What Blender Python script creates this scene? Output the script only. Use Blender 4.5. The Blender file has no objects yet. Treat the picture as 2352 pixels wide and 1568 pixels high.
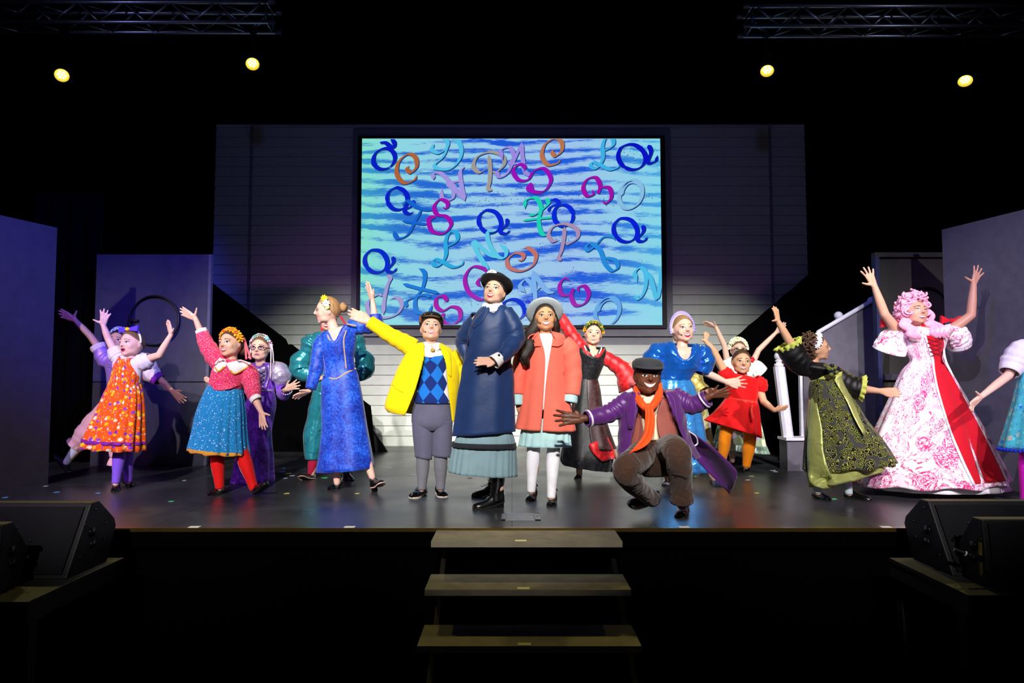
import bpy, bmesh, math, random
import numpy as np
from mathutils import Vector, Matrix
from mathutils.bvhtree import BVHTree
random.seed(7)
rng = np.random.default_rng(7)
PI = math.pi
SC = bpy.context.scene
COL = SC.collection

# ------------------------------------------------------------------ camera
F, CX, CY = 1568.0, 1176.0, 784.0          # 24 mm lens on a 36 mm wide frame
PITCH = math.atan(86.0 / F)
SP, CP = math.sin(PITCH), math.cos(PITCH)
CAM = Vector((0, 0, 1.0))                  # stage deck is z = 0
cd = bpy.data.cameras.new('camera'); cd.lens = 24.0; cd.sensor_width = 36.0; cd.clip_end = 60
cam = bpy.data.objects.new('camera', cd); COL.objects.link(cam)
cam.location = CAM; cam.rotation_euler = (PI / 2 + PITCH, 0, 0)
SC.camera = cam

# ------------------------------------------------------------------ world, colour management, stage lights, added fill spots
w = bpy.data.worlds.new('world'); SC.world = w; w.use_nodes = True
w.node_tree.nodes['Background'].inputs[0].default_value = (0.02, 0.024, 0.05, 1)
w.node_tree.nodes['Background'].inputs[1].default_value = 0.10
SC.view_settings.view_transform = 'Standard'; SC.view_settings.look = 'None'
SC.view_settings.gamma = 1.0; SC.view_settings.use_curve_mapping = False
SC.view_settings.exposure = 0.0

def spot(name, loc, aim, watts, col, cone, blend=0.5, size=0.08):
    l = bpy.data.lights.new(name, 'SPOT'); l.energy = watts; l.color = col
    l.spot_size = math.radians(cone); l.spot_blend = blend; l.shadow_soft_size = size
    o = bpy.data.objects.new(name, l); COL.objects.link(o); o.location = loc
    o.rotation_euler = (Vector(aim) - Vector(loc)).to_track_quat('-Z', 'Y').to_euler()
    return o
# front-of-house row (white, aimed down at the cast)
for i, (x, wt, c) in enumerate([(-4.5, 2600, (0.92, 0.80, 1.0)), (-2.2, 3700, (1.0, 0.93, 0.95)), (0.0, 4300, (1.0, 0.96, 0.90)),
                                (2.2, 3700, (1.0, 0.93, 0.93)), (4.6, 3300, (0.96, 0.84, 1.0))]):
    spot('front_spot', (x * 0.95 - 0.35, -3.0, 5.3), (x, 6.35, 0.66), wt, c, 26, 0.8, 0.07)
# added steeper row, brightens the foot of the back wall over the cast
for x, wt in ((-2.3, 3600), (0.2, 4900), (2.6, 4100)):
    spot('wall_fill_spot', (x * 0.9, -1.0, 6.3), (x, 10.1, 0.2), wt, (0.96, 1.0, 0.88), 21.5, 1.0, 0.1)
# unseen cross light added to brighten the right-hand corner flat
spot('corner_fill_spot', (-2.6, -2.0, 5.0), (4.6, 6.2, 1.1), 1700, (0.84, 0.80, 1.0), 17, 0.9, 0.06)
# blue and violet wash from the sides of the hall
spot('blue_wash', (1.8, 0.6, 5.4), (-4.4, 6.9, 2.6), 5200, (0.05, 0.06, 1.0), 27, 0.8, 0.25)
spot('blue_wash', (-1.8, 0.6, 5.4), (4.6, 6.6, 2.2), 800, (0.12, 0.12, 1.0), 27, 0.8, 0.25)
spot('violet_wash', (-6.0, 1.2, 2.6), (-3.2, 6.4, 1.0), 260, (0.62, 0.16, 1.0), 50, 0.8, 0.2)
spot('violet_wash', (6.2, 1.2, 2.6), (4.2, 6.2, 0.8), 110, (0.8, 0.14, 1.0), 46, 0.8, 0.2)
spot('blue_wash', (0.0, -1.0, 5.6), (0.0, 10.0, 1.9), 170, (0.20, 0.26, 1.0), 72, 0.9, 0.3)

# weak bluish light, added to make the trusses show
spot('truss_fill_spot', (-4.2, 1.5, 4.0), (-4.4, 8.1, 6.4), 420, (0.40, 0.42, 1.0), 30, 0.7, 0.1)
spot('truss_fill_spot', (4.2, 1.5, 4.0), (4.4, 8.1, 6.4), 320, (0.66, 0.68, 1.0), 30, 0.7, 0.1)

# ------------------------------------------------------------------ pixel -> place
def W(px, py, Y):
    du = (CY - py) / F
    d = Vector(((px - CX) / F, CP - du * SP, SP + du * CP))
    return CAM + d * (Y / d.y)
def G(px, py, z=0.0):                      # point of the ground z under a pixel
    du = (CY - py) / F
    d = Vector(((px - CX) / F, CP - du * SP, SP + du * CP))
    return CAM + d * ((z - CAM.z) / d.z)
def floorY(py, z=0.0): return G(CX, py, z).y

# ------------------------------------------------------------------ materials
MATS = {}
def lin(c):
    return tuple((v / 12.92 if v <= 0.04045 else ((v + 0.055) / 1.055) ** 2.4) for v in c)
def rgb(h):
    h = h.lstrip('#'); return lin(tuple(int(h[i:i + 2], 16) / 255 for i in (0, 2, 4)))
class NT:
    """tiny node helper"""
    def __init__(self, name):
        self.m = bpy.data.materials.new(name); self.m.use_nodes = True
        self.t = self.m.node_tree; self.b = self.t.nodes['Principled BSDF']
    def n(self, kind, **kw):
        nd = self.t.nodes.new(kind)
        for k, v in kw.items():
            if k.startswith('i_'):
                key = k[2:]; key = int(key) if key.isdigit() else key.replace('_', ' ')
                self.put(nd.inputs[key], v)
            else: setattr(nd, k, v)
        return nd
    def put(self, inp, v):
        if isinstance(v, bpy.types.NodeSocket): self.t.links.new(v, inp)
        elif isinstance(v, tuple) and len(v) == 3 and inp.type == 'RGBA': inp.default_value = (*v, 1)
        else: inp.default_value = v
    def coord(self, kind='UV', scale=(1, 1, 1), rot=(0, 0, 0)):
        tc = self.n('ShaderNodeTexCoord'); mp = self.n('ShaderNodeMapping')
        self.t.links.new(tc.outputs[kind], mp.inputs[0]); mp.inputs['Scale'].default_value = scale; mp.inputs['Rotation'].default_value = rot
        return mp.outputs[0]
    def noise(self, vec, scale, detail=4, dist=0.0, rough=0.55):
        nd = self.n('ShaderNodeTexNoise'); self.put(nd.inputs['Vector'], vec); nd.inputs['Scale'].default_value = scale
        nd.inputs['Detail'].default_value = detail; nd.inputs['Distortion'].default_value = dist; nd.inputs['Roughness'].default_value = rough
        return nd.outputs['Fac']
    def vor(self, vec, scale, feature='F1', rnd=1.0):
        nd = self.n('ShaderNodeTexVoronoi', feature=feature); self.put(nd.inputs['Vector'], vec)
        nd.inputs['Scale'].default_value = scale; nd.inputs['Randomness'].default_value = rnd
        return nd
    def ramp(self, fac, stops, interp='LINEAR'):
        nd = self.n('ShaderNodeValToRGB'); self.put(nd.inputs[0], fac); cr = nd.color_ramp; cr.interpolation = interp
        while len(cr.elements) < len(stops): cr.elements.new(0.5)
        for e, (p, c) in zip(cr.elements, stops): e.position = p; e.color = (*c, 1) if len(c) == 3 else c
        return nd.outputs[0]
    def math(self, op, a, b=0.0, c=0.0):
        nd = self.n('ShaderNodeMath', operation=op)
        for i, v in enumerate((a, b, c)): self.put(nd.inputs[i], v)
        return nd.outputs[0]
    def mix(self, fac, a, b):
        nd = self.n('ShaderNodeMix', data_type='RGBA'); self.put(nd.inputs[0], fac); self.put(nd.inputs[6], a); self.put(nd.inputs[7], b)
        return nd.outputs[2]
    def bump(self, h, strength=0.3, dist=0.01):
        nd = self.n('ShaderNodeBump'); nd.inputs['Strength'].default_value = strength; nd.inputs['Distance'].default_value = dist
        self.put(nd.inputs['Height'], h); self.t.links.new(nd.outputs[0], self.b.inputs['Normal'])
    def done(self, col, rough=0.7, spec=0.3, sheen=0.0, metal=0.0, coat=0.0):
        self.put(self.b.inputs['Base Color'], col); self.b.inputs['Roughness'].default_value = rough
        self.b.inputs['Specular IOR Level'].default_value = spec; self.b.inputs['Sheen Weight'].default_value = sheen
        self.b.inputs['Metallic'].default_value = metal; self.b.inputs['Coat Weight'].default_value = coat
        return self.m
def cloth(name, hexc, rough=0.8, var=0.10, spec=0.2, sheen=0.1, weave=700, bump=0.15, wrk=1.0):
    if name in MATS: return MATS[name]
    t = NT(name); c = rgb(hexc); v = t.coord('Object')
    f = t.noise(v, 9, 3); lo = tuple(x * (1 - var) for x in c); hi = tuple(min(1, x * (1 + var)) for x in c)
    col = t.ramp(f, [(0.3, lo), (0.7, hi)])
    hgt = t.math('ADD', t.math('MULTIPLY', t.noise(v, weave * 0.35, 2), 0.06), t.math('MULTIPLY', t.noise(v, 7.5, 3, 0.5), wrk))
    t.bump(hgt, bump * 2.2, 0.012)
    MATS[name] = t.done(col, rough, spec, sheen); return MATS[name]
def paint(name, hexc, rough=0.6, var=0.1, spec=0.3, sheen=0, weave=300, bump=0.1): return cloth(name, hexc, rough, var, spec, sheen, weave, bump, 0.0)
def satin(name, hexc, rough=0.28, hi=1.25):
    if name in MATS: return MATS[name]
    t = NT(name); c = rgb(hexc); v = t.coord('Object')
    col = t.ramp(t.noise(v, 6, 2), [(0.3, tuple(x * 0.85 for x in c)), (0.75, tuple(min(1, x * hi) for x in c))])
    t.bump(t.noise(v, 7, 2, 1.2), 0.5, 0.035)
    MATS[name] = t.done(col, rough, 0.7, 0.1, 0.45); return MATS[name]
def velvet(name, dark, light, scale=26, sheen=0.2, top=1.9):
    if name in MATS: return MATS[name]
    t = NT(name); v = t.coord('Object')
    f = t.noise(v, scale * 2.2, 7, 0.25, 0.8); g = t.noise(v, 6, 4, 0.4)
    f2 = t.math('ADD', t.math('MULTIPLY', f, 0.65), t.math('MULTIPLY', g, 0.35))
    col = t.ramp(f2, [(0.42, rgb(dark)), (0.51, rgb(light)), (0.60, tuple(min(1, x * top + 0.02) for x in rgb(light)))])  # sheen highlights of the pile painted into the colour as random brighter patches
    t.bump(f, 0.35, 0.006)
    MATS[name] = t.done(col, 0.42, 0.4, sheen); return MATS[name]
def floral(name, base, spots, rough=0.85):
    """base colour with layers of printed spots: (cells per metre, spot radius in cells, hex colours)"""
    if name in MATS: return MATS[name]
    t = NT(name); v = t.coord('UV'); col = rgb(base)
    for k, (sc, r, cols) in enumerate(spots):
        mp = t.n('ShaderNodeVectorMath', operation='ADD'); t.put(mp.inputs[0], v); mp.inputs[1].default_value = (0.37 * k, 0.71 * k, 0)
        vo = t.vor(mp.outputs[0], sc); d = vo.outputs['Distance']
        sep = t.n('ShaderNodeSeparateColor'); t.put(sep.inputs[0], vo.outputs['Color'])
        pick = t.ramp(sep.outputs[0], [(i / len(cols), rgb(c)) for i, c in enumerate(cols)], 'CONSTANT')
        wob = t.math('ADD', d, t.math('MULTIPLY', t.math('SUBTRACT', t.noise(v, sc * 3, 1), 0.5), 0.25))
        col = t.mix(t.math('LESS_THAN', wob, r), col, pick)
    t.bump(t.noise(t.coord('Object'), 30, 2), 0.2, 0.006)
    MATS[name] = t.done(col, rough, 0.2, 0.1); return MATS[name]
def glossy(name, hexc, rough=0.25, spec=0.5, metal=0.0):
    if name in MATS: return MATS[name]
    t = NT(name); c = rgb(hexc); v = t.coord('Object')
    col = t.ramp(t.noise(v, 20, 3), [(0.3, tuple(x * 0.8 for x in c)), (0.7, c)])
    MATS[name] = t.done(col, rough, spec, 0, metal); return MATS[name]
def skin(name, hexc, blush='#d88a78', amt=0.25):
    if name in MATS: return MATS[name]
    t = NT(name); c = rgb(hexc); v = t.coord('Object')
    col = t.mix(t.math('MULTIPLY', t.noise(v, 9, 2), amt), c, rgb(blush))
    m = t.done(col, 0.48, 0.35); t.b.inputs['Subsurface Weight'].default_value = 0.08
    t.b.inputs['Subsurface Radius'].default_value = (0.01, 0.004, 0.002); t.b.inputs['Subsurface Scale'].default_value = 0.5
    t.bump(t.noise(v, 150, 2), 0.06, 0.001)
    MATS[name] = m; return m
def hairmat(name, dark, light, rough=0.45):
    if name in MATS: return MATS[name]
    t = NT(name); v = t.coord('UV', (60, 4, 1)); f = t.noise(v, 3.0, 4, 0.6)
    col = t.ramp(f, [(0.3, rgb(dark)), (0.7, rgb(light))])
    t.bump(f, 0.6, 0.006)
    MATS[name] = t.done(col, rough, 0.4); return MATS[name]
def emit(name, col, strength):
    if name in MATS: return MATS[name]
    t = NT(name); t.put(t.b.inputs['Base Color'], (0.0, 0.0, 0.0)); t.put(t.b.inputs['Emission Color'], col)
    t.b.inputs['Emission Strength'].default_value = strength; t.b.inputs['Roughness'].default_value = 0.5
    MATS[name] = t.m; return t.m

# ------------------------------------------------------------------ objects
ORG = {}
def link(name, me, parent=None, loc=None):
    o = bpy.data.objects.new(name, me); COL.objects.link(o)
    if parent is not None: o.parent = parent
    if loc is not None: o.location = loc
    return o
def tag(o, label=None, cat=None, group=None, kind=None):
    if label: o['label'] = label
    if cat: o['category'] = cat
    if group: o['group'] = group
    if kind: o['kind'] = kind
    return o
def empty(name, loc, label, cat, group=None):
    o = bpy.data.objects.new(name, None); COL.objects.link(o); o.location = loc; o.empty_display_size = 0.1
    ORG[o.name] = Vector(loc); return tag(o, label, cat, group)
def origin(parent):
    if parent is None: return Vector((0, 0, 0))
    return ORG.get(parent.name, Vector((0, 0, 0)))
def mk(name, V, Fs, mats, parent=None, uv=None, mi=None, smooth=True, solid=0.0, offset=-1.0):
    """V in world coordinates; the object sits at its parent's origin"""
    o0 = origin(parent); V = np.asarray(V, float) - np.array(o0)
    me = bpy.data.meshes.new(name)
    me.from_pydata(V.tolist(), [], [tuple(int(i) for i in f) for f in Fs])
    if not isinstance(mats, (list, tuple)): mats = [mats]
    for m in mats: me.materials.append(m)
    if mi is not None: me.polygons.foreach_set('material_index', np.asarray(mi, np.int32))
    if uv is not None:
        ul = me.uv_layers.new(name='UVMap'); uv = np.asarray(uv, float)
        li = np.empty(len(me.loops), np.int32); me.loops.foreach_get('vertex_index', li)
        ul.data.foreach_set('uv', uv[li].ravel())
    if smooth: me.polygons.foreach_set('use_smooth', np.ones(len(me.polygons), bool))
    me.update()
    o = link(name, me, parent); 
    if parent is not None: ORG[o.name] = o0
    if solid:
        s = o.modifiers.new('thickness', 'SOLIDIFY'); s.thickness = solid; s.offset = offset
    return o
class MB:
    """collects simple closed shapes into one mesh"""
    def __init__(s): s.V = []; s.F = []; s.M = []
    def add(s, V, Fs, m=0):
        b = len(s.V); s.V += [tuple(v) for v in V]; s.F += [tuple(i + b for i in f) for f in Fs]; s.M += [m] * len(Fs); return s
    def box(s, a, b, m=0):
        (x0, y0, z0), (x1, y1, z1) = a, b
        V = [(x, y, z) for z in (z0, z1) for y in (y0, y1) for x in (x0, x1)]
        return s.add(V, [(0, 2, 3, 1), (4, 5, 7, 6), (0, 1, 5, 4), (2, 6, 7, 3), (0, 4, 6, 2), (1, 3, 7, 5)], m)
    def prism(s, poly, d, m=0):
        """closed outline (list of Vectors) pushed along d"""
        n = len(poly); V = [tuple(p) for p in poly] + [tuple(Vector(p) + Vector(d)) for p in poly]
        return s.add(V, [tuple(range(n)), tuple(range(2 * n - 1, n - 1, -1))] + [(i, i + n, (i + 1) % n + n, (i + 1) % n) for i in range(n)], m)
    def tube(s, pts, r, n=8, m=0):
        V, Fs, _ = tube_arr([Vector(p) for p in pts], r, n, cap=True); return s.add(V, Fs, m)
    def ball(s, c, r, n=10, m=0, sc=(1, 1, 1), R=None):
        V, Fs = sphere_arr(n, n // 2 + 2); V = V * np.array(sc) * r
        if R is not None: V = V @ np.array(R.to_3x3()).T
        return s.add(V + np.array(c), Fs, m)
    def lathe(s, prof, c, n=16, m=0, R=None):
        V = []; Fs = []
        for (r, z) in prof:
            for k in range(n): V.append((r * math.cos(2 * PI * k / n), r * math.sin(2 * PI * k / n), z))
        for i in range(len(prof) - 1):
            for k in range(n): Fs.append((i * n + k, i * n + (k + 1) % n, (i + 1) * n + (k + 1) % n, (i + 1) * n + k))
        Fs.append(tuple(range(n - 1, -1, -1))); Fs.append(tuple((len(prof) - 1) * n + k for k in range(n)))
        V = np.array(V)
        if R is not None: V = V @ np.array(R.to_3x3()).T
        return s.add(V + np.array(c), Fs, m)
    def build(s, name, mats, parent=None, smooth=False, **kw):
        return mk(name, s.V, s.F, mats, parent, mi=s.M, smooth=smooth, **kw)
def sphere_arr(nu=12, nv=8):
    V = [(0, 0, 1)]
    for i in range(1, nv):
        a = PI * i / nv
        for k in range(nu): V.append((math.sin(a) * math.cos(2 * PI * k / nu), math.sin(a) * math.sin(2 * PI * k / nu), math.cos(a)))
    V.append((0, 0, -1)); Fs = []
    for k in range(nu): Fs.append((0, 1 + k, 1 + (k + 1) % nu))
    for i in range(nv - 2):
        for k in range(nu):
            a = 1 + i * nu; b = a + nu; Fs.append((a + k, b + k, b + (k + 1) % nu, a + (k + 1) % nu))
    a = 1 + (nv - 2) * nu; e = len(V) - 1
    for k in range(nu): Fs.append((a + k, e, a + (k + 1) % nu))
    return np.array(V), Fs
def cat_rom(P, n):
    """n points on a Catmull-Rom curve through the rows of P (any dimension)"""
    P = np.asarray(P, float); m = len(P)
    if m == 2:
        t = np.linspace(0, 1, n)[:, None]; return P[0] * (1 - t) + P[1] * t
    Q = np.vstack([2 * P[0] - P[1], P, 2 * P[-1] - P[-2]])
    u = np.linspace(0, m - 1 - 1e-9, n); i = u.astype(int); t = (u - i)[:, None]
    a, b, c, d = Q[i], Q[i + 1], Q[i + 2], Q[i + 3]
    return 0.5 * ((2 * b) + (-a + c) * t + (2 * a - 5 * b + 4 * c - d) * t ** 2 + (-a + 3 * b - 3 * c + d) * t ** 3)
def tube_arr(pts, r, n=10, cap=False, flat=None):
    """tube round a polyline; r one radius or one per point; returns V, F, UV (metres)"""
    P = np.array([tuple(p) for p in pts], float); m = len(P)
    r = np.full(m, float(r)) if np.isscalar(r) else np.asarray(r, float)
    T = np.gradient(P, axis=0); T /= np.linalg.norm(T, axis=1)[:, None] + 1e-12
    ref = np.array((0, 1.0, 0)) if abs(T[0][1]) < 0.9 else np.array((1.0, 0, 0))
    N = np.zeros_like(P); N[0] = np.cross(T[0], ref); N[0] /= np.linalg.norm(N[0])
    for i in range(1, m):
        v = N[i - 1] - T[i] * np.dot(N[i - 1], T[i]); N[i] = v / (np.linalg.norm(v) + 1e-12)
    B = np.cross(T, N); ph = np.linspace(0, 2 * PI, n, endpoint=False)
    fl = 1.0 if flat is None else flat
    V = P[:, None] + r[:, None, None] * (np.cos(ph)[None, :, None] * N[:, None] + fl * np.sin(ph)[None, :, None] * B[:, None])
    L = np.concatenate([[0], np.cumsum(np.linalg.norm(np.diff(P, axis=0), axis=1))])
    UV = np.zeros((m, n, 2)); UV[:, :, 0] = np.minimum(ph, 2 * PI - ph)[None] * r.mean() ; UV[:, :, 1] = L[:, None]
    Fs = [(i * n + k, i * n + (k + 1) % n, (i + 1) * n + (k + 1) % n, (i + 1) * n + k) for i in range(m - 1) for k in range(n)]
    if cap: Fs.append(tuple(range(n - 1, -1, -1))); Fs.append(tuple((m - 1) * n + k for k in range(n)))
    return V.reshape(-1, 3), Fs, UV.reshape(-1, 2)
def capsule_arr(p0, p1, r0, r1, n=12):
    p0, p1 = np.array(p0, float), np.array(p1, float); d = p1 - p0; L = np.linalg.norm(d); 
    if L < 1e-6: d = np.array((0, 0, 1.0)); L = 1e-6
    t = d / np.linalg.norm(d); pts = []; rr = []
    for a in (85, 60, 30, 0): pts.append(p0 - t * r0 * math.sin(math.radians(a))); rr.append(r0 * math.cos(math.radians(a)))
    for a in (0, 30, 60, 85): pts.append(p1 + t * r1 * math.sin(math.radians(a))); rr.append(r1 * math.cos(math.radians(a)))
    V, Fs, _ = tube_arr(pts, rr, n, cap=True); return V, Fs
def strip(name, pts, width, mat, parent, nrm=(0, -1, 0), solid=0.003):
    """a flat ribbon along pts, face turned to nrm"""
    P = [Vector(p) for p in pts]; V = []; Fs = []
    for i, p in enumerate(P):
        t = (P[min(i + 1, len(P) - 1)] - P[max(i - 1, 0)]).normalized(); sd = t.cross(Vector(nrm)).normalized()
        wv = width[i] if isinstance(width, (list, tuple)) else width
        V += [p - sd * wv / 2, p + sd * wv / 2]
    for i in range(len(P) - 1): Fs.append((2 * i, 2 * i + 1, 2 * i + 3, 2 * i + 2))
    return mk(name, [tuple(v) for v in V], Fs, mat, parent, solid=solid, offset=0)
# ================================================================== THE PLACE
def deckmat():
    t = NT('deck_paint'); v = t.coord('Object')
    f = t.noise(v, 1.6, 5, 0.4); g = t.noise(v, 60, 3)
    col = t.ramp(t.math('ADD', t.math('MULTIPLY', f, 0.7), t.math('MULTIPLY', g, 0.3)), [(0.3, rgb('#26272a')), (0.7, rgb('#3a3b3e'))])
    r = t.ramp(f, [(0.3, (0.27,) * 3), (0.7, (0.40,) * 3)]); t.put(t.b.inputs['Roughness'], r)
    m = t.done(col, 0.36, 0.5); t.put(t.b.inputs['Roughness'], r); t.bump(g, 0.05, 0.002); return m
M_deck = deckmat()
M_blackpaint = paint('black_paint', '#040405', 0.6, 0.2, 0.3, 0, 200)
M_drape = cloth('black_drape', '#040405', 0.95, 0.2, 0.02, 0.0, 500)
M_flat = paint('charcoal_flat_paint', '#403e47', 0.75, 0.12, 0.2, 0, 300, 0.3)
M_flat2 = paint('grey_flat_paint', '#5c5963', 0.75, 0.12, 0.2, 0, 300, 0.3)
M_siding = paint('pale_siding_paint', '#d2d3cc', 0.55, 0.05, 0.3, 0, 90, 0.1)
M_trim = paint('siding_trim_paint', '#8e8d94', 0.55, 0.05, 0.3, 0, 90, 0.1)
M_white = paint('white_wood_paint', '#c9c6d6', 0.5, 0.05, 0.3, 0, 90, 0.1)
M_alu = glossy('truss_aluminium', '#8d9098', 0.32, 0.5, 0.9)
M_brass = glossy('brass_nosing', '#7a6434', 0.3, 0.5, 0.85)
M_speaker = paint('speaker_paint', '#101012', 0.55, 0.15, 0.35, 0, 260, 0.4)
M_tread = paint('tread_carpet', '#827b68', 0.85, 0.15, 0.15, 0, 300, 0.3)
M_plat = paint('platform_grey', '#34342f', 0.7, 0.15, 0.25, 0, 300, 0.2)
M_grill = paint('speaker_grille', '#0a0a10', 0.7, 0.2, 0.2, 0, 260)
M_black = glossy('black_plastic', '#050506', 0.4, 0.4)
M_bezel = glossy('black_bezel', '#040406', 0.3, 0.5)

EDGE = floorY(1213)
# stage deck in real panels (seams show), front lip and nosing
deck = MB().box((-7.5, EDGE, -0.12), (7.5, 12.5, -0.002)).build('floor', paint('fascia_black', '#020203', 0.95, 0.1, 0.02)); tag(deck, kind='structure')
pw, pl = 2.44, 1.22
x = -7.32
while x < 7.3:
    y = EDGE
    while y < 11.8:
        MB().box((x + 0.0012, y + 0.0012, -0.02), (x + pw - 0.0012, y + pl - 0.0012, 0.0)).build('deck_panel', M_deck, deck)
        y += pl
    x += pw
hall = MB().box((-12, -8, -1.25), (12, EDGE + 0.3, -1.2)).build('floor_hall', paint('hall_carpet', '#101012', 0.95)); tag(hall, kind='structure')
fas = MB().box((-7.5, EDGE + 0.02, -0.13), (7.5, EDGE + 0.06, -0.022)).box((-7.5, EDGE + 0.07, -1.2), (7.5, EDGE + 0.12, -0.13)).build('wall_stage_front', paint('fascia_black', '#020203', 0.95, 0.1, 0.02))
tag(fas, kind='structure')
nose = MB().box((-7.5, EDGE - 0.006, -0.022), (7.5, EDGE + 0.035, 0.0035)).build('trim_1', M_brass); tag(nose, kind='structure')

# steps up to the stage
st = empty('stair_unit', (0.092, EDGE - 0.75, -1.2), 'dark stair unit leading up to the front of the stage', 'stairs')
SW, RISE, RUN = 0.597, 0.203, 0.302
for k in range(5):
    z = -0.012 - RISE * k; y1 = EDGE - 0.008 - RUN * k; y0 = y1 - RUN - 0.012
    MB().box((0.092 - SW, y0, z - 0.035), (0.092 + SW, y1, z)).build('tread', M_tread, st)
    MB().box((0.092 - SW + 0.02, y1 - 0.02, z - RISE + 0.01), (0.092 + SW - 0.02, y1 - 0.002, z - 0.035)).build('riser', MATS['fascia_black'], st)
for sx in (-1, 1):
    xx = 0.092 + sx * (SW - 0.05)
    poly = [Vector((xx, EDGE - 0.02, -0.06)), Vector((xx, EDGE - 0.02, -1.2)), Vector((xx, EDGE - 1.45, -1.2)), Vector((xx, EDGE - 1.45, -0.93))]
    MB().prism(poly, (0.03, 0, 0)).build('stringer', M_blackpaint, st)
M_tape = paint('pale_tape', '#e8e6da', 0.7, 0.05); M_ytape = paint('cream_tape', '#d9d49a', 0.7, 0.05)
for k, (px, lab) in enumerate([(1196, 'cream tape strip on the edge of the top stair tread'), (1202, 'cream tape strip on the edge of the second stair tread'), (1204, 'cream tape strip on the edge of the third stair tread')]):
    z = -0.012 - RISE * k; y0 = EDGE - 0.008 - RUN * k - RUN - 0.012
    xx = (px - CX) / F * y0
    tag(MB().box((xx - 0.036, y0 + 0.008, z), (xx + 0.036, y0 + 0.045, z + 0.0015)).build('tape_strip', M_ytape), lab, 'tape', 'tape strips on the treads')
for px, lab in [(452, 'white tape mark on stage edge below the red tights'), (806, 'white tape mark on stage edge below the blue velvet gown'), (1568, 'white tape mark on stage edge below the crouching man'), (2028, 'white tape mark on stage edge beside the right-hand monitor wedge')]:
    xx = (px - CX) / F * EDGE
    tag(MB().box((xx - 0.036, EDGE + 0.004, 0.0035), (xx + 0.036, EDGE + 0.05, 0.005)).build('tape_mark', M_tape), lab, 'tape', 'tape marks on the stage edge')
# floor pocket in the deck
c = G(1196, 1187); fb = empty('floor_socket_box', c, 'grey metal floor socket box with open lid set in the stage deck', 'floor box')
M_fb = glossy('floor_box_metal', '#8a8d92', 0.45, 0.5, 0.4)
m = MB(); a, b = 0.14, 0.12
m.box((c.x - a, c.y - b, 0), (c.x + a, c.y - b + 0.014, 0.005)).box((c.x - a, c.y + b - 0.014, 0), (c.x + a, c.y + b, 0.005))
m.box((c.x - a, c.y - b, 0), (c.x - a + 0.03, c.y + b, 0.005)).box((c.x + a - 0.04, c.y - b, 0), (c.x + a, c.y + b, 0.005)); m.build('frame', M_fb, fb)
MB().box((c.x - a + 0.036, c.y - b + 0.02, 0.0005), (c.x + a - 0.046, c.y + b - 0.02, 0.003)).build('lid', M_fb, fb)
for dy in (-0.02, 0.02): MB().ball((c.x + a - 0.02, c.y + dy, 0.005), 0.004).build('screw', M_black, fb)

# back wall of siding boards round the screen
YB = floorY(1024)
def wx(px): return W(px, 870, YB).x
def wz(py): return W(CX, py, YB).z
xl, xr, zt = wx(482), wx(1862), wz(284)
back = MB().box((xl, YB + 0.03, 0), (xr, YB + 0.12, zt)).build('wall_back', M_trim); tag(back, kind='structure')
BH = 0.1516
def board_mesh(L, h):
    V = []; 
    for xx in (0, L):
        V += [(xx, 0.03, 0), (xx, 0.0, 0), (xx, 0.0, 0.012), (xx, 0.020, h), (xx, 0.03, h)]
    Fs = [(0, 1, 2, 3, 4), (9, 8, 7, 6, 5)] + [(i, i + 5, (i + 1) % 5 + 5, (i + 1) % 5) for i in range(5)]
    me = bpy.data.meshes.new('siding_board'); me.from_pydata(V, [], Fs); me.materials.append(M_siding); me.update(); return me
BM = {}
sx0, sx1, sz0, sz1 = wx(804), wx(1547), wz(772), wz(300)
z = 0.0; k = 0
while z < zt - 0.03:
    h = min(BH, zt - z)
    segs = [(xl, wx(563)), (wx(569), sx0 if (z + h > sz0 and z < sz1) else wx(1172)), (sx1 if (z + h > sz0 and z < sz1) else wx(1172), wx(1777)), (wx(1783), xr)]
    if not (z + h > sz0 and z < sz1): segs = [segs[0], (wx(569), wx(1777)), segs[3]]
    for a, b in segs:
        key = (round(a, 3), round(b, 3), round(h, 3))
        if key not in BM: BM[key] = board_mesh(b - a - 0.003, h - 0.004)
        o = link('siding_board', BM[key], back); o.location = (a + 0.0015, YB, z)
    z += BH
for px in (566, 1780):
    MB().box((wx(px) - 0.02, YB - 0.006, 0), (wx(px) + 0.02, YB + 0.03, zt)).build('batten', M_trim, back)
fr = MB()
for (a, b, c2, d) in [(804, 1547, 300, 316), (804, 1547, 752, 772), (804, 818, 316, 752), (1531, 1547, 316, 752)]:
    fr.box((wx(a), YB - 0.02, wz(d)), (wx(b), YB + 0.03, wz(c2)))
tag(fr.build('trim_2', M_trim), kind='structure')

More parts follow.
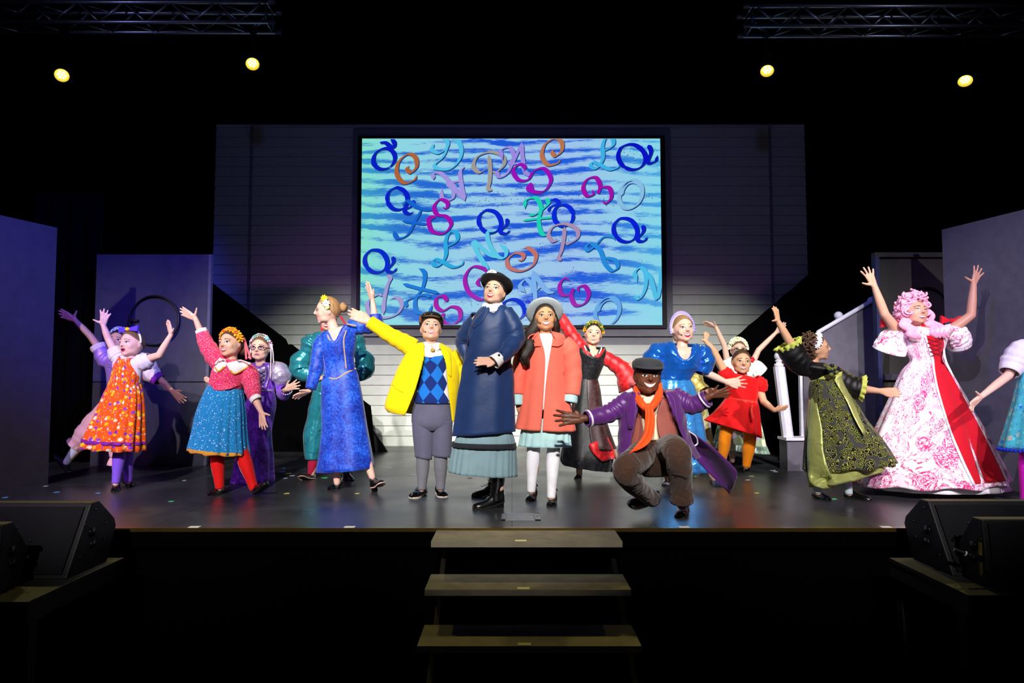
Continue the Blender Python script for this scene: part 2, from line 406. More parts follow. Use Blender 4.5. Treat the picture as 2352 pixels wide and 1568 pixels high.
# the screen
scr = empty('display_screen', (0, YB - 0.05, wz(752)), 'large lit screen of blue brush strokes and scattered script letters on the back wall', 'screen')
YS = YB - 0.045
bz = MB()
for (a, b, c2, d) in [(818, 1532, 315, 321), (818, 1532, 747, 754), (818, 827, 321, 747), (1521, 1532, 321, 747)]:
    bz.box((wx(a), YS - 0.02, wz(d)), (wx(b), YB - 0.0, wz(c2)))
bz.build('bezel', M_bezel, scr)
def screenmat():
    t = NT('screen_picture'); v = t.coord('Generated')
    sep = t.n('ShaderNodeSeparateXYZ'); t.put(sep.inputs[0], v); X, Z = sep.outputs[0], sep.outputs[2]
    low = t.math('SUBTRACT', 1.0, Z)
    bend = t.math('MULTIPLY', t.math('POWER', low, 2.0), t.math('MULTIPLY', t.math('SINE', t.math('MULTIPLY', X, 6.2)), 0.10))
    big = t.noise(t.coord('Generated', (2.2, 1, 3.5)), 1.0, 2)
    zz = t.math('ADD', t.math('ADD', Z, bend), t.math('MULTIPLY', big, 0.16))
    freq = t.math('ADD', 52.0, t.math('MULTIPLY', Z, 36.0))
    s = t.math('SINE', t.math('MULTIPLY', zz, freq))
    br = t.noise(t.coord('Generated', (26, 1, 150)), 1.0, 8, 0.5, 0.8); br2 = t.noise(t.coord('Generated', (3.2, 1, 9)), 1.0, 3, 0.8)
    f = t.math('ADD', t.math('MULTIPLY', s, 0.15), t.math('ADD', t.math('MULTIPLY', br, 1.0), t.math('MULTIPLY', t.math('SUBTRACT', br2, 0.5), 1.1)))
    tint = t.ramp(X, [(0.0, rgb('#8ff0d8')), (0.10, rgb('#93e6f2')), (0.35, rgb('#a3dcf8')), (0.7, rgb('#a9d2fb')), (1.0, rgb('#8fe4f8'))])
    deep = t.ramp(X, [(0.0, rgb('#3fa6d8')), (0.15, rgb('#2a78e0')), (0.45, rgb('#1f5fe6')), (0.8, rgb('#2467ea')), (1.0, rgb('#48aef0'))])
    k = t.ramp(f, [(0.35, (0, 0, 0)), (0.51, (1, 1, 1))])
    col = t.mix(k, deep, tint)
    vo = t.vor(t.coord('Generated', (100, 1, 62)), 1.0); sp = t.math('LESS_THAN', vo.outputs['Distance'], 0.2)
    patch = t.math('GREATER_THAN', t.noise(t.coord('Generated', (5, 1, 4)), 1.0, 2), 0.60)
    col = t.mix(t.math('MULTIPLY', t.math('MULTIPLY', sp, patch), 0.75), col, rgb('#12508a'))
    t.put(t.b.inputs['Base Color'], (0.01, 0.01, 0.01)); t.put(t.b.inputs['Emission Color'], col); t.b.inputs['Emission Strength'].default_value = 0.85
    return t.m
MB().box((wx(827), YS - 0.004, wz(747)), (wx(1521), YB - 0.001, wz(321))).build('picture', screenmat(), scr)
# swash letters on the screen: strokes with pen-like width
def arc(cx, cy, rx, ry, a0, a1, n=9):
    return [(cx + rx * math.cos(math.radians(a0 + (a1 - a0) * i / (n - 1))), cy + ry * math.sin(math.radians(a0 + (a1 - a0) * i / (n - 1)))) for i in range(n)]
GL = {
 'Q': [arc(0, 0.05, 0.36, 0.40, 150, 560, 16), [(-0.10, 0.42), (0.12, 0.44), (0.34, 0.18), (0.30, -0.18), (0.10, -0.44), (0.22, -0.60), (0.42, -0.58)], [(0.10, -0.42), (0.40, -0.36), (0.55, -0.20)]],
 'O': [arc(0, 0, 0.36, 0.48, 100, 500, 18), arc(0.06, 0.0, 0.34, 0.42, 60, 200, 8)],
 'C': [[(0.10, 0.12), (0.02, -0.02), (0.16, -0.14), (0.34, 0.08), (0.28, 0.40), (0.02, 0.48), (-0.28, 0.20), (-0.32, -0.22), (-0.06, -0.50), (0.26, -0.40), (0.36, -0.22)]],
 'S': [[(-0.42, -0.28), (-0.36, -0.02), (-0.14, 0.06), (-0.30, 0.10), (-0.34, -0.30), (-0.02, -0.50), (0.28, -0.32), (0.22, -0.04), (-0.02, 0.12), (-0.02, 0.38), (0.22, 0.52), (0.40, 0.36), (0.32, 0.20), (0.20, 0.26)]],
 'E': [[(0.30, 0.24), (0.32, 0.42), (0.06, 0.50), (-0.20, 0.34), (-0.12, 0.08), (0.10, 0.04), (-0.16, 0.02), (-0.38, -0.20), (-0.24, -0.46), (0.08, -0.50), (0.30, -0.30), (0.20, -0.10), (0.04, -0.18)]],
 'L': [[(-0.10, 0.16), (0.02, 0.10), (0.26, 0.26), (0.24, 0.48), (0.06, 0.50), (-0.06, 0.24), (-0.06, -0.18), (-0.24, -0.46), (-0.42, -0.40), (-0.36, -0.28), (-0.14, -0.36), (0.16, -0.50), (0.40, -0.44), (0.46, -0.30)]],
 'P': [[(0.06, 0.46), (0.04, 0.10), (-0.04, -0.30), (-0.12, -0.52), (-0.02, -0.60)], [(-0.06, 0.06), (-0.30, 0.0), (-0.44, 0.20), (-0.28, 0.46), (0.10, 0.54), (0.44, 0.38), (0.46, 0.10), (0.20, -0.08), (0.08, -0.04)]],
 'A': [[(-0.46, -0.30), (-0.40, -0.46), (-0.20, -0.40), (0.02, 0.0), (0.22, 0.48)], [(0.22, 0.48), (0.24, 0.10), (0.30, -0.30), (0.46, -0.44)], [(-0.30, 0.0), (-0.34, 0.26), (-0.10, 0.34), (0.0, 0.10), (-0.08, -0.10), (0.36, -0.06)]],
 'D': [[(-0.36, 0.30), (-0.42, 0.12), (-0.20, 0.02), (0.02, 0.20), (0.0, 0.42), (-0.20, 0.50)], [(0.10, 0.30), (-0.10, -0.10), (-0.34, -0.34), (-0.20, -0.46), (0.16, -0.44), (0.42, -0.10), (0.40, 0.28), (0.12, 0.52), (-0.16, 0.48)]],
 'X': [[(-0.40, 0.18), (-0.36, 0.42), (-0.10, 0.48), (0.04, 0.22), (-0.02, -0.16), (0.06, -0.48), (0.24, -0.54)], [(-0.30, 0.02), (-0.10, 0.04), (0.22, 0.30), (0.20, 0.48)], [(-0.46, -0.14), (0.0, -0.08), (0.48, -0.04)]],
 'T': [[(-0.42, 0.30), (-0.34, 0.46), (-0.06, 0.40), (0.20, 0.42), (0.42, 0.52)], [(0.08, 0.42), (0.02, 0.06), (-0.04, -0.34), (-0.24, -0.50), (-0.40, -0.36)], [(-0.30, -0.06), (0.0, 0.0), (0.30, 0.08), (0.34, 0.22)]],
 'N': [[(-0.34, 0.0), (-0.40, 0.26), (-0.24, 0.40), (-0.10, 0.24), (-0.12, -0.18), (-0.28, -0.46), (-0.44, -0.36)], [(-0.16, 0.34), (0.04, 0.10), (0.20, -0.46), (0.30, -0.10), (0.34, 0.36), (0.50, 0.46)]],
}
def stroke_arr(P, size, rot, mir, cx, cz, y, wid, off=(0, 0)):
    C = cat_rom(np.array(P), 72); c, s = math.cos(rot), math.sin(rot)
    C = C * np.array([mir, 1.0]); C = np.stack([C[:, 0] * c - C[:, 1] * s, C[:, 0] * s + C[:, 1] * c], 1) * size
    T = np.gradient(C, axis=0); T /= np.linalg.norm(T, axis=1)[:, None] + 1e-9
    pen = np.abs(T[:, 1] * 0.86 - T[:, 0] * 0.5)
    u = np.linspace(0, 1, len(C)); ww = wid * (0.30 + 0.95 * pen ** 1.6) * np.clip(np.minimum(u, 1 - u) * 11, 0.12, 1)
    Nn = np.stack([-T[:, 1], T[:, 0]], 1); V = []
    for i in range(len(C)):
        for sgn in (-1, 1):
            p = C[i] + Nn[i] * sgn * ww[i] / 2
            V.append((min(max(cx + p[0] + off[0], SX0), SX1), y, min(max(cz + p[1] + off[1], SZ0), SZ1)))
    return V, [(2 * i, 2 * i + 1, 2 * i + 3, 2 * i + 2) for i in range(len(C) - 1)]
SX0, SX1, SZ0, SZ1 = wx(828), wx(1520), wz(746), wz(322)
LET = [(250, 200, 190, 'Q', 130, 1, '#0a1ec8'), (405, 275, 200, 'C', 0, 1, '#b8683a'), (690, 170, 230, 'D', 0, 1, '#58c8f0'), (735, 400, 250, 'A', 195, -1, '#a89ae8'),
 (1000, 290, 230, 'P', 10, 1, '#a8a09a'), (1175, 215, 250, 'A', 0, 1, '#a090e8'), (1450, 155, 190, 'C', -10, 1, '#c07850'), (1310, 350, 250, 'S', 90, 1, '#a010c0'),
 (1830, 170, 220, 'L', 0, 1, '#40b8ee'), (2035, 200, 235, 'Q', 60, 1, '#0a14c8'), (1780, 430, 200, 'E', 250, 1, '#a810b0'), (2015, 460, 210, 'O', -20, 1, '#8ac4ec'),
 (345, 500, 190, 'Q', 20, 1, '#0a20d0'), (460, 660, 270, 'T', -20, 1, '#1668d8'), (640, 625, 220, 'S', 20, 1, '#a810b4'), (1010, 660, 200, 'Q', 35, 1, '#0a28d8'),
 (1360, 610, 250, 'X', 0, 1, '#20d8b8'), (1530, 600, 180, 'Q', 190, 1, '#0a28e0'), (1525, 790, 215, 'P', 0, 1, '#b094b8'), (1980, 720, 210, 'Q', 40, 1, '#0a20d8'),
 (1820, 890, 230, 'L', 200, -1, '#2890e4'), (705, 850, 235, 'L', 0, 1, '#2cb0e8'), (1000, 860, 240, 'N', 215, 1, '#60d0f0'), (1235, 930, 200, 'C', 120, 1, '#c87870'),
 (200, 940, 200, 'Q', 40, 1, '#0a2cd0'), (265, 1190, 250, 'P', 180, 1, '#a8a0d8'), (510, 1150, 270, 'X', 160, 1, '#1c80e0'), (700, 1290, 200, 'S', 60, 1, '#b018b0'),
 (915, 1090, 230, 'C', 190, -1, '#a820b8'), (1180, 1280, 190, 'Q', 60, 1, '#1838d8'), (1320, 1120, 220, 'A', 30, 1, '#80b8f4'), (1600, 1150, 205, 'E', 70, 1, '#a818b4'),
 (1840, 1290, 210, 'O', -25, 1, '#68b0f0'), (2140, 1080, 240, 'N', 0, 1, '#50c4f0')]
for li_, (cx, cy, sz, g, rot, mir, colr) in enumerate(LET):
    px, py = 800 + cx * 0.3231, 300 + cy * 0.3231; S = F / YB; size = sz * 0.3231 / S * 1.06
    X0, Z0 = wx(px), wz(py); m = MB()
    for P in GL[g]:
        V, Fs = stroke_arr(P, size, math.radians(rot), mir, X0, Z0, YS - 0.006 - 0.0008 * li_, 0.060, (0.012, -0.014)); m.add(V, Fs, 1)
        V, Fs = stroke_arr(P, size, math.radians(rot), mir, X0, Z0, YS - 0.0064 - 0.0008 * li_, 0.060); m.add(V, Fs, 0)
    m.build('letter', [emit('letter_' + colr, rgb(colr), 0.9), emit('letter_shadow', rgb('#123a80'), 0.8)], scr)

# drapes and flats round the stage
def drape(name, x0, x1, Y, z0, z1, label, folds=7.0, amp=0.05, top=None):
    n = int((x1 - x0) / 0.03) + 2; V = []; Fs = []; R = 6
    for i in range(n):
        xx = x0 + (x1 - x0) * i / (n - 1); zt2 = top(xx) if top else z1
        for r in range(R):
            t = r / (R - 1); a = amp * (0.4 + 0.6 * t)
            V.append((xx, Y + a * math.sin(folds * xx * 2 * PI / 2) + 0.4 * a * math.sin(folds * 2.3 * xx + 1), zt2 + (z0 - zt2) * t))
    for i in range(n - 1):
        for r in range(R - 1): Fs.append((i * R + r, i * R + r + 1, (i + 1) * R + r + 1, (i + 1) * R + r))
    o = mk(name, V, Fs, M_drape, None, solid=0.01); return tag(o, label, 'curtain') if label else o
drape('backdrop_curtain', -13.0, 13.0, 11.2, 0.0, 9.5, 'tall black curtain hanging behind the siding wall across the whole stage')
drape('leg_curtain', -5.9, W(222, 870, 8.3).x, 8.3, 0.0, 3.3, 'black drape hanging between the left corner flat and the flat with the hoop', 9.0, 0.07)
def flat(name, bl, br, height, thick, mat, label, cat='stage flat', topdrop=0.0):
    """upright board between two floor points"""
    bl, br = Vector(bl), Vector(br); nrm = (br - bl).cross(Vector((0, 0, 1))).normalized() * -thick
    root = empty(name, (bl + br) / 2, label, cat)
    MB().prism([bl, br, br + Vector((0, 0, height)), bl + Vector((0, 0, height))], nrm).build('panel', mat, root)
    u = (br - bl).normalized()
    for p in (bl, br - u * 0.06):
        MB().prism([p + nrm, p + u * 0.06 + nrm, p + u * 0.06 + nrm + Vector((0, 0, height)), p + nrm + Vector((0, 0, height))], nrm * 0.8).build('rear_stile', M_trim, root)
    return root
pL = G(110, 1111); qL = G(-120, 1146)
flat('corner_flat', (qL.x, qL.y, 0), (pL.x, pL.y, 0), 2.47, 0.03, M_flat, 'plain charcoal scenery flat at far left of the stage, lit blue')
pR = G(2183, 1103); qR = G(2547, 1163)
flat('corner_flat', (pR.x, pR.y, 0), (qR.x, qR.y, 0), 2.50, 0.03, M_flat2, 'plain grey scenery flat at far right, behind the pink wig')
# left flat with hoop, in two panels
YD = 7.95; dl = empty('door_flat', (W(346, 870, YD).x, YD, 0), 'charcoal flat in two stacked panels with a black hoop, behind the orange dress', 'stage flat')
a, b = W(213, 870, YD).x, W(477, 870, YD).x; zm = W(300, 877, YD).z; zt2 = W(300, 584, YD).z
MB().box((a, YD, 0), (b, YD + 0.04, zm - 0.006)).build('panel', M_flat, dl); MB().box((a, YD, zm + 0.006), (b, YD + 0.04, zt2)).build('panel', M_flat, dl)
MB().box((a, YD + 0.02, zm - 0.03), (b, YD + 0.06, zm + 0.03)).build('rail', M_blackpaint, dl)
MB().box((b - 0.02, YD - 0.006, 0), (b + 0.012, YD + 0.05, zt2)).build('edge_strip', M_flat2, dl)
def hoop(cx, cy, rpx, Y, lab):
    c = W(cx, cy, Y); r = rpx * Y / F; pts = [(c.x + r * math.cos(t), Y + 0.01 * math.sin(3 * t), c.z + r * math.sin(t)) for t in np.linspace(0, 2 * PI, 49)]
    root = empty('hoop', (c.x, Y, c.z - r), lab, 'hoop'); V, Fs, _ = tube_arr([Vector(p) for p in pts], 0.011, 8); mk('ring', V, Fs, M_black, root)
    MB().box((c.x - r - 0.005, Y - 0.012, c.z - 0.012), (c.x - r + 0.10, Y + 0.012, c.z + 0.012)).build('hook', M_black, root)
hoop(354, 736, 57, YD - 0.03, 'black hoop hanging on the left flat behind raised hands')
# black stair silhouettes either side of the wall
YT = 9.45
def cut(pts, Y, mat, name, label, cat, d=0.05):
    P = [W(px, py, Y) for px, py in pts]; P = [Vector((p.x, Y, max(p.z, 0))) for p in P]
    root = empty(name, (sum(p.x for p in P) / len(P), Y, 0), label, cat); MB().prism(P, (0, d, 0)).build('panel', mat, root); return root
r = cut([(470, 1060), (862, 1060), (850, 932), (668, 790), (660, 791), (654, 778), (480, 645), (470, 645)], YT, M_drape, 'stair_flat', 'black sloping stair flat left of the siding wall', 'stage flat')
fz = [Vector((W(862, 1060, YT).x, YT, 0)), Vector((W(862, 1060, YT).x + 0.17, YT, 0)), Vector((W(856, 960, YT).x, YT, W(856, 985, YT).z))]
MB().prism(fz, (0, 0.03, 0)).build('brace', M_blackpaint, r)
xa, xb = W(1545, 900, YT).x, W(2050, 900, YT).x; zA, zB = W(1545, 897, YT).z, W(1868, 621, YT).z; xk = W(1868, 621, YT).x
drape('stair_drape', xa, xb, YT, 0.0, 3, 'black cloth draped along the sloping stair right of the siding wall', 8.0, 0.05, top=lambda x: zA + (zB - zA) * min(1, (x - xa) / (xk - xa)))
# right stair with newel posts and handrail
YR = 7.75
sr = cut([(1846, 1075), (1846, 800), (1880, 770), (2012, 690), (2030, 682), (2030, 1075)], YR, M_flat2, 'stair_side_flat', 'grey stair side panel behind the black and green dress', 'stage flat')
pa, pb, pc = W(1838, 820, YR), W(1880, 764, YR), W(2016, 682, YR)
MB().box((pa.x - 0.02, YR - 0.03, 0.18), (pa.x + 0.008, YR + 0.02, pa.z)).build('edge_strip', M_white, sr)
MB().tube([pb + Vector((-0.02, -0.02, 0)), pc + Vector((0, -0.02, 0))], 0.024, 8).build('handrail', M_white, sr)
def finial(m, c, s):
    prof = [(0.050, 0), (0.050, 0.03), (0.030, 0.04), (0.030, 0.055), (0.044, 0.065), (0.026, 0.08)]
    m.lathe([(r * s, z * s) for r, z in prof], c, 14); m.ball((c[0], c[1], c[2] + 0.118 * s), 0.048 * s, 14)
def newel(b0, t0, s, label, h_body=True):
    root = empty('newel_post', b0, label, 'post'); b0, t0 = Vector(b0), Vector(t0); d = (t0 - b0).normalized()
    m = MB(); w2 = 0.055 * s
    oct_ = [(w2, w2 * .55), (w2 * .55, w2), (-w2 * .55, w2), (-w2, w2 * .55), (-w2, -w2 * .55), (-w2 * .55, -w2), (w2 * .55, -w2), (w2, -w2 * .55)]
    m.prism([b0 + Vector((px, py, 0)) for px, py in oct_][::-1], t0 - b0); m.build('shaft', M_white, root)
    m = MB(); finial(m, t0, s); m.build('finial', M_white, root, smooth=True); return root
YN = 7.6
b0 = W(1809, 1003, YN); t0 = W(1789, 842, YN); b0.y = YN; t0.y = YN
newel(b0, t0, 1.0, 'white newel post with ball finial beside the red dress')
zb = b0.z
stp = empty('pedestal_step', (W(1820, 1040, YN).x, YN, 0), 'grey stair base under the white newel post', 'step')
MB().box((W(1797, 900, YN).x, YN - 0.10, 0), (W(1850, 900, YN).x, YN + 0.12, zb - 0.03)).build('block', M_flat2, stp)
MB().box((W(1793, 900, YN).x, YN - 0.13, zb - 0.03), (W(1852, 900, YN).x, YN + 0.12, zb)).build('cap', M_white, stp)
for (px, py, lab) in [(1926, 742, 'white ball finial on the handrail above the grey stair panel'), (2003, 708, 'white ball finial half hidden behind the raised arm of the pink wig')]:
    c = W(px, py, YR + 0.1); m = MB(); finial(m, (c.x, YR + 0.1, c.z - 0.03), 1.0); root = empty('newel_finial', (c.x, YR + 0.1, c.z - 0.03), lab, 'finial')
    m.build('ball', M_white, root, smooth=True); MB().box((c.x - 0.04, YR + 0.06, c.z - 0.5), (c.x + 0.04, YR + 0.13, c.z - 0.03)).build('shaft', M_white, root)
# black bag by the stair
bc = G(1830, 1062); bb = MB(); V, Fs = sphere_arr(20, 12)
V = V * np.array((0.16, 0.12, 0.14)); V *= (1 + 0.12 * np.sin(V[:, :1] * 40) * np.cos(V[:, 2:] * 33)); V[:, 2] = np.maximum(V[:, 2], -0.115)
bag = empty('bag', (bc.x, bc.y, 0), 'crumpled black bag on the floor by the stair base', 'bag')
bb.add(V + np.array((bc.x, bc.y, 0.117)), Fs); bb.build('sack', glossy('bag_plastic', '#0b0b0e', 0.4), bag, smooth=True)
MB().tube([(bc.x - 0.02, bc.y, 0.22), (bc.x + 0.05, bc.y, 0.36), (bc.x + 0.09, bc.y + 0.03, 0.20)], 0.012, 6).build('strap', M_black, bag)
# right doorway flat
YG = 7.35; x0, x1 = W(2016, 870, YG).x, W(2196, 870, YG).x; zt3 = W(2090, 580, YG).z
dr = empty('door_flat', ((x0 + x1) / 2, YG, 0), 'dark doorway flat behind the pink wig, next to the grey stair panel', 'stage flat')
M_olive = paint('olive_black_paint', '#2e2d26', 0.7, 0.15)
MB().box((x0 + 0.04, YG + 0.03, 0), (x1, YG + 0.06, zt3 - 0.05)).build('panel', M_olive, dr)
MB().box((x0, YG - 0.02, zt3 - 0.05), (x1, YG + 0.06, zt3)).build('head_rail', M_plat, dr)
MB().box((x0, YG - 0.02, 0), (x0 + 0.045, YG + 0.06, zt3 - 0.05)).build('side_rail', paint('navy_edge_paint', '#20264a', 0.6), dr)
zl = W(2060, 866, YG).z; MB().box((x0 + 0.06, YG - 0.03, zl - 0.03), (x0 + 0.42, YG + 0.03, zl + 0.03)).build('ledge', M_flat, dr)
hoop(2128, 712, 52, YG, 'black hoop leaning on the doorway flat, mostly hidden behind the pink wig')

# lighting trusses
def truss(xe, sgn, Yn, znt, a, label, length=5.0):
    root = empty('lighting_truss', (xe, Yn, znt - a), label, 'truss'); Yf = Yn + a
    corners = {'nt': (Yn, znt), 'nb': (Yn, znt - a), 'ft': (Yf, znt), 'fb': (Yf, znt - a)}
    for k, (y, z) in corners.items():
        V, Fs, _ = tube_arr([Vector((xe, y, z)), Vector((xe + sgn * length, y, z))], 0.024, 12, cap=True); mk('chord', V, Fs, M_alu, root)
        MB().tube([(xe - sgn * 0.05, y, z), (xe + sgn * 0.02, y, z)], 0.03, 12).build('end_spigot', M_alu, root)
    def brace(p, q):
        V, Fs, _ = tube_arr([Vector(p), Vector(q)], 0.011, 8, cap=True); mk('brace', V, Fs, M_alu, root)
    step = 0.56; n = int(length / step)
    for k0, k1 in (('nt', 'nb'), ('ft', 'fb'), ('nt', 'ft'), ('nb', 'fb')):
        (ya, za), (yb, zb2) = corners[k0], corners[k1]
        brace((xe + sgn * 0.06, ya, za), (xe + sgn * 0.06, yb, zb2))
        for i in range(n):
            xs = xe + sgn * (0.10 + i * step)
            brace((xs, ya, za), (xs + sgn * step * 0.5, yb, zb2)); brace((xs + sgn * step * 0.5, yb, zb2), (xs + sgn * step, ya, za))
    return root
YTR = 8.0; a_ = 0.245
pt = W(622, 5, YTR); truss(pt.x, -1, YTR, pt.z, a_, 'aluminium box truss hanging at upper left')
pt2 = W(1717, 14, YTR); truss(pt2.x, 1, YTR, pt2.z, a_, 'aluminium box truss hanging at upper right')
def parcan(px, py, Y, aim, label, ztop, watts, rad=0.076):
    c = W(px, py, Y); root = empty('stage_light', (c.x, Y, c.z), label, 'stage light', 'yellow stage lights under the trusses')
    d = (Vector(aim) - c).normalized(); R = d.to_track_quat('-Z', 'Y').to_matrix()
    m = MB(); prof = [(rad * 1.04, -0.004), (rad * 1.06, 0.02), (rad * 0.98, 0.03), (rad * 0.98, 0.16), (rad * 0.6, 0.24), (rad * 0.3, 0.26)]
    n = 24; V = []; Fs = []
    for (r, z) in prof:
        for k in range(n): V.append((r * math.cos(2 * PI * k / n), r * math.sin(2 * PI * k / n), z))
    for i in range(len(prof) - 1):
        for k in range(n): Fs.append((i * n + k, i * n + (k + 1) % n, (i + 1) * n + (k + 1) % n, (i + 1) * n + k))
    Fs.append(tuple((len(prof) - 1) * n + k for k in range(n)))
    V = np.array(V) @ np.array(R).T + np.array(c); mk('housing', V, Fs, M_black, root)
    V2 = np.array([(rad * f * math.cos(2 * PI * k / n), rad * f * math.sin(2 * PI * k / n), zz) for f, zz in ((0.8, 0.03), (1.0, 0.0)) for k in range(n)])
    mk('rim', V2 @ np.array(R).T + np.array(c), [(k, (k + 1) % n, n + (k + 1) % n, n + k) for k in range(n)], emit('rim_glow', rgb('#e8c830'), 1.0), root, solid=0.004)
    lens = MB(); lens.lathe([(rad * 0.86, 0.032), (rad * 0.86, 0.036)], (0, 0, 0), n)
    V3 = np.array(lens.V) @ np.array(R).T + np.array(c); mk('lens', V3, lens.F, emit('lens_glow', (1.0, 0.80, 0.06), 3.0), root)
    leds = MB()
    for k in range(7):
        rr = 0 if k == 6 else rad * 0.5; q = np.array((rr * math.cos(k * PI / 3), rr * math.sin(k * PI / 3), 0.028)) @ np.array(R).T + np.array(c)
        leds.ball(q, rad * 0.17, 8)
    leds.build('diode', emit('led_glow', (1.0, 0.92, 0.45), 12.0), root, smooth=True)
    top = Vector((c.x, Y + 0.05, ztop)); side = R @ Vector((1, 0, 0)); mid = c - d * 0.10
    pts = [mid + side * rad * 1.15, mid + side * rad * 1.15 + Vector((0, 0, 0.14)), mid - side * rad * 1.15 + Vector((0, 0, 0.14)), mid - side * rad * 1.15]
    MB().tube(pts, 0.008, 6).build('yoke', M_black, root)
    MB().tube([mid + Vector((0, 0, 0.14)), Vector((mid.x, mid.y, ztop - 0.03))], 0.012, 8).box((mid.x - 0.04, mid.y - 0.035, ztop - 0.05), (mid.x + 0.04, mid.y + 0.035, ztop - 0.026)).build('clamp', M_black, root)
    o = spot('par_beam', c + d * 0.03, aim, watts, (1.0, 0.86, 0.25), 44, 0.8, 0.06); o.parent = root; o.location = d * 0.03
zl1, zl2 = pt.z - a_, pt2.z - a_
parcan(142, 173, YTR + 0.1, (-2.4, 3.6, 0.6), 'lit yellow stage light at far upper left, brightest of the four', zl1, 210)
parcan(580, 147, YTR + 0.1, (-1.0, 3.9, -0.3), 'lit yellow stage light under the inner end of the left truss', zl1, 210)
parcan(1762, 163, YTR + 0.1, (1.6, 4.6, -0.5), 'lit yellow stage light under the inner end of the right truss', zl2, 210)
parcan(2217, 186, YTR + 0.1, (3.2, 4.9, -0.5), 'lit yellow stage light at far upper right', zl2, 210)

# side platforms with monitor wedges
def wedge(x0, x1, prof, label, grille=True, rot=0.0):
    """monitor speaker: profile in (y, z) pushed along x; x0 is the end that faces the stairs"""
    cy = sum(p[0] for p in prof) / len(prof); root = empty('monitor_speaker', (x0, cy, min(p[1] for p in prof)), label, 'speaker')
    P = [Vector((x0, y, z)) for y, z in prof]
    if x1 < x0: P = P[::-1]
    o = MB().prism(P, (x1 - x0, 0, 0)).build('cabinet', M_speaker, root); bv = o.modifiers.new('bevel', 'BEVEL'); bv.width = 0.008; bv.segments = 2
    s = 1 if x1 > x0 else -1
    (ya, za), (yb, zb3) = prof[0], prof[-1]; t0 = Vector((0, yb - ya, zb3 - za)); nn = Vector((0, -t0.z, t0.y)).normalized() * 0.012
    q0 = Vector((0, ya, za)) + t0 * 0.06; q1 = Vector((0, ya, za)) + t0 * 0.94; xa_, xb_ = x0 + s * 0.03, x1 - s * 0.03
    MB().prism([Vector((xa_, q0.y, q0.z)), Vector((xb_, q0.y, q0.z)), Vector((xb_, q1.y, q1.z)), Vector((xa_, q1.y, q1.z))], nn).build('grille', M_grill, root)
    cx = x0 - s * 0.002; z0 = min(p[1] for p in prof); h = max(p[1] for p in prof) - z0
    ym = (min(p[0] for p in prof) + max(p[0] for p in prof)) / 2
    for (dy, dz, r) in [(-0.01, 0.55, 0.028), (0.0, 0.36, 0.024)]:
        V, Fs, _ = tube_arr([Vector((cx - s * 0.004, ym + dy, z0 + h * dz)), Vector((cx + s * 0.01, ym + dy, z0 + h * dz))], r, 14, cap=True); mk('pole_socket', V, Fs, M_black, root)
    for (dy, dz) in [(0.14, 0.62), (0.02, 0.88), (-0.09, 0.70), (0.12, 0.38), (-0.14, 0.24)]:
        MB().ball((cx, ym + dy * 0.9, z0 + h * dz), 0.008, 8).build('screw', M_black, root)
    return root
profA = [(4.03, -0.145), (4.43, -0.145), (4.52, 0.06), (4.50, 0.11), (4.33, 0.25), (4.25, 0.25)]
profB = [(3.82, -0.145), (4.0, -0.145), (4.06, 0.045), (3.93, 0.22), (3.85, 0.22)]
wedge(2.56, 3.5, profA, 'black monitor speaker on the right platform, rear one with pole sockets')
wB = wedge(2.615, 3.5, profB, 'black monitor speaker on the right platform, front one with a cable plugged in')
jk = MB(); jk.tube([(2.60, 3.93, 0.0), (2.56, 3.94, 0.015), (2.52, 3.95, 0.03)], 0.011, 8); jk.build('cable_plug', M_black, wB)
MB().tube([(2.578, 3.936, 0.008), (2.572, 3.938, 0.011)], 0.015, 10).build('plug_ring', paint('plug_white', '#e8e4f0', 0.5), wB)
MB().box((2.608, 3.855, 0.02), (2.614, 3.875, 0.09)).box((2.608, 3.855, -0.09), (2.614, 3.875, -0.02)).build('input_plate', glossy('gold_plate', '#a89848', 0.35, 0.5, 0.7), wB)
wL = wedge(-2.55, -3.7, [(y - 0.06, z) for y, z in profA], 'black monitor speaker on the left platform, large rear one')
hx, hy, hz_ = -3.02, 4.03, 0.06
MB().tube([(hx - 0.05, hy, hz_ + 0.06), (hx - 0.06, hy - 0.01, hz_ - 0.05), (hx, hy - 0.02, hz_ - 0.08), (hx + 0.06, hy - 0.01, hz_ - 0.05), (hx + 0.05, hy, hz_ + 0.06)], 0.014, 8).build('handle', M_black, wL)
wC = wedge(-2.74, -3.7, [(y - 0.13, z) for y, z in profB], 'black monitor speaker at the far left edge, smaller front one')
def platform(x0, x1, y0, y1, z, label):
    root = empty('side_platform', ((x0 + x1) / 2, (y0 + y1) / 2, -1.2), label, 'platform')
    MB().box((x0, y0, z - 0.022), (x1, y1, z)).build('top', M_plat, root)
    m = MB(); e = 0.03
    m.box((x0 + 0.004, y0 + 0.004, z - 0.115), (x0 + e, y1 - 0.004, z - 0.022)).box((x1 - e, y0 + 0.004, z - 0.115), (x1 - 0.004, y1 - 0.004, z - 0.022))
    m.box((x0 + e, y0 + 0.004, z - 0.115), (x1 - e, y0 + e, z - 0.022)).box((x0 + e, y1 - e, z - 0.115), (x1 - e, y1 - 0.004, z - 0.022)); m.build('frame', M_plat, root)
    for lx in (x0 + 0.02, x1 - 0.09):
        for ly in (y0 + 0.05, y1 - 0.10): MB().box((lx, ly, -1.2), (lx + 0.065, ly + 0.065, z - 0.115)).build('leg', M_plat, root)
platform(2.42, 3.9, 3.69, 4.45, -0.145, 'grey side platform with square legs under the right-hand monitor speakers')
platform(-3.9, -2.49, 3.58, 4.45, -0.145, 'grey side platform under the left-hand monitor speakers')

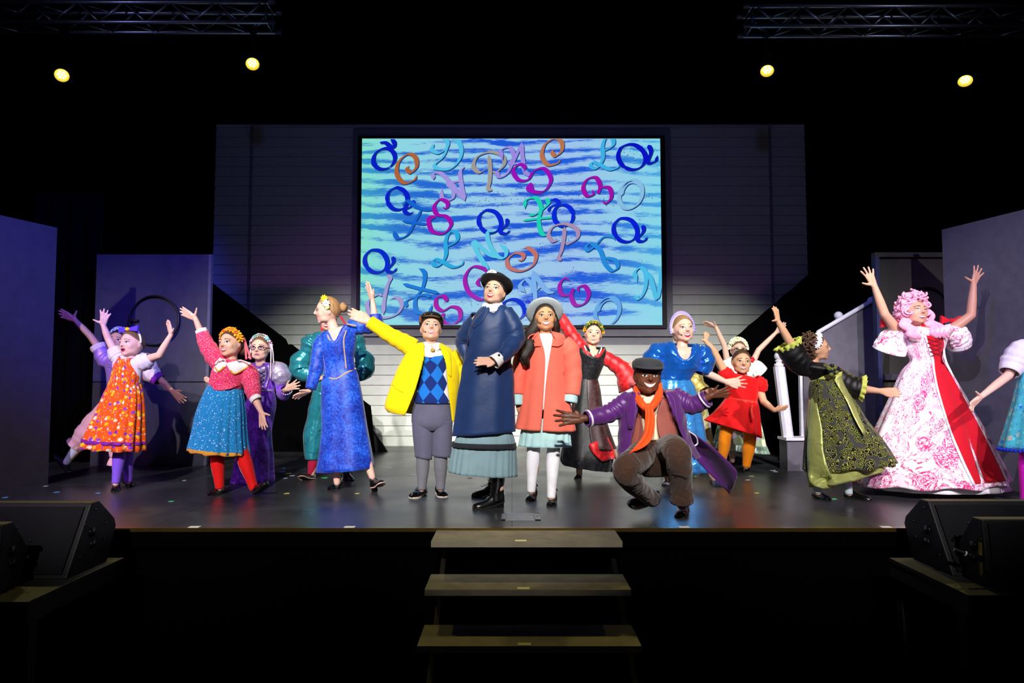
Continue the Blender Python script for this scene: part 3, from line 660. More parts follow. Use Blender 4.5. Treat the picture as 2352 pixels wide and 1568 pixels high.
# confetti flecks on the deck
CF = [(225, 1132, 'b'), (12, 1142, 'b'), (130, 1130, 'b'), (105, 1116, 'w'), (393, 1151, 'g'), (423, 1103, 'w'), (648, 1083, 'b'), (652, 1075, 'b'), (662, 1087, 'y'), (671, 1092, 'w'), (655, 1098, 'w'), (658, 1133, 'y'), (820, 1133, 'y'), (745, 1097, 'g'),
      (1079, 1097, 'y'), (1595, 1094, 'g'), (1738, 1132, 'y'), (1726, 1093, 'y'), (1717, 1102, 'w'), (1775, 1080, 'w'), (1781, 1083, 'w'), (1914, 1146, 'g'), (950, 1090, 'w'), (893, 1074, 'w')]
cm = {'b': (cloth('confetti_blue', '#58b8f0', 0.4), 'pale blue'), 'w': (cloth('confetti_white', '#c8d0d8', 0.4), 'white'), 'g': (cloth('confetti_green', '#40e080', 0.4), 'green'), 'y': (cloth('confetti_yellow', '#d8d060', 0.4), 'yellow')}
for (px, py, k) in CF:
    p = G(px, py, 0.002); a = random.uniform(-0.5, 0.5); L = random.uniform(0.018, 0.034); wv = 0.012
    u = Vector((math.cos(a), math.sin(a), 0)) * L; v = Vector((-math.sin(a), math.cos(a), 0)) * wv
    o = mk('confetti', [p - u - v, p + u - v, p + u + v + Vector((0, 0, 0.004)), p - u + v], [(0, 1, 2, 3)], cm[k][0], None, smooth=False, solid=0.001)
    tag(o, cm[k][1] + ' confetti fleck lying on the black stage deck', 'confetti', 'confetti flecks on the deck')
# ================================================================== PEOPLE
def head_pt(d):
    """unit directions (n,3) -> points of a head one unit tall; face looks to -y"""
    d = np.asarray(d, float); x, y, z = d[:, 0], d[:, 1], d[:, 2]
    px, py, pz = x * 0.372, y * 0.455, z * 0.5
    lo = np.clip(-z, 0, 1)
    px = px * (1 - 0.26 * lo ** 1.8); fr = np.clip(-y, 0, 1); bk = np.clip(y, 0, 1)
    py = py * (1 - 0.34 * lo ** 1.2 * (bk > 0)) - 0.03 * fr * lo
    py = np.where(y < 0, py * (1 - 0.05 * np.clip(z, 0, 1)), py)
    return np.stack([px, py + 0.02, pz], 1)
def hair_pt(d, f): return head_pt(d) * f
class Person:
    n = 0
    def __init__(s, label, Y, skinmat, name='person', base=None):
        s.Y = Y; s.S = F / Y; s.skin = skinmat; s.parts = []; Person.n += 1
        s.root = empty(name, base if base is not None else (0, Y, 0), label, 'person')
        s.arr = []
    def p(s, q):
        """pixel joint (x, y[, depth offset m]) -> world"""
        return W(q[0], q[1], s.Y + (q[2] if len(q) > 2 else 0.0))
    def m(s, px): return px / s.S
    def cap(s, a, b, r0, r1, n=12): s.arr.append(capsule_arr(a, b, r0, r1, n))
    # -------------------------------------------------- head
    def head(s, cx, cy, h, yaw=0, pitch=0, roll=0, dy=0.0, neck=None, neck_r=0.19):
        s.hc = s.p((cx, cy, dy)); s.hh = s.m(h); s.HR = Matrix.Rotation(math.radians(yaw), 3, 'Z') @ Matrix.Rotation(math.radians(roll), 3, 'Y') @ Matrix.Rotation(-math.radians(pitch), 3, 'X')
        V, Fs = sphere_arr(28, 20); s.arr.append((s.hw(head_pt(V)), Fs))
        def e(c, r, n=12):
            V, Fs = sphere_arr(n, 8); s.arr.append((s.hw(V * np.array(r) + np.array(c)), Fs))
        a, b = s.hw([(0, -0.425, 0.06), (0, -0.485, -0.115)]); s.cap(a, b, 0.026 * s.hh, 0.048 * s.hh, 10)
        e((-0.045, -0.445, -0.125), (0.034, 0.04, 0.03)); e((0.045, -0.445, -0.125), (0.034, 0.04, 0.03))
        e((0, -0.285, -0.425), (0.13, 0.10, 0.075)); e((0, -0.325, -0.27), (0.17, 0.085, 0.12))
        for k in (-1, 1):
            e((k * 0.165, -0.262, -0.14), (0.135, 0.115, 0.135))
            e((k * 0.185, -0.10, -0.30), (0.125, 0.21, 0.135)); e((k * 0.12, -0.22, -0.36), (0.11, 0.10, 0.09))
            e((k * 0.365, 0.03, -0.055), (0.035, 0.072, 0.105)); e((k * 0.345, 0.01, -0.12), (0.03, 0.04, 0.05))
            e((k * 0.14, -0.37, 0.10), (0.13, 0.06, 0.035))
        nb = s.p(neck) if neck else s.hc + Vector((0, 0.02, -s.hh * 0.85)); s.nb = nb
        a = Vector(s.hw([(0, 0.06, -0.22)])[0]); s.cap(a, nb, neck_r * s.hh, neck_r * 1.08 * s.hh, 16)
        return s
    def hw(s, P):
        return (np.asarray(P, float) * s.hh) @ np.array(s.HR).T + np.array(s.hc)
    # -------------------------------------------------- limbs
    def limb(s, pts, rad):
        q = [s.p(t) if len(t) <= 3 and not isinstance(t, Vector) else t for t in pts]
        n = 12; C = cat_rom([tuple(v) for v in q], n); r = np.interp(np.linspace(0, 1, n), np.linspace(0, 1, len(rad)), rad)
        for i in range(len(q) - 1): pass
        V, Fs, _ = tube_arr([Vector(c) for c in C], r, 14, cap=True); s.arr.append((V, Fs))
        s.cap(q[0], q[0] + Vector((0, 0, 1e-4)), rad[0], rad[0]); s.cap(q[-1], q[-1] + Vector((0, 0, 1e-4)), rad[-1], rad[-1])
        return q
    def arm(s, sh, el, wr, tip, thumb, spread=1.0, curl=0.12, k=1.0, fist=0.0, palm=1):
        a, b, c = s.p(sh), s.p(el), s.p(wr); r = 0.031 * k
        s.cap(a, b, r * 1.35, r * 1.08); s.cap(b, b * 0.55 + c * 0.45, r * 1.1, r * 1.02); s.cap(b * 0.55 + c * 0.45, c, r * 1.02, r * 0.70)
        s.hand(c, s.p(tip), s.p(thumb), spread, curl, palm); return s
    def hand(s, wv, tip, thumb, spread, curl, palm):
        y = tip - wv; L = y.length; y = y.normalized(); x = thumb - wv; tl = x.length
        tdir = x.normalized(); x = (x - y * x.dot(y)).normalized(); z = x.cross(y) * palm; u = L / 0.18
        def q(a, b, c=0): return wv + (x * a + y * b + z * c) * u
        r = 0.0104 * min(1.15, max(u, 0.88))
        fx = (0.030, 0.010, -0.011, -0.030); fl = (0.080, 0.090, 0.083, 0.066); fy = (0.090, 0.096, 0.091, 0.082); an = (11, 2, -8, -19)
        for i in range(4):
            s.cap(q(fx[i] * 0.45, 0.0), q(fx[i], fy[i]), r * 1.5, r * 1.28)
            b = q(fx[i], fy[i]); t = math.radians(an[i] * spread); l = fl[i] * u
            d1 = (x * math.sin(t) + y * math.cos(t)).normalized(); d2 = (d1 + z * curl * 2).normalized(); d3 = (d1 + z * curl * 5).normalized()
            m1 = b + d1 * l * 0.42; m2 = m1 + d2 * l * 0.32; m3 = m2 + d3 * l * 0.26
            s.cap(b, m1, r * 1.08, r * 0.98, 8); s.cap(m1, m2, r * 0.98, r * 0.90, 8); s.cap(m2, m3, r * 0.92, r * 0.84, 8)
        s.cap(q(0.012, 0.02), q(0.014, 0.075), r * 1.9, r * 1.6); s.cap(q(-0.010, 0.02), q(-0.016, 0.07), r * 1.8, r * 1.5)
        b = q(0.016, 0.018); e = wv + tdir * min(tl, 0.115 * u); k1 = b * 0.5 + e * 0.5 + x * 0.008 * u
        s.cap(b, k1, r * 1.55, r * 1.15, 8); s.cap(k1, e, r * 1.12, r * 0.80, 8)
    def leg(s, hip, knee, ank, k=1.0):
        a, b, c = s.p(hip), s.p(knee), s.p(ank); r = 0.05 * k
        s.cap(a, b, r * 1.1, r * 0.95); s.cap(b, b * 0.62 + c * 0.38, r, r * 1.02); s.cap(b * 0.62 + c * 0.38, c, r * 1.02, r * 0.58); return s
    def torso(s, rows, depth=0.6):
        """rows of (xl, yl, xr, yr) pixels from shoulders to hips"""
        C, A, B = s.rings(rows, 14, depth, depth); n = 20; ph = np.linspace(0, 2 * PI, n, endpoint=False)
        V = C[:, None] + A[:, None] * np.cos(ph)[None, :, None] + B[:, None] * np.sin(ph)[None, :, None]; m = len(C)
        Fs = [(i * n + k, i * n + (k + 1) % n, (i + 1) * n + (k + 1) % n, (i + 1) * n + k) for i in range(m - 1) for k in range(n)]
        Fs.append(tuple(range(n - 1, -1, -1))); Fs.append(tuple((m - 1) * n + k for k in range(n)))
        s.arr.append((V.reshape(-1, 3), Fs)); return s
    def body(s, voxel=0.0056):
        V = []; Fs = []
        for v, f in s.arr:
            b = len(V); V += [tuple(q) for q in v]; Fs += [tuple(i + b for i in g) for g in f]
        me = bpy.data.meshes.new('tmp'); me.from_pydata(V, [], Fs); me.update()
        bm = bmesh.new(); bm.from_mesh(me); bmesh.ops.recalc_face_normals(bm, faces=bm.faces); bm.to_mesh(me); bm.free()
        o = bpy.data.objects.new('tmp', me); COL.objects.link(o)
        r = o.modifiers.new('r', 'REMESH'); r.mode = 'VOXEL'; r.voxel_size = voxel
        sm = o.modifiers.new('s', 'SMOOTH'); sm.factor = 0.5; sm.iterations = 2
        dg = bpy.context.evaluated_depsgraph_get(); ev = o.evaluated_get(dg)
        em = bpy.data.meshes.new_from_object(ev); bpy.data.objects.remove(o); bpy.data.meshes.remove(me)
        nv = len(em.vertices); co = np.empty(nv * 3); em.vertices.foreach_get('co', co); co = co.reshape(-1, 3)
        polys = [tuple(p.vertices) for p in em.polygons]
        L = ((co - np.array(s.hc)) / s.hh) @ np.array(s.HR)
        wgt = np.clip(1.25 - np.linalg.norm(L * np.array((1.0, 1.0, 1.0)), axis=1) / 0.62, 0, 1) * 1.6
        wgt = np.clip(wgt, 0, 1) * (1 - np.exp(-(L[:, 0] / 0.075) ** 2 - ((L[:, 2] + 0.06) / 0.12) ** 2) * (L[:, 1] < -0.25)) * (np.abs(L[:, 0]) < 0.325)
        E = np.array([(f[i], f[(i + 1) % len(f)]) for f in polys for i in range(len(f))], np.int64); sel = wgt[E[:, 0]] > 0.01; E = E[sel]
        deg = np.maximum(np.bincount(E[:, 0], minlength=nv), 1)[:, None]
        for _ in range(16):
            acc = np.stack([np.bincount(E[:, 0], co[E[:, 1], k], nv) for k in range(3)], 1)
            co = co + (acc / deg - co) * (0.6 * wgt)[:, None] * (np.bincount(E[:, 0], minlength=nv) > 0)[:, None]
        hp = (co - np.array(s.hc)) ; near = np.linalg.norm(hp, axis=1) < s.hh * 1.1
        idx = np.where(near)[0]; mp = {int(i): k for k, i in enumerate(idx)}
        s.bvh = BVHTree.FromPolygons([Vector(co[i]) for i in idx], [tuple(mp[i] for i in f) for f in polys if all(i in mp for i in f)])
        bpy.data.meshes.remove(em)
        s.body_o = mk('body', co, polys, s.skin, s.root); return s
    # -------------------------------------------------- face
    def proj(s, u, v, off):
        R = s.HR; o = s.hc + R @ (Vector((u, -1.2, v)) * s.hh); d = R @ Vector((0, 1, 0)); h = s.bvh.ray_cast(o, d)
        if h[0] is None: return s.hc + R @ (Vector((u, -0.3, v)) * s.hh)
        return h[0] - d * off * s.hh
    def patch(s, name, P, Fs, mats, mi=None, off=0.006, solid=0.0):
        V = [tuple(s.proj(u, v, off if len(q) == 0 else q[0])) for (u, v, *q) in P]
        return mk(name, V, Fs, mats, s.root, mi=mi)
    def face(s, smile=0.6, teeth=0.7, lips='#b8404a', eye='#4a3628', brow='#4a3424', mouth_w=0.30, open_=0.06, lid=1.0, cheek=None, mouth_x=0.0, closed=False):
        L = cloth('lip_' + lips, lips, 0.45, 0.05); T = cloth('teeth_white', '#f2efe8', 0.35, 0.02); D = cloth('mouth_dark', '#3a1014', 0.8)
        WH = cloth('eye_white', '#d8d3ce', 0.3, 0.02); IR = cloth('iris_' + eye, eye, 0.25); PU = cloth('pupil_black', '#050404', 0.2); LA = cloth('lash_' + brow, '#1c1210', 0.6); BR = cloth('brow_' + brow, brow, 0.8)
        for k in (-1, 1):
            P = []; Fs = []; mi = []; n = 9; ex, ez, w2 = k * 0.155, 0.0, 0.076
            top = lambda t: 0.036 * lid * math.sin(PI * t) ** 0.8; bot = lambda t: -0.030 * math.sin(PI * t) ** 0.9
            for i in range(n):
                t = i / (n - 1); x = ex + w2 * (2 * t - 1) * 1.0; tilt = 0.010 * k * (2 * t - 1)
                a, b = ez + top(t) + tilt, ez + bot(t) + tilt
                if closed: b = a - 0.008
                for q in range(4): P.append((x, b + (a - b) * q / 3, 0.006))
            for i in range(n - 1):
                for q in range(3): Fs.append((i * 4 + q, (i + 1) * 4 + q, (i + 1) * 4 + q + 1, i * 4 + q + 1)); mi.append(0)
            if not closed:
                for rad, off, m_ in ((0.031 * lid ** 0.5, 0.012, 1), (0.017, 0.016, 2)):
                    b = len(P); P.append((ex, ez + 0.004, off))
                    for j in range(10): P.append((ex + rad * math.cos(j * PI / 5), ez + 0.004 + rad * math.sin(j * PI / 5), off))
                    for j in range(10): Fs.append((b, b + 1 + j, b + 1 + (j + 1) % 10)); mi.append(m_)
                b = len(P)
                for a_ in ((-0.010, 0.016),): P += [(ex - 0.016, ez + 0.014, 0.019), (ex - 0.006, ez + 0.014, 0.019), (ex - 0.006, ez + 0.024, 0.019), (ex - 0.016, ez + 0.024, 0.019)]  # small white square over the pupil, a painted catchlight
                Fs.append((b, b + 1, b + 2, b + 3)); mi.append(0)
            b = len(P)
            for i in range(n):
                t = i / (n - 1); x = ex + w2 * 1.12 * (2 * t - 1); a = ez + top(t) + 0.010 * k * (2 * t - 1)
                P += [(x, a - 0.006, 0.014), (x, a + 0.014, 0.014)]
            for i in range(n - 1): Fs.append((b + 2 * i, b + 2 * i + 2, b + 2 * i + 3, b + 2 * i + 1)); mi.append(3)
            s.patch('eye', P, Fs, [WH, IR, PU, LA], mi)
            P = []; Fs = []
            for i in range(8):
                t = i / 7; x = k * (0.065 + 0.19 * t); z = 0.098 + 0.035 * math.sin(PI * (0.15 + 0.72 * t)) - 0.02 * t; hw2 = 0.016 * (1 - 0.75 * t)
                P += [(x, z - hw2, 0.012), (x, z + hw2, 0.012)]
            for i in range(7): Fs.append((2 * i, 2 * i + 2, 2 * i + 3, 2 * i + 1))
            s.patch('eyebrow', P, Fs, BR)
        # mouth: lips ring, teeth or dark gap between
        n = 13; P = []; Fs = []; mi = []; mz = -0.265; hw2 = mouth_w / 2
        for i in range(n):
            t = 2 * i / (n - 1) - 1; e = 1 - abs(t) ** 2.2
            mid = mz + 0.085 * smile * t * t; up_in = mid + open_ * 0.42 * e * (1 - 0.7 * smile * 0.5); lo_in = mid - open_ * e
            up_out = up_in + 0.030 * e ** 0.8 + 0.004 - 0.010 * math.exp(-(t * 7) ** 2); lo_out = lo_in - 0.042 * e ** 0.8 - 0.003
            x = mouth_x + hw2 * t; P += [(x, lo_out, 0.006), (x, lo_in, 0.016), (x, lo_in + (up_in - lo_in) * 0.35, 0.004), (x, up_in, 0.014), (x, up_out, 0.006)]
        for i in range(n - 1):
            for q, m_ in ((0, 0), (1, 2 if teeth < 0.99 else 1), (2, 1 if teeth > 0 else 2), (3, 0)):
                Fs.append((i * 5 + q, (i + 1) * 5 + q, (i + 1) * 5 + q + 1, i * 5 + q + 1)); mi.append(m_)
        s.patch('mouth', P, Fs, [L, T, D], mi)
        P = []; Fs = []
        for k in (-1, 1):
            b = len(P); P.append((k * 0.036, -0.152, 0.006))
            for j in range(8): P.append((k * 0.036 + 0.017 * math.cos(j * PI / 4), -0.152 + 0.010 * math.sin(j * PI / 4), 0.006))
            for j in range(8): Fs.append((b, b + 1 + j, b + 1 + (j + 1) % 8))
        return s
    def mic(s, side=-1):
        a = [s.proj(side * 0.30, -0.10, 0.03), s.proj(side * 0.27, -0.22, 0.03), s.proj(side * 0.20, -0.26, 0.03)]
        m = MB(); m.tube(a, 0.0022, 6); m.ball(a[-1], 0.006, 8); m.build('headset_microphone', cloth('mic_brown', '#5a3a28', 0.5), s.root); return s
    def glasses(s, hexc='#5a1a50'):
        M = cloth('specs_' + hexc, hexc, 0.3)
        m = MB()
        for k in (-1, 1):
            pts = [s.proj(k * 0.165, 0, 0.06) + s.HR @ Vector((0.105 * math.cos(t), 0, 0.072 * math.sin(t))) * s.hh for t in np.linspace(0, 2 * PI, 17)]
            m.tube(pts, 0.0032, 6)
            m.tube([s.proj(k * 0.165, 0, 0.06) + s.HR @ Vector((k * 0.105, 0, 0.01)) * s.hh, Vector(s.hw([(k * 0.39, 0.02, 0.02)])[0])], 0.003, 6)
        m.tube([s.proj(-0.165, 0, 0.06) + s.HR @ Vector((0.105, 0, 0.01)) * s.hh, s.proj(0.165, 0, 0.06) + s.HR @ Vector((-0.105, 0, 0.01)) * s.hh], 0.003, 6)
        m.build('eyeglasses', M, s.root, smooth=True); return s
    # -------------------------------------------------- hair
    def hair(s, mat, front=50, side=88, back=128, f=1.07, name='hair', bumps=0.012, part=0.0, nr=22, na=72):
        az = np.linspace(0, 2 * PI, na, endpoint=False)      # 0 = +x, 270 = face
        fr = np.clip(-np.sin(az), 0, 1); bk = np.clip(np.sin(az), 0, 1)
        mx = np.radians(side + (front - side) * fr ** 1.3 + (back - side) * bk ** 0.7)
        V = []; UV = []
        for i in range(nr):
            t = i / (nr - 1); ph = mx * t
            d = np.stack([np.sin(ph) * np.cos(az), np.sin(ph) * np.sin(az), np.cos(ph)], 1)
            ff = f + bumps * np.sin(az * 17 + 3 * t) * t + bumps * 0.6 * np.sin(az * 31 - 5 * t)
            if i == nr - 1: ff = ff * 0 + 0.97
            V.append(head_pt(d) * ff[:, None]); UV.append(np.stack([az / 6.0, np.full(na, t * 0.3)], 1))
        V = np.concatenate(V); UV = np.concatenate(UV)
        Fs = [(i * na + k, (i + 1) * na + k, (i + 1) * na + (k + 1) % na, i * na + (k + 1) % na) for i in range(nr - 1) for k in range(na)]
        return mk(name, s.hw(V), Fs, mat, s.root, uv=UV)
    def bun(s, c, r, mat, name='hair_bun'):
        V, Fs = sphere_arr(24, 16); t = np.arctan2(V[:, 2], V[:, 0]); rr = np.hypot(V[:, 0], V[:, 2])
        V = V * (1 + 0.10 * np.sin(t * 3 + rr * 9))[:, None]
        return mk(name, s.hw(V * r + np.array(c)), Fs, mat, s.root, uv=np.stack([t, rr], 1) * 0.1)
    def lock(s, pts, rad, mat, name='hair_lock', head=True, wav=0.0, flat=0.6):
        P = np.array(pts, float); P = s.hw(P) if head else np.array([tuple(s.p(q)) for q in pts])
        C = cat_rom(P, 24); 
        if wav: C[:, 0] += wav * np.sin(np.linspace(0, 14, 24)); C[:, 1] += wav * 0.5 * np.cos(np.linspace(0, 11, 24))
        r = np.interp(np.linspace(0, 1, 24), np.linspace(0, 1, len(rad)), rad); V, Fs, UV = tube_arr([Vector(c) for c in C], r, 12, cap=True, flat=flat)
        return mk(name, V, Fs, mat, s.root, uv=UV)
    def crown(s, name, cols, n=12, r=0.11, tilt=20, ring=1.10, petals=6, arc_=(180, 360), centre='#e8b020', band=None, z=0.0, leaf=None):
        """band of flowers over the head from ear to ear"""
        r *= 1.35; tilt += 16; ring += 0.03; Rt = Matrix.Rotation(math.radians(tilt), 3, 'X')
        def pos(a): 
            d = Rt @ Vector((math.cos(a), 0.0, math.sin(a))); p = head_pt(np.array([tuple(d)]))[0] * ring; return Vector(p) + Vector((0, 0, z))
        A = [math.radians(8 + 164 * i / 24) for i in range(25)]
        V, Fs, _ = tube_arr([Vector(q) for q in s.hw([tuple(pos(a)) for a in A])], 0.008, 8, cap=True)
        root = mk(name, V, Fs, band or cloth('wreath_stem', '#3f6a2a', 0.8), s.root)
        for i in range(n):
            a = math.radians(10 + 160 * (i + 0.5) / n); c = pos(a); nrm = c.normalized(); col = cols[i % len(cols)]
            off = Vector((0, (random.random() - 0.5) * 0.06, 0)); ctr = Vector(s.hw([tuple(c + off)])[0]); nw = (s.HR @ nrm + Vector((0, -0.8, 0.1))).normalized(); R = nw.to_track_quat('Z', 'Y').to_matrix()
            m = MB(); rr = r * s.hh * random.uniform(0.85, 1.15)
            for k in range(petals):
                t = 2 * PI * k / petals + i; V = []
                for (uu, vv, hz) in [(0.1, -0.06, 0.1), (0.6, -0.26, 0.16), (1.0, -0.12, 0.05), (1.05, 0.12, 0.05), (0.6, 0.26, 0.16), (0.1, 0.06, 0.1)]:
                    V.append(ctr + R @ (Vector((uu * math.cos(t) - vv * math.sin(t), uu * math.sin(t) + vv * math.cos(t), hz)) * rr))
                m.add(V, [tuple(range(6))], 0)
            m.ball(ctr + R @ Vector((0, 0, 0.12 * rr)), 0.26 * rr, 8, 1)
            o = m.build('flower', [cloth('petal_' + col, col, 0.7), cloth('flower_eye_' + centre, centre, 0.7)], root, solid=0.0015)
        return root
    # -------------------------------------------------- garments
    def rings(s, rows, nr, d0, d1, dy=0.0, dmin=0.0):
        R = np.array([r[:4] for r in rows], float); R = cat_rom(R, nr); C = []; A = []; B = []
        for i, (xl, yl, xr, yr) in enumerate(R):
            a = W(xl, yl, s.Y + dy); b = W(xr, yr, s.Y + dy); c = (a + b) / 2; h = (b - a) / 2
            C.append(tuple(c)); A.append(tuple(h)); dd = d0 + (d1 - d0) * i / (nr - 1); B.append((0, max(h.length * dd, dmin), 0))
        return np.array(C), np.array(A), np.array(B)
    def garment(s, name, rows, mat, depth=(0.62, 0.8), folds=(), nphi=96, nr=40, opening=False, dip=0.0, dipw=0.9, solid=0.008, dy=0.0, hem=0.0, wr=0.0, parent=None, dip_side=0.0, backdip=0.0, dmin=0.0):
        """loft through pixel silhouettes (xl, yl, xr, yr[, opening l, opening r]); folds = (count, depth at top, depth at hem, phase)"""
        C, A, B = s.rings(rows, nr, depth[0], depth[1], dy, dmin); t = np.linspace(0, 1, nr)
        if opening:
            O = cat_rom(np.array([r[4:6] for r in rows], float), nr); X = cat_rom(np.array([r[:4] for r in rows], float), nr)
            cx = (X[:, 0] + X[:, 2]) / 2; hx = (X[:, 2] - X[:, 0]) / 2
            ur = np.clip((O[:, 1] - cx) / hx, -0.98, 0.98); ul = np.clip((O[:, 0] - cx) / hx, -0.98, 0.98)
            p0 = -np.arccos(ur); p1 = 2 * PI - np.arccos(ul); PH = p0[:, None] + (p1 - p0)[:, None] * np.linspace(0, 1, nphi)[None]
        else: PH = np.repeat(np.linspace(-PI / 2, 1.5 * PI, nphi, endpoint=False)[None] + PI, nr, 0)
        Mg = np.ones((nr, nphi)); ss = Person.n * 1.7
        for (n, a0, a1, phs) in folds:
            amp = a0 + (a1 - a0) * t; Mg -= amp[:, None] * (0.5 + 0.5 * np.sin(n * PH + phs + ss + 0.5 * np.sin(3 * PH + ss) + 0.8 * t[:, None])) 
        if wr: Mg += wr * np.sin(6 * PH + 40 * t[:, None] + 2 * np.sin(2 * PH)) * np.sin(PI * t)[:, None]
        V = C[:, None] + A[:, None] * (np.cos(PH) * Mg)[..., None] + B[:, None] * (np.sin(PH) * Mg)[..., None]
        if dip or dip_side or backdip:
            fr = np.clip(-np.sin(PH), 0, 1); g = np.exp(-(np.arccos(np.clip(fr, 0, 1)) / dipw) ** 2 * 2) * (np.sin(PH) < 0)
            dec = (1 - t)[:, None] ** 3; V[..., 2] -= (dip * g + dip_side * (1 - g)) * dec
        if hem: V[-1, :, 2] += hem * np.sin(9 * PH[-1] + ss); V[-2, :, 2] += 0.5 * hem * np.sin(9 * PH[-2] + ss)
        Ls = np.concatenate([[0], np.cumsum(np.linalg.norm(np.diff(C, axis=0), axis=1))]); rad = np.linalg.norm(A, axis=1)
        UV = np.zeros((nr, nphi, 2)); UV[..., 0] = (PH - 1.5 * PI) * rad.max() * 0.8; UV[..., 1] = -Ls[:, None]
        if opening: Fs = [(i * nphi + k, (i + 1) * nphi + k, (i + 1) * nphi + k + 1, i * nphi + k + 1) for i in range(nr - 1) for k in range(nphi - 1)]
        else: Fs = [(i * nphi + k, (i + 1) * nphi + k, (i + 1) * nphi + (k + 1) % nphi, i * nphi + (k + 1) % nphi) for i in range(nr - 1) for k in range(nphi)]
        Fs = [f[::-1] for f in Fs]
        o = mk(name, V.reshape(-1, 3), Fs, mat, parent or s.root, uv=UV.reshape(-1, 2), solid=solid); o['_'] = 0; del o['_']
        s.last = (V, PH); return o
    def sleeve(s, name, pts, radii, mat, n=30, nphi=28, wr=0.05, wn=5, solid=0.006, parent=None, pleat=0.0, flat=None):
        """radii in pixels along the arm"""
        q = [s.p(t) for t in pts]; C = cat_rom([tuple(v) for v in q], n); r = np.interp(np.linspace(0, 1, n), np.linspace(0, 1, len(radii)), radii) / s.S
        V, Fs, UV = tube_arr([Vector(c) for c in C], r, nphi, flat=flat); V = V.reshape(n, nphi, 3)
        ph = np.linspace(0, 2 * PI, nphi, endpoint=False); t = np.linspace(0, 1, n)
        k = 1 + wr * np.sin(wn * 2 * PI * t[:, None] + 1.3 * np.sin(2 * ph)[None] + Person.n) * np.sin(PI * np.clip(t, 0.03, 0.97))[:, None] + pleat * np.sin(11 * ph)[None] * np.sin(PI * t)[:, None]
        V = C[:, None] + (V - C[:, None]) * k[..., None]
        return mk(name, V.reshape(-1, 3), Fs, mat, parent or s.root, uv=UV, solid=solid, offset=0)
    def line(s, name, pts, rpx, mat, dy=-0.0, parent=None, n=24, smooth_=True):
        """piping or cord through pixel points"""
        q = [s.p(t) for t in pts]; C = cat_rom([tuple(v) for v in q], n) if smooth_ else [tuple(v) for v in q]
        V, Fs, UV = tube_arr([Vector(c) for c in C], rpx / s.S, 8, cap=True); return mk(name, V, Fs, mat, parent or s.root, uv=UV)
    def onto(s, obj, px, py, off=0.006):
        """pixel dropped on the front of one of this person's garments"""
        if not hasattr(s, 'bv'): s.bv = {}
        if obj.name not in s.bv:
            me = obj.data; o0 = origin(obj); s.bv[obj.name] = BVHTree.FromPolygons([v.co + o0 for v in me.vertices], [tuple(p.vertices) for p in me.polygons])
        d = (W(px, py, s.Y) - CAM).normalized(); h = s.bv[obj.name].ray_cast(CAM, d)
        return (h[0] - d * off) if h[0] is not None else W(px, py, s.Y - 0.12)
    def trim(s, name, obj, pts, wpx, mat, off=0.006, n=24, solid=0.003):
        """ribbon or braid laid on a garment along pixel points"""
        C = cat_rom(np.array(pts, float), n); P = [s.onto(obj, x, y, off) for x, y in C]
        ww = wpx / s.S; return strip(name, P, ww, mat, s.root, (0, -1, 0), solid)
    def cover(s, name, obj, outline_rows, mat, off=0.008, n=14, m=10, solid=0.004):
        """panel laid on a garment: rows (xl, yl, xr, yr) in pixels"""
        R = cat_rom(np.array([r[:4] for r in outline_rows], float), n); V = []; UV = []
        for (xl, yl, xr, yr) in R:
            for k in range(m):
                t = k / (m - 1); px, py = xl + (xr - xl) * t, yl + (yr - yl) * t
                V.append(tuple(s.onto(obj, px, py, off))); UV.append((px / s.S, -py / s.S))
        Fs = [(i * m + k, i * m + k + 1, (i + 1) * m + k + 1, (i + 1) * m + k) for i in range(n - 1) for k in range(m - 1)]
        Fs = [f[::-1] for f in Fs]
        return mk(name, V, Fs, mat, s.root, uv=UV, solid=solid, offset=0)
    def button(s, obj, px, py, r, mat, name='button'):
        p = s.onto(obj, px, py, 0.004); m = MB(); m.ball(p, r / s.S, 10, sc=(1, 0.5, 1)); return m.build(name, mat, s.root, smooth=True)
    def stocking(s, knee, ank, k, mat, top=None, name='stocking', hip=None):
        b, c = s.p(knee), s.p(ank); r = 0.05 * k * 1.06 + 0.003; pts = [b, b * 0.62 + c * 0.38, b * 0.25 + c * 0.75, c]; rr = [r, r * 1.02, r * 0.74, r * 0.62]
        if hip is not None: pts = [s.p(hip)] + pts; rr = [r * 1.3] + rr
        C = cat_rom([tuple(v) for v in pts], 20); R = np.interp(np.linspace(0, 1, 20), np.linspace(0, 1, len(rr)), rr)
        V, Fs, UV = tube_arr([Vector(q) for q in C], R, 20, cap=True); return mk(name, V, Fs, mat, s.root, uv=UV)
    def shoe(s, ank, heel, toe, mat, L=0.22, kind='flat', sole='#15110e', name='shoe', wide=1.0, ground=True, hi=0.0):
        """ank, heel, toe pixel points (with depth offsets unless the sole rests on the deck)"""
        A = s.p(ank)
        if ground: H = G(heel[0], heel[1]); T = G(toe[0], toe[1])
        else: H = s.p(heel); T = s.p(toe)
        ax = (T - H)
        if ground: ax.z = 0
        ax = ax.normalized() if ax.length > 1e-4 else Vector((0, -1, 0)); up = (A - H); up = (up - ax * up.dot(ax)).normalized()
        if ground: up = Vector((0, 0, 1))
        sd = ax.cross(up); u = L / 0.22
        base = H - ax * 0.01
        lift = {'flat': 0.010, 'heel': 0.045, 'boot': 0.035, 'lace': 0.014}[kind]
        prof = [(0.0, 0.020, 0.052), (0.012, 0.030, 0.062), (0.05, 0.034, 0.060), (0.09, 0.033, 0.052), (0.13, 0.036, 0.042), (0.17, 0.039, 0.034), (0.20, 0.034, 0.028), (0.218, 0.020, 0.020), (0.224, 0.006, 0.010)]
        if kind == 'boot': prof = [(l, w_, h * (1.35 if l < 0.1 else 1.1)) for l, w_, h in prof]
        V = []; Fs = []; n = 16
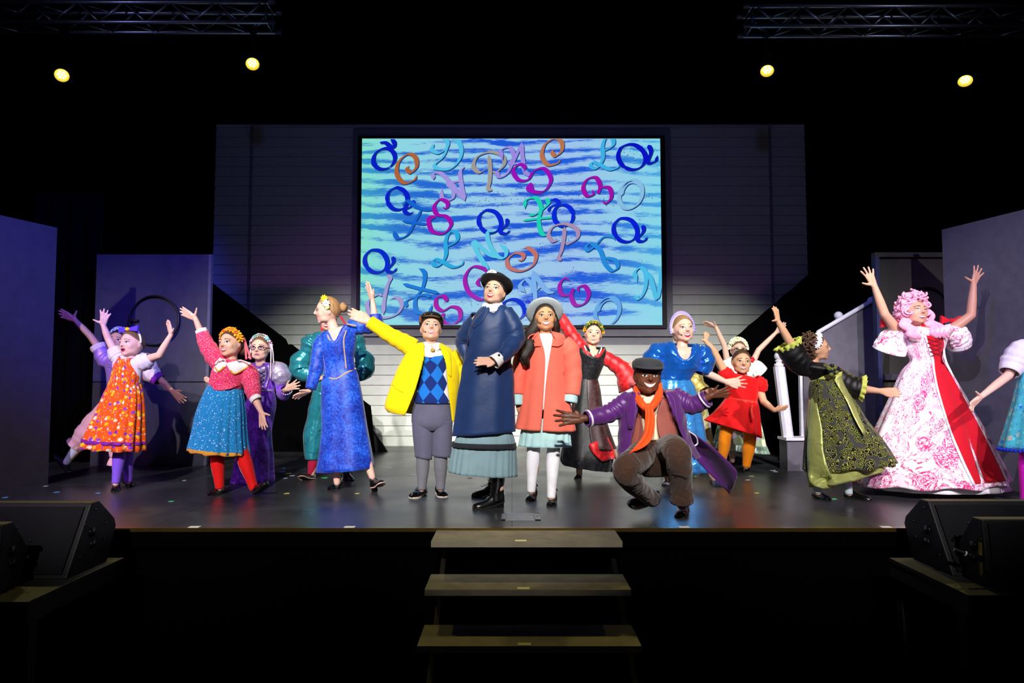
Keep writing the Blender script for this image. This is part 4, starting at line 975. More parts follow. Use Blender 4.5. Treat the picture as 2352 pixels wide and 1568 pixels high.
        for (l, w_, h) in prof:
            li = lift * max(0.0, 1 - l / 0.12) + 0.004
            for k in range(n):
                t = 2 * PI * k / n; cx = math.cos(t) * w_ * wide; cz = math.sin(t); z = cz * h if cz > 0 else cz * 0.006
                V.append(base + (ax * l + sd * cx + up * (z + li + 0.006)) * u)
        for i in range(len(prof) - 1):
            for k in range(n): Fs.append((i * n + k, i * n + (k + 1) % n, (i + 1) * n + (k + 1) % n, (i + 1) * n + k))
        Fs.append(tuple(range(n))); Fs.append(tuple((len(prof) - 1) * n + k for k in range(n - 1, -1, -1)))
        o = mk(name, [tuple(v) for v in V], Fs, mat, s.root)
        m = MB(); SM = cloth('sole_' + sole, sole, 0.7)
        out = [(l, w_ * wide * 1.06) for l, w_, h in prof]
        ring = [(l, w2) for l, w2 in out] + [(l, -w2) for l, w2 in out[::-1]]
        lo = []; hi2 = []
        for (l, w2) in ring:
            li = lift * max(0.0, 1 - l / 0.12); lo.append(base + (ax * l + sd * w2 + up * (li - 0.0)) * u); hi2.append(base + (ax * l + sd * w2 + up * (li + 0.010)) * u)
        k = len(ring); m.add(lo + hi2, [tuple(range(k)), tuple(range(2 * k - 1, k - 1, -1))] + [(i, (i + 1) % k, k + (i + 1) % k, k + i) for i in range(k)])
        m.build('sole', SM, o)
        if lift > 0.012:
            m = MB(); 
            P = [base + (ax * l + sd * w2) * u for l, w2 in [(0.006, 0.022), (0.045, 0.020), (0.045, -0.020), (0.006, -0.022)]]; m.prism([p + up * 0.0005 for p in P], up * lift * 0.9 * u); m.build('heel', mat, o)
        if kind == 'heel':
            c = base + (ax * 0.05 + up * (lift * 0.6 + 0.055)) * u
            pts = [c + (sd * math.cos(t) * 0.036 + (up * 0.5 - ax * 0.15).normalized() * math.sin(t) * 0.030 + up * 0.008) * u for t in np.linspace(0, PI, 9)]
            m = MB(); m.tube(pts, 0.005, 6); m.build('strap', mat, o)
        if kind in ('lace', 'boot'):
            m = MB()
            for i in range(4 if kind == 'lace' else 4):
                c = base + (ax * (0.075 + 0.022 * i) + up * (prof[3][2] + 0.012 - 0.006 * i + 0.002 + lift * 0.3)) * u
                m.tube([c - sd * 0.018, c + sd * 0.018 + ax * 0.008], 0.003, 5)
            m.build('laces', cloth('lace_black', '#08080a', 0.7), o)
        return o
def tape_mat(): pass
SK_LIGHT = skin('skin_light', '#dcae94'); SK_PALE = skin('skin_pale', '#e2b8a4'); SK_TAN = skin('skin_tan', '#d49c74', '#b87450'); SK_OLIVE = skin('skin_olive', '#d6a482', '#c07c5c'); SK_DEEP = skin('skin_deep', '#5c3624', '#74402a', 0.35); SK_BROWN = skin('skin_brown', '#cc9a7e', '#b8745c')
# ------------------------------------------------------------------ orange floral dress
M_shoe = glossy('black_leather', '#0c0c0e', 0.28, 0.55)
P = Person('girl in orange floral pinafore with purple bow and purple tights, arms raised', 6.2, SK_PALE, base=G(275, 1125))
P.head(303, 789, 60, -18, 4, -3, neck=(299, 828))
P.torso([(284, 822, 318, 822), (268, 828, 326, 832), (266, 850, 318, 856), (262, 878, 314, 880), (258, 905, 318, 905)], 0.6)
P.arm((272, 825, 0), (249, 778, 0), (237, 746, -0.03), (242, 711, -0.05), (209, 731, -0.08), 1.3, 0.06, 0.95)
P.arm((324, 828, 0), (365, 816, -0.03), (393, 768, -0.03), (386, 736, -0.05), (401, 749, -0.09), 0.55, 0.04, 0.95)
P.leg((282, 905), (277, 1020, 0.02), (266, 1110, -0.05), 0.95); P.leg((300, 905), (291, 1020, 0.08), (295, 1105, 0.15), 0.95)
P.body(); P.face(0.0, 0.0, '#a01848', '#5a6a80', '#8a6248', 0.22, 0.035)
HB = hairmat('hair_light_brown', '#4a3220', '#8a6644'); P.hair(HB, 46, 84, 118)
bow = cloth('purple_bow_ribbon', '#5a3cc8', 0.5); m = MB()
c0 = Vector(P.hw([(0.0, -0.22, 0.53)])[0]); u = P.HR @ Vector((1, 0, 0)); v = P.HR @ Vector((0, 0, 1))
for sg in (-1, 1):
    a = [c0 + u * sg * 0.015 - v * 0.012, c0 + u * sg * 0.105 - v * 0.026 , c0 + u * sg * 0.115 + v * 0.030, c0 + u * sg * 0.015 + v * 0.012]
    m.prism(a if sg > 0 else a[::-1], (0, 0.03, 0))
hb = m.build('hair_bow', bow, P.root); MB().ball(c0 + Vector((0, -0.005, 0)), 0.022, 10, sc=(1, 0.8, 0.8)).build('bow_knot', cloth('yellow_knot', '#f0c020', 0.6), hb, smooth=True)
A_ = [Vector(q) for q in P.hw([tuple(head_pt(np.array([(math.cos(t), 0.0, math.sin(t))]))[0] * 1.10) for t in np.linspace(0.0, PI, 21)])]
V, Fs, _ = tube_arr(A_, 0.009, 8, cap=True); mk('headband', V, Fs, cloth('white_band', '#e8e4f0', 0.6), P.root)
M_or = floral('orange_floral_print', '#f0560c', [(52, 0.24, ['#f8c820', '#8a38c0', '#f4e8e0', '#f0560c']), (25, 0.40, ['#f8b010', '#f8c020', '#8a38b8', '#f4dcc0', '#f0560c']), (70, 0.20, ['#f8c820', '#8a38c0', '#f4e8e0', '#f0560c'])])
M_wb = cloth('white_blouse_cotton', '#dcd4e0', 0.8)
P.garment('blouse', [(286, 820, 316, 822), (264, 828, 332, 832), (262, 848, 324, 854), (260, 878, 320, 880)], M_wb, (0.55, 0.62))
d = P.garment('pinafore_dress', [(281, 818, 311, 822), (268, 838, 318, 846), (260, 862, 322, 864), (254, 880, 321, 881), (240, 906, 327, 908), (222, 950, 330, 950), (205, 985, 331, 988), (188, 1026, 332, 1036)], M_or, (0.72, 0.75), [(17, 0.0, 0.11, 0), (7, 0.0, 0.06, 1)], hem=0.006, dip=0.02, dmin=0.115)
P.garment('hem_ribbon', [(195, 1005, 332, 1014), (192, 1013, 332, 1021)], cloth('purple_braid', '#7a1a98', 0.6), (0.78, 0.78), [(17, 0.1, 0.11, 0.9)], nr=4, solid=0.004)
P.sleeve('sleeve', [(276, 828), (268, 814), (260, 800)], [14, 18, 13], M_wb, wr=0.06, pleat=0.04)
P.sleeve('sleeve', [(316, 830), (332, 830), (346, 822)], [15, 21, 13], M_wb, wr=0.06, pleat=0.04)
M_pt = cloth('purple_tights', '#7a50d0', 0.7)
P.stocking((277, 1020, 0.02), (266, 1110, -0.05), 0.95, M_pt); P.stocking((291, 1020, 0.08), (295, 1105, 0.15), 0.95, M_pt)
P.shoe((266, 1110, -0.05), (268, 1122), (258, 1143), M_shoe, 0.21); P.shoe((295, 1105, 0.15), (288, 1112), (308, 1120), M_shoe, 0.21)

# ------------------------------------------------------------------ navy coat
P = Person('woman in navy coat and black bowler-style hat, hand on hip', 5.42, SK_LIGHT, base=G(1135, 1150))
P.head(1136, 671, 66, -16, 16, 6, neck=(1131, 712))
P.torso([(1112, 705, 1152, 703), (1098, 722, 1162, 716), (1086, 745, 1168, 740), (1080, 790, 1164, 790), (1076, 828, 1160, 828), (1072, 860, 1165, 860)], 0.7)
P.arm((1160, 722, 0.0), (1182, 779, -0.02), (1140, 828, -0.20), (1090, 830, -0.24), (1120, 842, -0.25), 0.5, 0.03, 1.1)
P.arm((1095, 735, 0.12), (1062, 790, 0.25), (1080, 830, 0.2), (1100, 845, 0.12), (1085, 850, 0.1), 0.5, 0.1, 1.05)
P.leg((1110, 860), (1120, 1000), (1148, 1120, -0.05), 1.1); P.leg((1135, 860), (1135, 1000), (1136, 1110, 0.12), 1.1)
P.body(); P.face(0.9, 0.9, '#c01424', '#3a4a5a', '#2a1c16', 0.31, 0.055)
HD = hairmat('hair_dark', '#0c0806', '#2c1c14'); P.hair(HD, 50, 92, 126); P.bun((0.05, 0.46, -0.28), (0.14, 0.12, 0.13), HD)
M_hat = cloth('black_hat_felt', '#0a0a0e', 0.75, 0.1)
def lathe_head(P, name, prof, mat, tilt=0, zoff=0.3, yoff=0.02, n=40, scy=1.1, roll=0, warp=0.0, flat_f=None):
    R = Matrix.Rotation(math.radians(tilt), 3, 'X') @ Matrix.Rotation(math.radians(roll), 3, 'Y'); V = []; Fs = []
    for (r, z) in prof:
        for k in range(n):
            t = 2 * PI * k / n; zz = z + warp * abs(math.cos(t)) ** 2 * max(0, r - 0.42)
            q = R @ Vector((r * math.cos(t), r * math.sin(t) * scy, zz)); V.append((q.x, q.y + yoff, q.z + zoff))
    for i in range(len(prof) - 1):
        for k in range(n): Fs.append((i * n + k, i * n + (k + 1) % n, (i + 1) * n + (k + 1) % n, (i + 1) * n + k))
    Fs.append(tuple(range(n - 1, -1, -1))); Fs.append(tuple((len(prof) - 1) * n + k for k in range(n)))
    return mk(name, P.hw(V), Fs, mat, P.root)
hat = lathe_head(P, 'hat', [(0.36, -0.02), (0.56, -0.03), (0.59, 0.02), (0.585, 0.055), (0.55, 0.04), (0.43, 0.06), (0.425, 0.16), (0.40, 0.27), (0.31, 0.335), (0.12, 0.35)], M_hat, -14, 0.27, 0.02, warp=0.5)
m = MB(); c0 = Vector(P.hw([(-0.05, -0.50, 0.47)])[0]); random.seed(3)
for k in range(9):
    a = PI * k / 8; m.ball(c0 + P.HR @ Vector((0.034 * math.cos(a), -0.004, 0.026 * math.sin(a))), 0.0085, 8)
for k in range(5): m.ball(c0 + P.HR @ Vector((-0.024 + 0.012 * k, -0.006, 0.006)), 0.008, 8)
m.build('hat_posy', cloth('posy_white', '#f2efe6', 0.7), hat, smooth=True)
M_navy = cloth('navy_coat_cloth', '#1b3564', 0.5, 0.12, 0.35, 0.1, 300)
M_lace = cloth('white_lace', '#eae8e4', 0.8)
P.garment('ruffle_collar', [(1110, 697, 1150, 694), (1106, 706, 1156, 702), (1100, 722, 1160, 714)], M_lace, (0.8, 0.75), [(21, 0.12, 0.06, 0)], nr=10, solid=0.004, dip=0.0)
coat = P.garment('coat', [(1112, 702, 1158, 702), (1098, 716, 1168, 711), (1086, 738, 1176, 730), (1078, 765, 1180, 756), (1072, 799, 1178, 799), (1067, 826, 1172, 826), (1062, 853, 1177, 848), (1053, 906, 1180, 895), (1045, 964, 1182, 945), (1040, 1001, 1184, 990)], M_navy, (0.72, 0.62), [(7, 0.0, 0.07, 2.2), (4, 0.0, 0.05, 0.4)], dip=0.06, dipw=0.6, wr=0.012, nr=56)
blouse = P.cover('blouse_front', coat, [(1106, 712, 1130, 708), (1102, 722, 1120, 718), (1098, 734, 1110, 730)], M_lace, 0.006)
P.cover('lapel', coat, [(1120, 706, 1130, 704), (1106, 718, 1120, 720), (1092, 734, 1106, 740), (1084, 748, 1090, 754)], M_navy, 0.014, solid=0.008)
P.trim('waist_seam', coat, [(1070, 826), (1100, 822), (1135, 818), (1170, 822)], 2.2, cloth('navy_seam', '#0f1f40', 0.7), 0.003)
P.trim('front_edge', coat, [(1076, 770), (1070, 830), (1058, 900), (1048, 995)], 2.5, cloth('navy_seam', '#0f1f40', 0.7), 0.003)
P.sleeve('sleeve', [(1158, 716, 0.0), (1177, 748, -0.02), (1183, 779, -0.04), (1166, 806, -0.14), (1146, 825, -0.21)], [20, 22, 22, 17, 13], M_navy, 40, 28, 0.05, 6)
P.sleeve('sleeve', [(1098, 732, 0.1), (1072, 765, 0.2), (1064, 790, 0.25), (1078, 826, 0.2)], [20, 20, 18, 13], M_navy, 30, 24)
P.sleeve('cuff', [(1150, 820, -0.20), (1134, 832, -0.225)], [13, 16], M_lace, 8, 40, 0, 1, pleat=0.0)
for k in range(3): MB().ball(W(1150 + 6 * k - 4, 815 - 6 * k, P.Y - 0.26 + 0.03 * k), 0.009, 8).build('button', cloth('navy_button', '#0a1836', 0.4), P.root, smooth=True)
M_grey = cloth('blue_grey_skirt_cloth', '#7f9ba3', 0.75, 0.08)
sk = P.garment('skirt', [(1062, 985, 1168, 980), (1046, 1010, 1180, 1008), (1036, 1040, 1185, 1045), (1028, 1083, 1187, 1094)], M_grey, (0.46, 0.66), [(26, 0.0, 0.07, 0.3), (9, 0.0, 0.05, 1)], nr=26)
P.garment('skirt_band', [(1040, 1014, 1184, 1017), (1038, 1025, 1185, 1029)], cloth('charcoal_band', '#24282e', 0.8), (0.64, 0.65), [(26, 0.0, 0.01, 0.3)], nr=4, solid=0.006)
def boot(P, ank, heel, toe, L=0.25):
    o = P.shoe(ank, heel, toe, M_shoe, L, 'boot', name='boot'); a = P.p(ank); H = G(*heel); T = G(*toe); ax = (T - H); ax.z = 0; ax.normalize()
    base = H + ax * 0.05; top = a + Vector((0, 0, 0.16)); pts = [base + Vector((0, 0, 0.05)), base + Vector((0, 0, 0.12)), base * 0.4 + a * 0.6 + Vector((0, 0, 0.08)), top]
    V, Fs, _ = tube_arr([Vector(c) for c in cat_rom([tuple(p) for p in pts], 14)], np.interp(np.linspace(0, 1, 14), [0, .3, .6, 1], [0.052, 0.044, 0.047, 0.058]), 18, cap=True); mk('boot_shaft', V, Fs, M_shoe, o)
    m = MB(); 
    for k in range(7):
        c = base + ax * (0.046 + 0.0 * k) + Vector((0, 0, 0.10 + 0.028 * k)); sd = ax.cross(Vector((0, 0, 1))); m.tube([c - sd * 0.02, c + sd * 0.02 + Vector((0, 0, 0.012))], 0.003, 5)
    m.build('boot_laces', cloth('lace_black', '#08080a', 0.7), o)
boot(P, (1146, 1112, -0.05), (1154, 1164), (1098, 1168)); boot(P, (1142, 1095, 0.2), (1146, 1138), (1098, 1141))

# ------------------------------------------------------------------ yellow blazer boy
P = Person('boy in yellow blazer, argyle vest and grey shorts, one arm held out', 5.78, SK_LIGHT, base=G(990, 1140))
P.head(990, 755, 63, 8, 17, 3, neck=(991, 796))
P.torso([(972, 792, 1010, 793), (952, 800, 1028, 806), (956, 830, 1024, 832), (958, 880, 1024, 884), (958, 930, 1028, 930), (960, 950, 1026, 950)], 0.6)
P.arm((946, 796), (895, 768, -0.02), (852, 739, -0.04), (801, 717, -0.05), (822, 708, -0.03), 0.35, 0.03)
P.arm((1034, 812), (1056, 862, 0.04), (1052, 915, 0.06), (1050, 945, 0.05), (1042, 935, 0.0), 0.4, 0.15)
P.leg((974, 940), (972, 1040), (969, 1122, -0.02), 1.0); P.leg((1012, 940), (1012, 1040), (1012, 1122, -0.02), 1.0)
P.body(); P.face(0.75, 0.8, '#c0707a', '#4a3424', '#4a2e1c', 0.26, 0.045); P.mic(-1)
P.hair(hairmat('hair_brown', '#2c1a10', '#5c3a22'), 52, 84, 118, 1.05)
M_cap = cloth('black_cap_cloth', '#101014', 0.7)
cap_ = lathe_head(P, 'cap', [(0.36, -0.02), (0.44, 0.0), (0.455, 0.12), (0.44, 0.22), (0.33, 0.31), (0.12, 0.34)], M_cap, -14, 0.20, 0.03)
def visor(P, parent, mat, z0, tilt, r0=0.40, out=0.26, name='visor', y0=0.0):
    V = []; Fs = []; n = 17
    for j in range(4):
        for i in range(n):
            t = math.radians(200 + 140 * i / (n - 1)); rr = r0 + out * j / 3 * math.sin(PI * i / (n - 1)) ** 0.8
            V.append((rr * math.cos(t), rr * 1.1 * math.sin(t) + y0, z0 - tilt * j / 3 * math.sin(PI * i / (n - 1))))
    for j in range(3):
        for i in range(n - 1): Fs.append((j * n + i, j * n + i + 1, (j + 1) * n + i + 1, (j + 1) * n + i))
    return mk(name, P.hw(V), Fs, mat, parent, solid=0.007)
visor(P, cap_, glossy('patent_visor', '#141210', 0.15, 0.7), 0.29, -0.02, 0.40, 0.20)
V, Fs, _ = tube_arr([Vector(q) for q in P.hw([(0.44 * math.cos(t), 0.48 * math.sin(t), 0.33 + 0.02 * math.cos(3 * t)) for t in np.linspace(3.5, 6.0, 15)])], 0.006, 8, cap=True); mk('cap_cord', V, Fs, glossy('gold_cord', '#b89a3a', 0.35, 0.5, 0.7), cap_)
m = MB()
for k in range(6): m.ball(P.hw([(-0.42 + 0.03 * (k % 2), -0.26 - 0.015 * k, 0.34 - 0.045 * k)])[0], 0.008, 8)
m.build('cap_badge', glossy('copper_badge', '#a06a4a', 0.35, 0.5, 0.7), cap_, smooth=True)
def argyle():
    t = NT('argyle_knit'); v = t.coord('UV'); sep = t.n('ShaderNodeSeparateXYZ'); t.put(sep.inputs[0], v)
    a = t.math('MULTIPLY', sep.outputs[0], 1 / 0.098); b = t.math('MULTIPLY', sep.outputs[1], 1 / 0.150)
    d1 = t.math('FLOOR', t.math('ADD', t.math('ADD', a, b), 0.5)); d2 = t.math('FLOOR', t.math('ADD', t.math('SUBTRACT', a, b), 0.5))
    par = t.math('MODULO', t.math('ABSOLUTE', t.math('ADD', d1, d2)), 2.0)
    side = t.math('GREATER_THAN', t.math('ABSOLUTE', t.math('ADD', d1, d2)), 2.5)
    col = t.mix(par, rgb('#132a6e'), rgb('#1a6fc8')); col = t.mix(side, col, rgb('#e6e6ea'))
    t.bump(t.noise(t.coord('Object'), 260, 2), 0.25, 0.002); return t.done(col, 0.85, 0.15, 0.15)
M_arg = argyle(); M_shirt = cloth('white_shirt', '#eeeae8', 0.8)
P.garment('shirt', [(976, 786, 1008, 788), (968, 796, 1014, 798), (950, 806, 1030, 812), (956, 840, 1024, 842), (954, 920, 1030, 924), (956, 940, 1028, 944)], M_shirt, (0.75, 0.6), dip=0.03, dipw=0.6)
vest = P.garment('vest', [(970, 797, 1014, 797), (952, 806, 1030, 810), (954, 830, 1030, 832), (956, 870, 1028, 874), (951, 916, 1033, 918), (952, 924, 1033, 926)], M_arg, (0.66, 0.64), dip=0.10, dipw=0.5, nr=30)
P.trim('vest_neckline', vest, [(976, 800), (984, 808), (995, 818), (1004, 808), (1012, 800)], 5, cloth('navy_rib', '#131f5a', 0.9), 0.006)
for sg, pts in ((-1, [(976, 788), (980, 800), (988, 804), (992, 798)]), (1, [(1008, 788), (1010, 800), (1004, 805), (996, 799)])):
    q = [P.p((x, y, -0.105 if i else -0.05)) for i, (x, y) in enumerate(pts)]; MB().prism(q if sg > 0 else q[::-1], (0, 0.012, 0)).build('collar', M_shirt, P.root)
MB().ball(P.p((994, 804, -0.115)), 0.022, 10, sc=(0.9, 0.5, 0.7)).build('tie_knot', cloth('gold_tie', '#b8904a', 0.6), P.root, smooth=True)
M_yel = cloth('yellow_blazer_cloth', '#f6d800', 0.75, 0.06)
bl = P.garment('blazer', [(972, 788, 1012, 790, 974, 1010), (946, 794, 1036, 804, 977, 1014), (932, 816, 1048, 824, 979, 1024), (914, 850, 1054, 856, 972, 1030), (898, 890, 1050, 900, 960, 1034), (886, 930, 1046, 940, 944, 1038), (892, 944, 1044, 968, 934, 1040)], M_yel, (0.72, 0.52), [(5, 0.0, 0.05, 0.0)], opening=True, nr=44, solid=0.010)
P.cover('lapel', bl, [(973, 790, 978, 792), (956, 806, 979, 812), (958, 822, 980, 836), (964, 846, 977, 862)], M_yel, 0.016, solid=0.008)
P.cover('lapel', bl, [(1009, 792, 1014, 792), (1014, 808, 1032, 810), (1024, 834, 1036, 838), (1030, 862, 1036, 866)], M_yel, 0.016, solid=0.008)
P.cover('pocket_flap', bl, [(902, 878, 930, 888), (900, 888, 926, 902)], M_yel, 0.012, 6, 6, solid=0.006)
for y in (872, 892, 918): P.button(bl, 1039, y, 3.0, cloth('yellow_button', '#d8b800', 0.4))
P.sleeve('sleeve', [(950, 800), (926, 786, -0.01), (895, 769, -0.02), (848, 738, -0.04)], [22, 20, 17, 14], M_yel, 36, 28, 0.05, 5)
P.sleeve('sleeve', [(1032, 812), (1046, 836, 0.02), (1056, 862, 0.04), (1054, 905, 0.06)], [18, 18, 16, 13], M_yel, 30, 24, 0.05)
M_sh = cloth('grey_shorts_cloth', '#5b5a6e', 0.8, 0.1)
P.garment('shorts_waist', [(952, 918, 1033, 918), (950, 936, 1034, 936), (948, 972, 1037, 972), (966, 988, 1020, 988)], M_sh, (0.6, 0.6), nr=14)
P.garment('shorts_leg', [(948, 966, 996, 966), (950, 1000, 996, 1000), (955, 1048, 990, 1055)], M_sh, (0.9, 0.9), [(5, 0, 0.05, 0)], nr=20); P.garment('shorts_leg', [(990, 966, 1038, 966), (994, 1000, 1037, 1000), (995, 1046, 1035, 1050)], M_sh, (0.9, 0.9), [(5, 0, 0.05, 2)], nr=20)
P.garment('belt', [(951, 919, 1034, 920), (951, 927, 1034, 928)], cloth('black_belt', '#0c0c10', 0.5), (0.63, 0.63), nr=4, solid=0.006)
M_sock = cloth('grey_sock_knit', '#6a6a70', 0.9)
P.stocking((972, 1040), (969, 1124, -0.02), 1.0, M_sock); P.stocking((1012, 1040), (1012, 1124, -0.02), 1.0, M_sock)
M_pat = glossy('black_patent', '#08080a', 0.12, 0.7)
P.shoe((969, 1122), (973, 1134), (938, 1148), M_pat, 0.25, 'lace', '#b8b0a0', wide=1.1); P.shoe((1012, 1122), (1008, 1132), (1028, 1150), M_pat, 0.25, 'lace', '#b8b0a0', wide=1.1)
# ------------------------------------------------------------------ coral coat
P = Person('girl in coral coat, grey brimmed hat and white tights, facing front', 5.55, SK_TAN, base=G(1245, 1155))
P.head(1252, 729, 65, 2, 6, 0, neck=(1252, 772))
P.torso([(1234, 768, 1270, 768), (1214, 782, 1292, 780), (1216, 815, 1288, 815), (1216, 850, 1288, 850), (1212, 900, 1292, 900)], 0.58)
P.arm((1300, 792), (1314, 858, 0.02), (1302, 926, -0.03), (1294, 968, -0.06), (1285, 950, -0.08), 0.4, 0.12)
P.arm((1210, 796), (1194, 860, 0.02), (1190, 920, -0.02), (1196, 950, -0.03), (1204, 940, -0.04), 0.4, 0.15)
P.leg((1230, 900), (1226, 1040), (1220, 1128, -0.03), 1.0); P.leg((1274, 900), (1272, 1040), (1266, 1142, -0.06), 1.0)
P.body(); P.face(0.8, 1.0, '#b05a50', '#2e1c12', '#241610', 0.29, 0.05); P.mic(-1)
P.hair(HD, 48, 92, 128)
for k, (dx, dd, rr) in enumerate([(0, 0.0, 1.0), (-5, 0.03, 0.8), (5, 0.02, 0.8)]):
    P.lock([(1234 + dx * 0.4, 722, 0.0 + dd), (1224 + dx, 760, -0.02 + dd), (1216 + dx, 790, -0.09 + dd), (1209 + dx, 815, -0.12 + dd), (1205 + dx, 838, -0.12)], [0.03 * rr, 0.05 * rr, 0.045 * rr, 0.035 * rr, 0.012], HD, head=False, wav=0.012)
P.lock([(1270, 722, 0.02), (1276, 750, 0.03), (1280, 775, 0.06)], [0.03, 0.04, 0.02], HD, head=False)
M_gh = cloth('pale_grey_felt', '#9fa6ac', 0.8, 0.06)
hat = lathe_head(P, 'hat', [(0.40, -0.01), (0.62, -0.02), (0.665, 0.02), (0.66, 0.05), (0.62, 0.025), (0.42, 0.03), (0.40, 0.12), (0.37, 0.21), (0.28, 0.25), (0.1, 0.26)], M_gh, -42, 0.20, 0.14, scy=1.0)
M_co = cloth('coral_coat_cloth', '#f2705c', 0.7, 0.06); M_mint = cloth('mint_satin_cuff', '#b4dcdc', 0.5)
bw = P.garment('white_blouse', [(1238, 768, 1268, 768), (1216, 782, 1290, 780), (1218, 815, 1288, 815), (1214, 860, 1290, 860), (1208, 940, 1296, 940)], M_shirt, (0.72, 0.62), dip=0.0)
coat = P.garment('coat', [(1232, 764, 1272, 764, 1238, 1266), (1212, 778, 1296, 774, 1240, 1268), (1210, 815, 1295, 814, 1250, 1262), (1207, 851, 1297, 851, 1250, 1256), (1197, 906, 1306, 906, 1246, 1250), (1188, 952, 1316, 952, 1242, 1246), (1180, 984, 1324, 990, 1238, 1243)], M_co, (0.68, 0.62), [(8, 0.0, 0.09, 0.5), (5, 0.0, 0.05, 2)], opening=True, nr=46, solid=0.010)
P.cover('collar', coat, [(1238, 766, 1234, 764), (1224, 780, 1216, 772), (1232, 792, 1212, 788), (1243, 794, 1226, 796)], M_co, 0.022, solid=0.009)
P.cover('collar', coat, [(1266, 766, 1272, 764), (1276, 780, 1290, 772), (1272, 792, 1294, 788), (1264, 794, 1282, 796)], M_co, 0.022, solid=0.009)
P.trim('waist_seam', coat, [(1209, 853), (1230, 850), (1248, 852)], 1.8, cloth('coral_seam', '#c85040', 0.8), 0.003); P.trim('waist_seam', coat, [(1258, 852), (1276, 850), (1296, 853)], 1.8, cloth('coral_seam', '#c85040', 0.8), 0.003)
for (a, b, c_) in [((1276, 852), (1278, 885), (1275, 925)), ((1226, 852), (1222, 885), (1214, 930))]: P.trim('dart', coat, [a, b, c_], 1.6, cloth('coral_seam', '#c85040', 0.8), 0.003)
MB().ball(P.onto(coat, 1290, 870, 0.004), 0.008, 8).build('button', cloth('coral_button', '#d88860', 0.4), P.root, smooth=True)
P.sleeve('sleeve', [(1292, 784), (1308, 806), (1316, 858, 0.0), (1312, 908, -0.03)], [18, 22, 20, 19], M_co, 34, 28, 0.04)
P.sleeve('sleeve', [(1216, 786), (1204, 806), (1193, 858, 0.0), (1190, 906, -0.02)], [17, 20, 17, 15], M_co, 34, 28, 0.04)
P.sleeve('cuff', [(1312, 900, -0.03), (1308, 924, -0.04)], [16, 17], M_mint, 8, 28, 0.02); P.sleeve('cuff', [(1190, 900, -0.02), (1190, 930, -0.03)], [13, 13], M_mint, 8, 28, 0.02)
P.garment('mint_dress', [(1206, 960, 1300, 960), (1198, 990, 1308, 992), (1192, 1024, 1312, 1026)], M_mint, (0.55, 0.62), [(17, 0.02, 0.09, 0.3)], nr=16)
M_wt = cloth('white_tights', '#eceaf0', 0.75)
P.stocking((1226, 1020), (1220, 1130, -0.03), 0.95, M_wt); P.stocking((1272, 1020), (1266, 1144, -0.06), 0.95, M_wt)
P.shoe((1220, 1128, -0.03), (1226, 1141), (1211, 1157), M_pat, 0.23, 'heel'); P.shoe((1266, 1142, -0.06), (1270, 1152), (1264, 1171), M_pat, 0.23, 'heel')

# ------------------------------------------------------------------ crouching man
P = Person('man crouching in purple tailcoat, orange neckerchief and flat cap, arms spread', 5.1, SK_DEEP, base=G(1515, 1165))
P.head(1487, 865, 78, 0, 4, 2, dy=-0.05, neck=(1490, 920, 0.0))
P.torso([(1462, 912, 1522, 910), (1440, 925, 1548, 918), (1446, 960, 1546, 955), (1454, 1000, 1546, 996), (1460, 1035, 1552, 1030)], 0.6)
P.arm((1444, 925), (1394, 950, -0.05), (1336, 962, -0.1), (1272, 958, -0.12), (1322, 944, -0.10), 1.0, 0.10, 1.1)
P.arm((1546, 915), (1590, 930, -0.05), (1634, 908, -0.12), (1680, 898, -0.16), (1652, 882, -0.16), 1.3, 0.10, 1.1)
P.leg((1480, 1030, 0.0), (1436, 1085, -0.34), (1494, 1140, 0.02), 1.15); P.leg((1528, 1030, 0.0), (1558, 1040, -0.36), (1566, 1160, -0.22), 1.15)
P.body(); P.face(0.95, 1.0, '#7a3c34', '#1c100a', '#160c08', 0.34, 0.055); P.mic(-1)
P.hair(hairmat('hair_black', '#050404', '#17110d'), 46, 86, 122, 1.07, bumps=0.02)
M_fc = cloth('charcoal_cap_wool', '#2e3034', 0.9)
cap_ = lathe_head(P, 'flat_cap', [(0.38, -0.05), (0.425, 0.0), (0.455, 0.10), (0.445, 0.20), (0.36, 0.28), (0.20, 0.32), (0.08, 0.325)], M_fc, 12, 0.22, 0.0, scy=1.16)
visor(P, cap_, M_fc, 0.25, 0.10, 0.42, 0.17, 'visor', -0.03)
M_pur = cloth('purple_coat_cloth', '#501d66', 0.42, 0.15, 0.4, 0.15, 300); M_vest = cloth('rust_vest_cloth', '#8a4a40', 0.6); M_cr = cloth('cream_shirt', '#d8c4a4', 0.8); M_or2 = cloth('orange_scarf', '#f4480c', 0.6)
shirt = P.garment('shirt', [(1466, 906, 1514, 906), (1446, 922, 1542, 918), (1448, 960, 1544, 955), (1456, 1010, 1546, 1005)], M_cr, (0.66, 0.64))
vest = P.garment('waistcoat', [(1458, 912, 1522, 910, 1476, 1506), (1440, 926, 1550, 920, 1470, 1508), (1446, 960, 1556, 955, 1468, 1500), (1442, 1000, 1560, 1000, 1472, 1506), (1440, 1020, 1562, 1014, 1462, 1520)], M_vest, (0.72, 0.72), [(5, 0, 0.04, 0)], opening=True, nr=34)
coat = P.garment('tailcoat', [(1452, 902, 1528, 896, 1462, 1520), (1430, 910, 1554, 900, 1462, 1518), (1424, 942, 1568, 935, 1456, 1530), (1422, 985, 1576, 980, 1446, 1548), (1420, 1030, 1590, 1020, 1436, 1564), (1420, 1056, 1606, 1050, 1430, 1584)], M_pur, (0.78, 0.8), [(6, 0, 0.06, 1)], opening=True, nr=44, solid=0.010, wr=0.012)
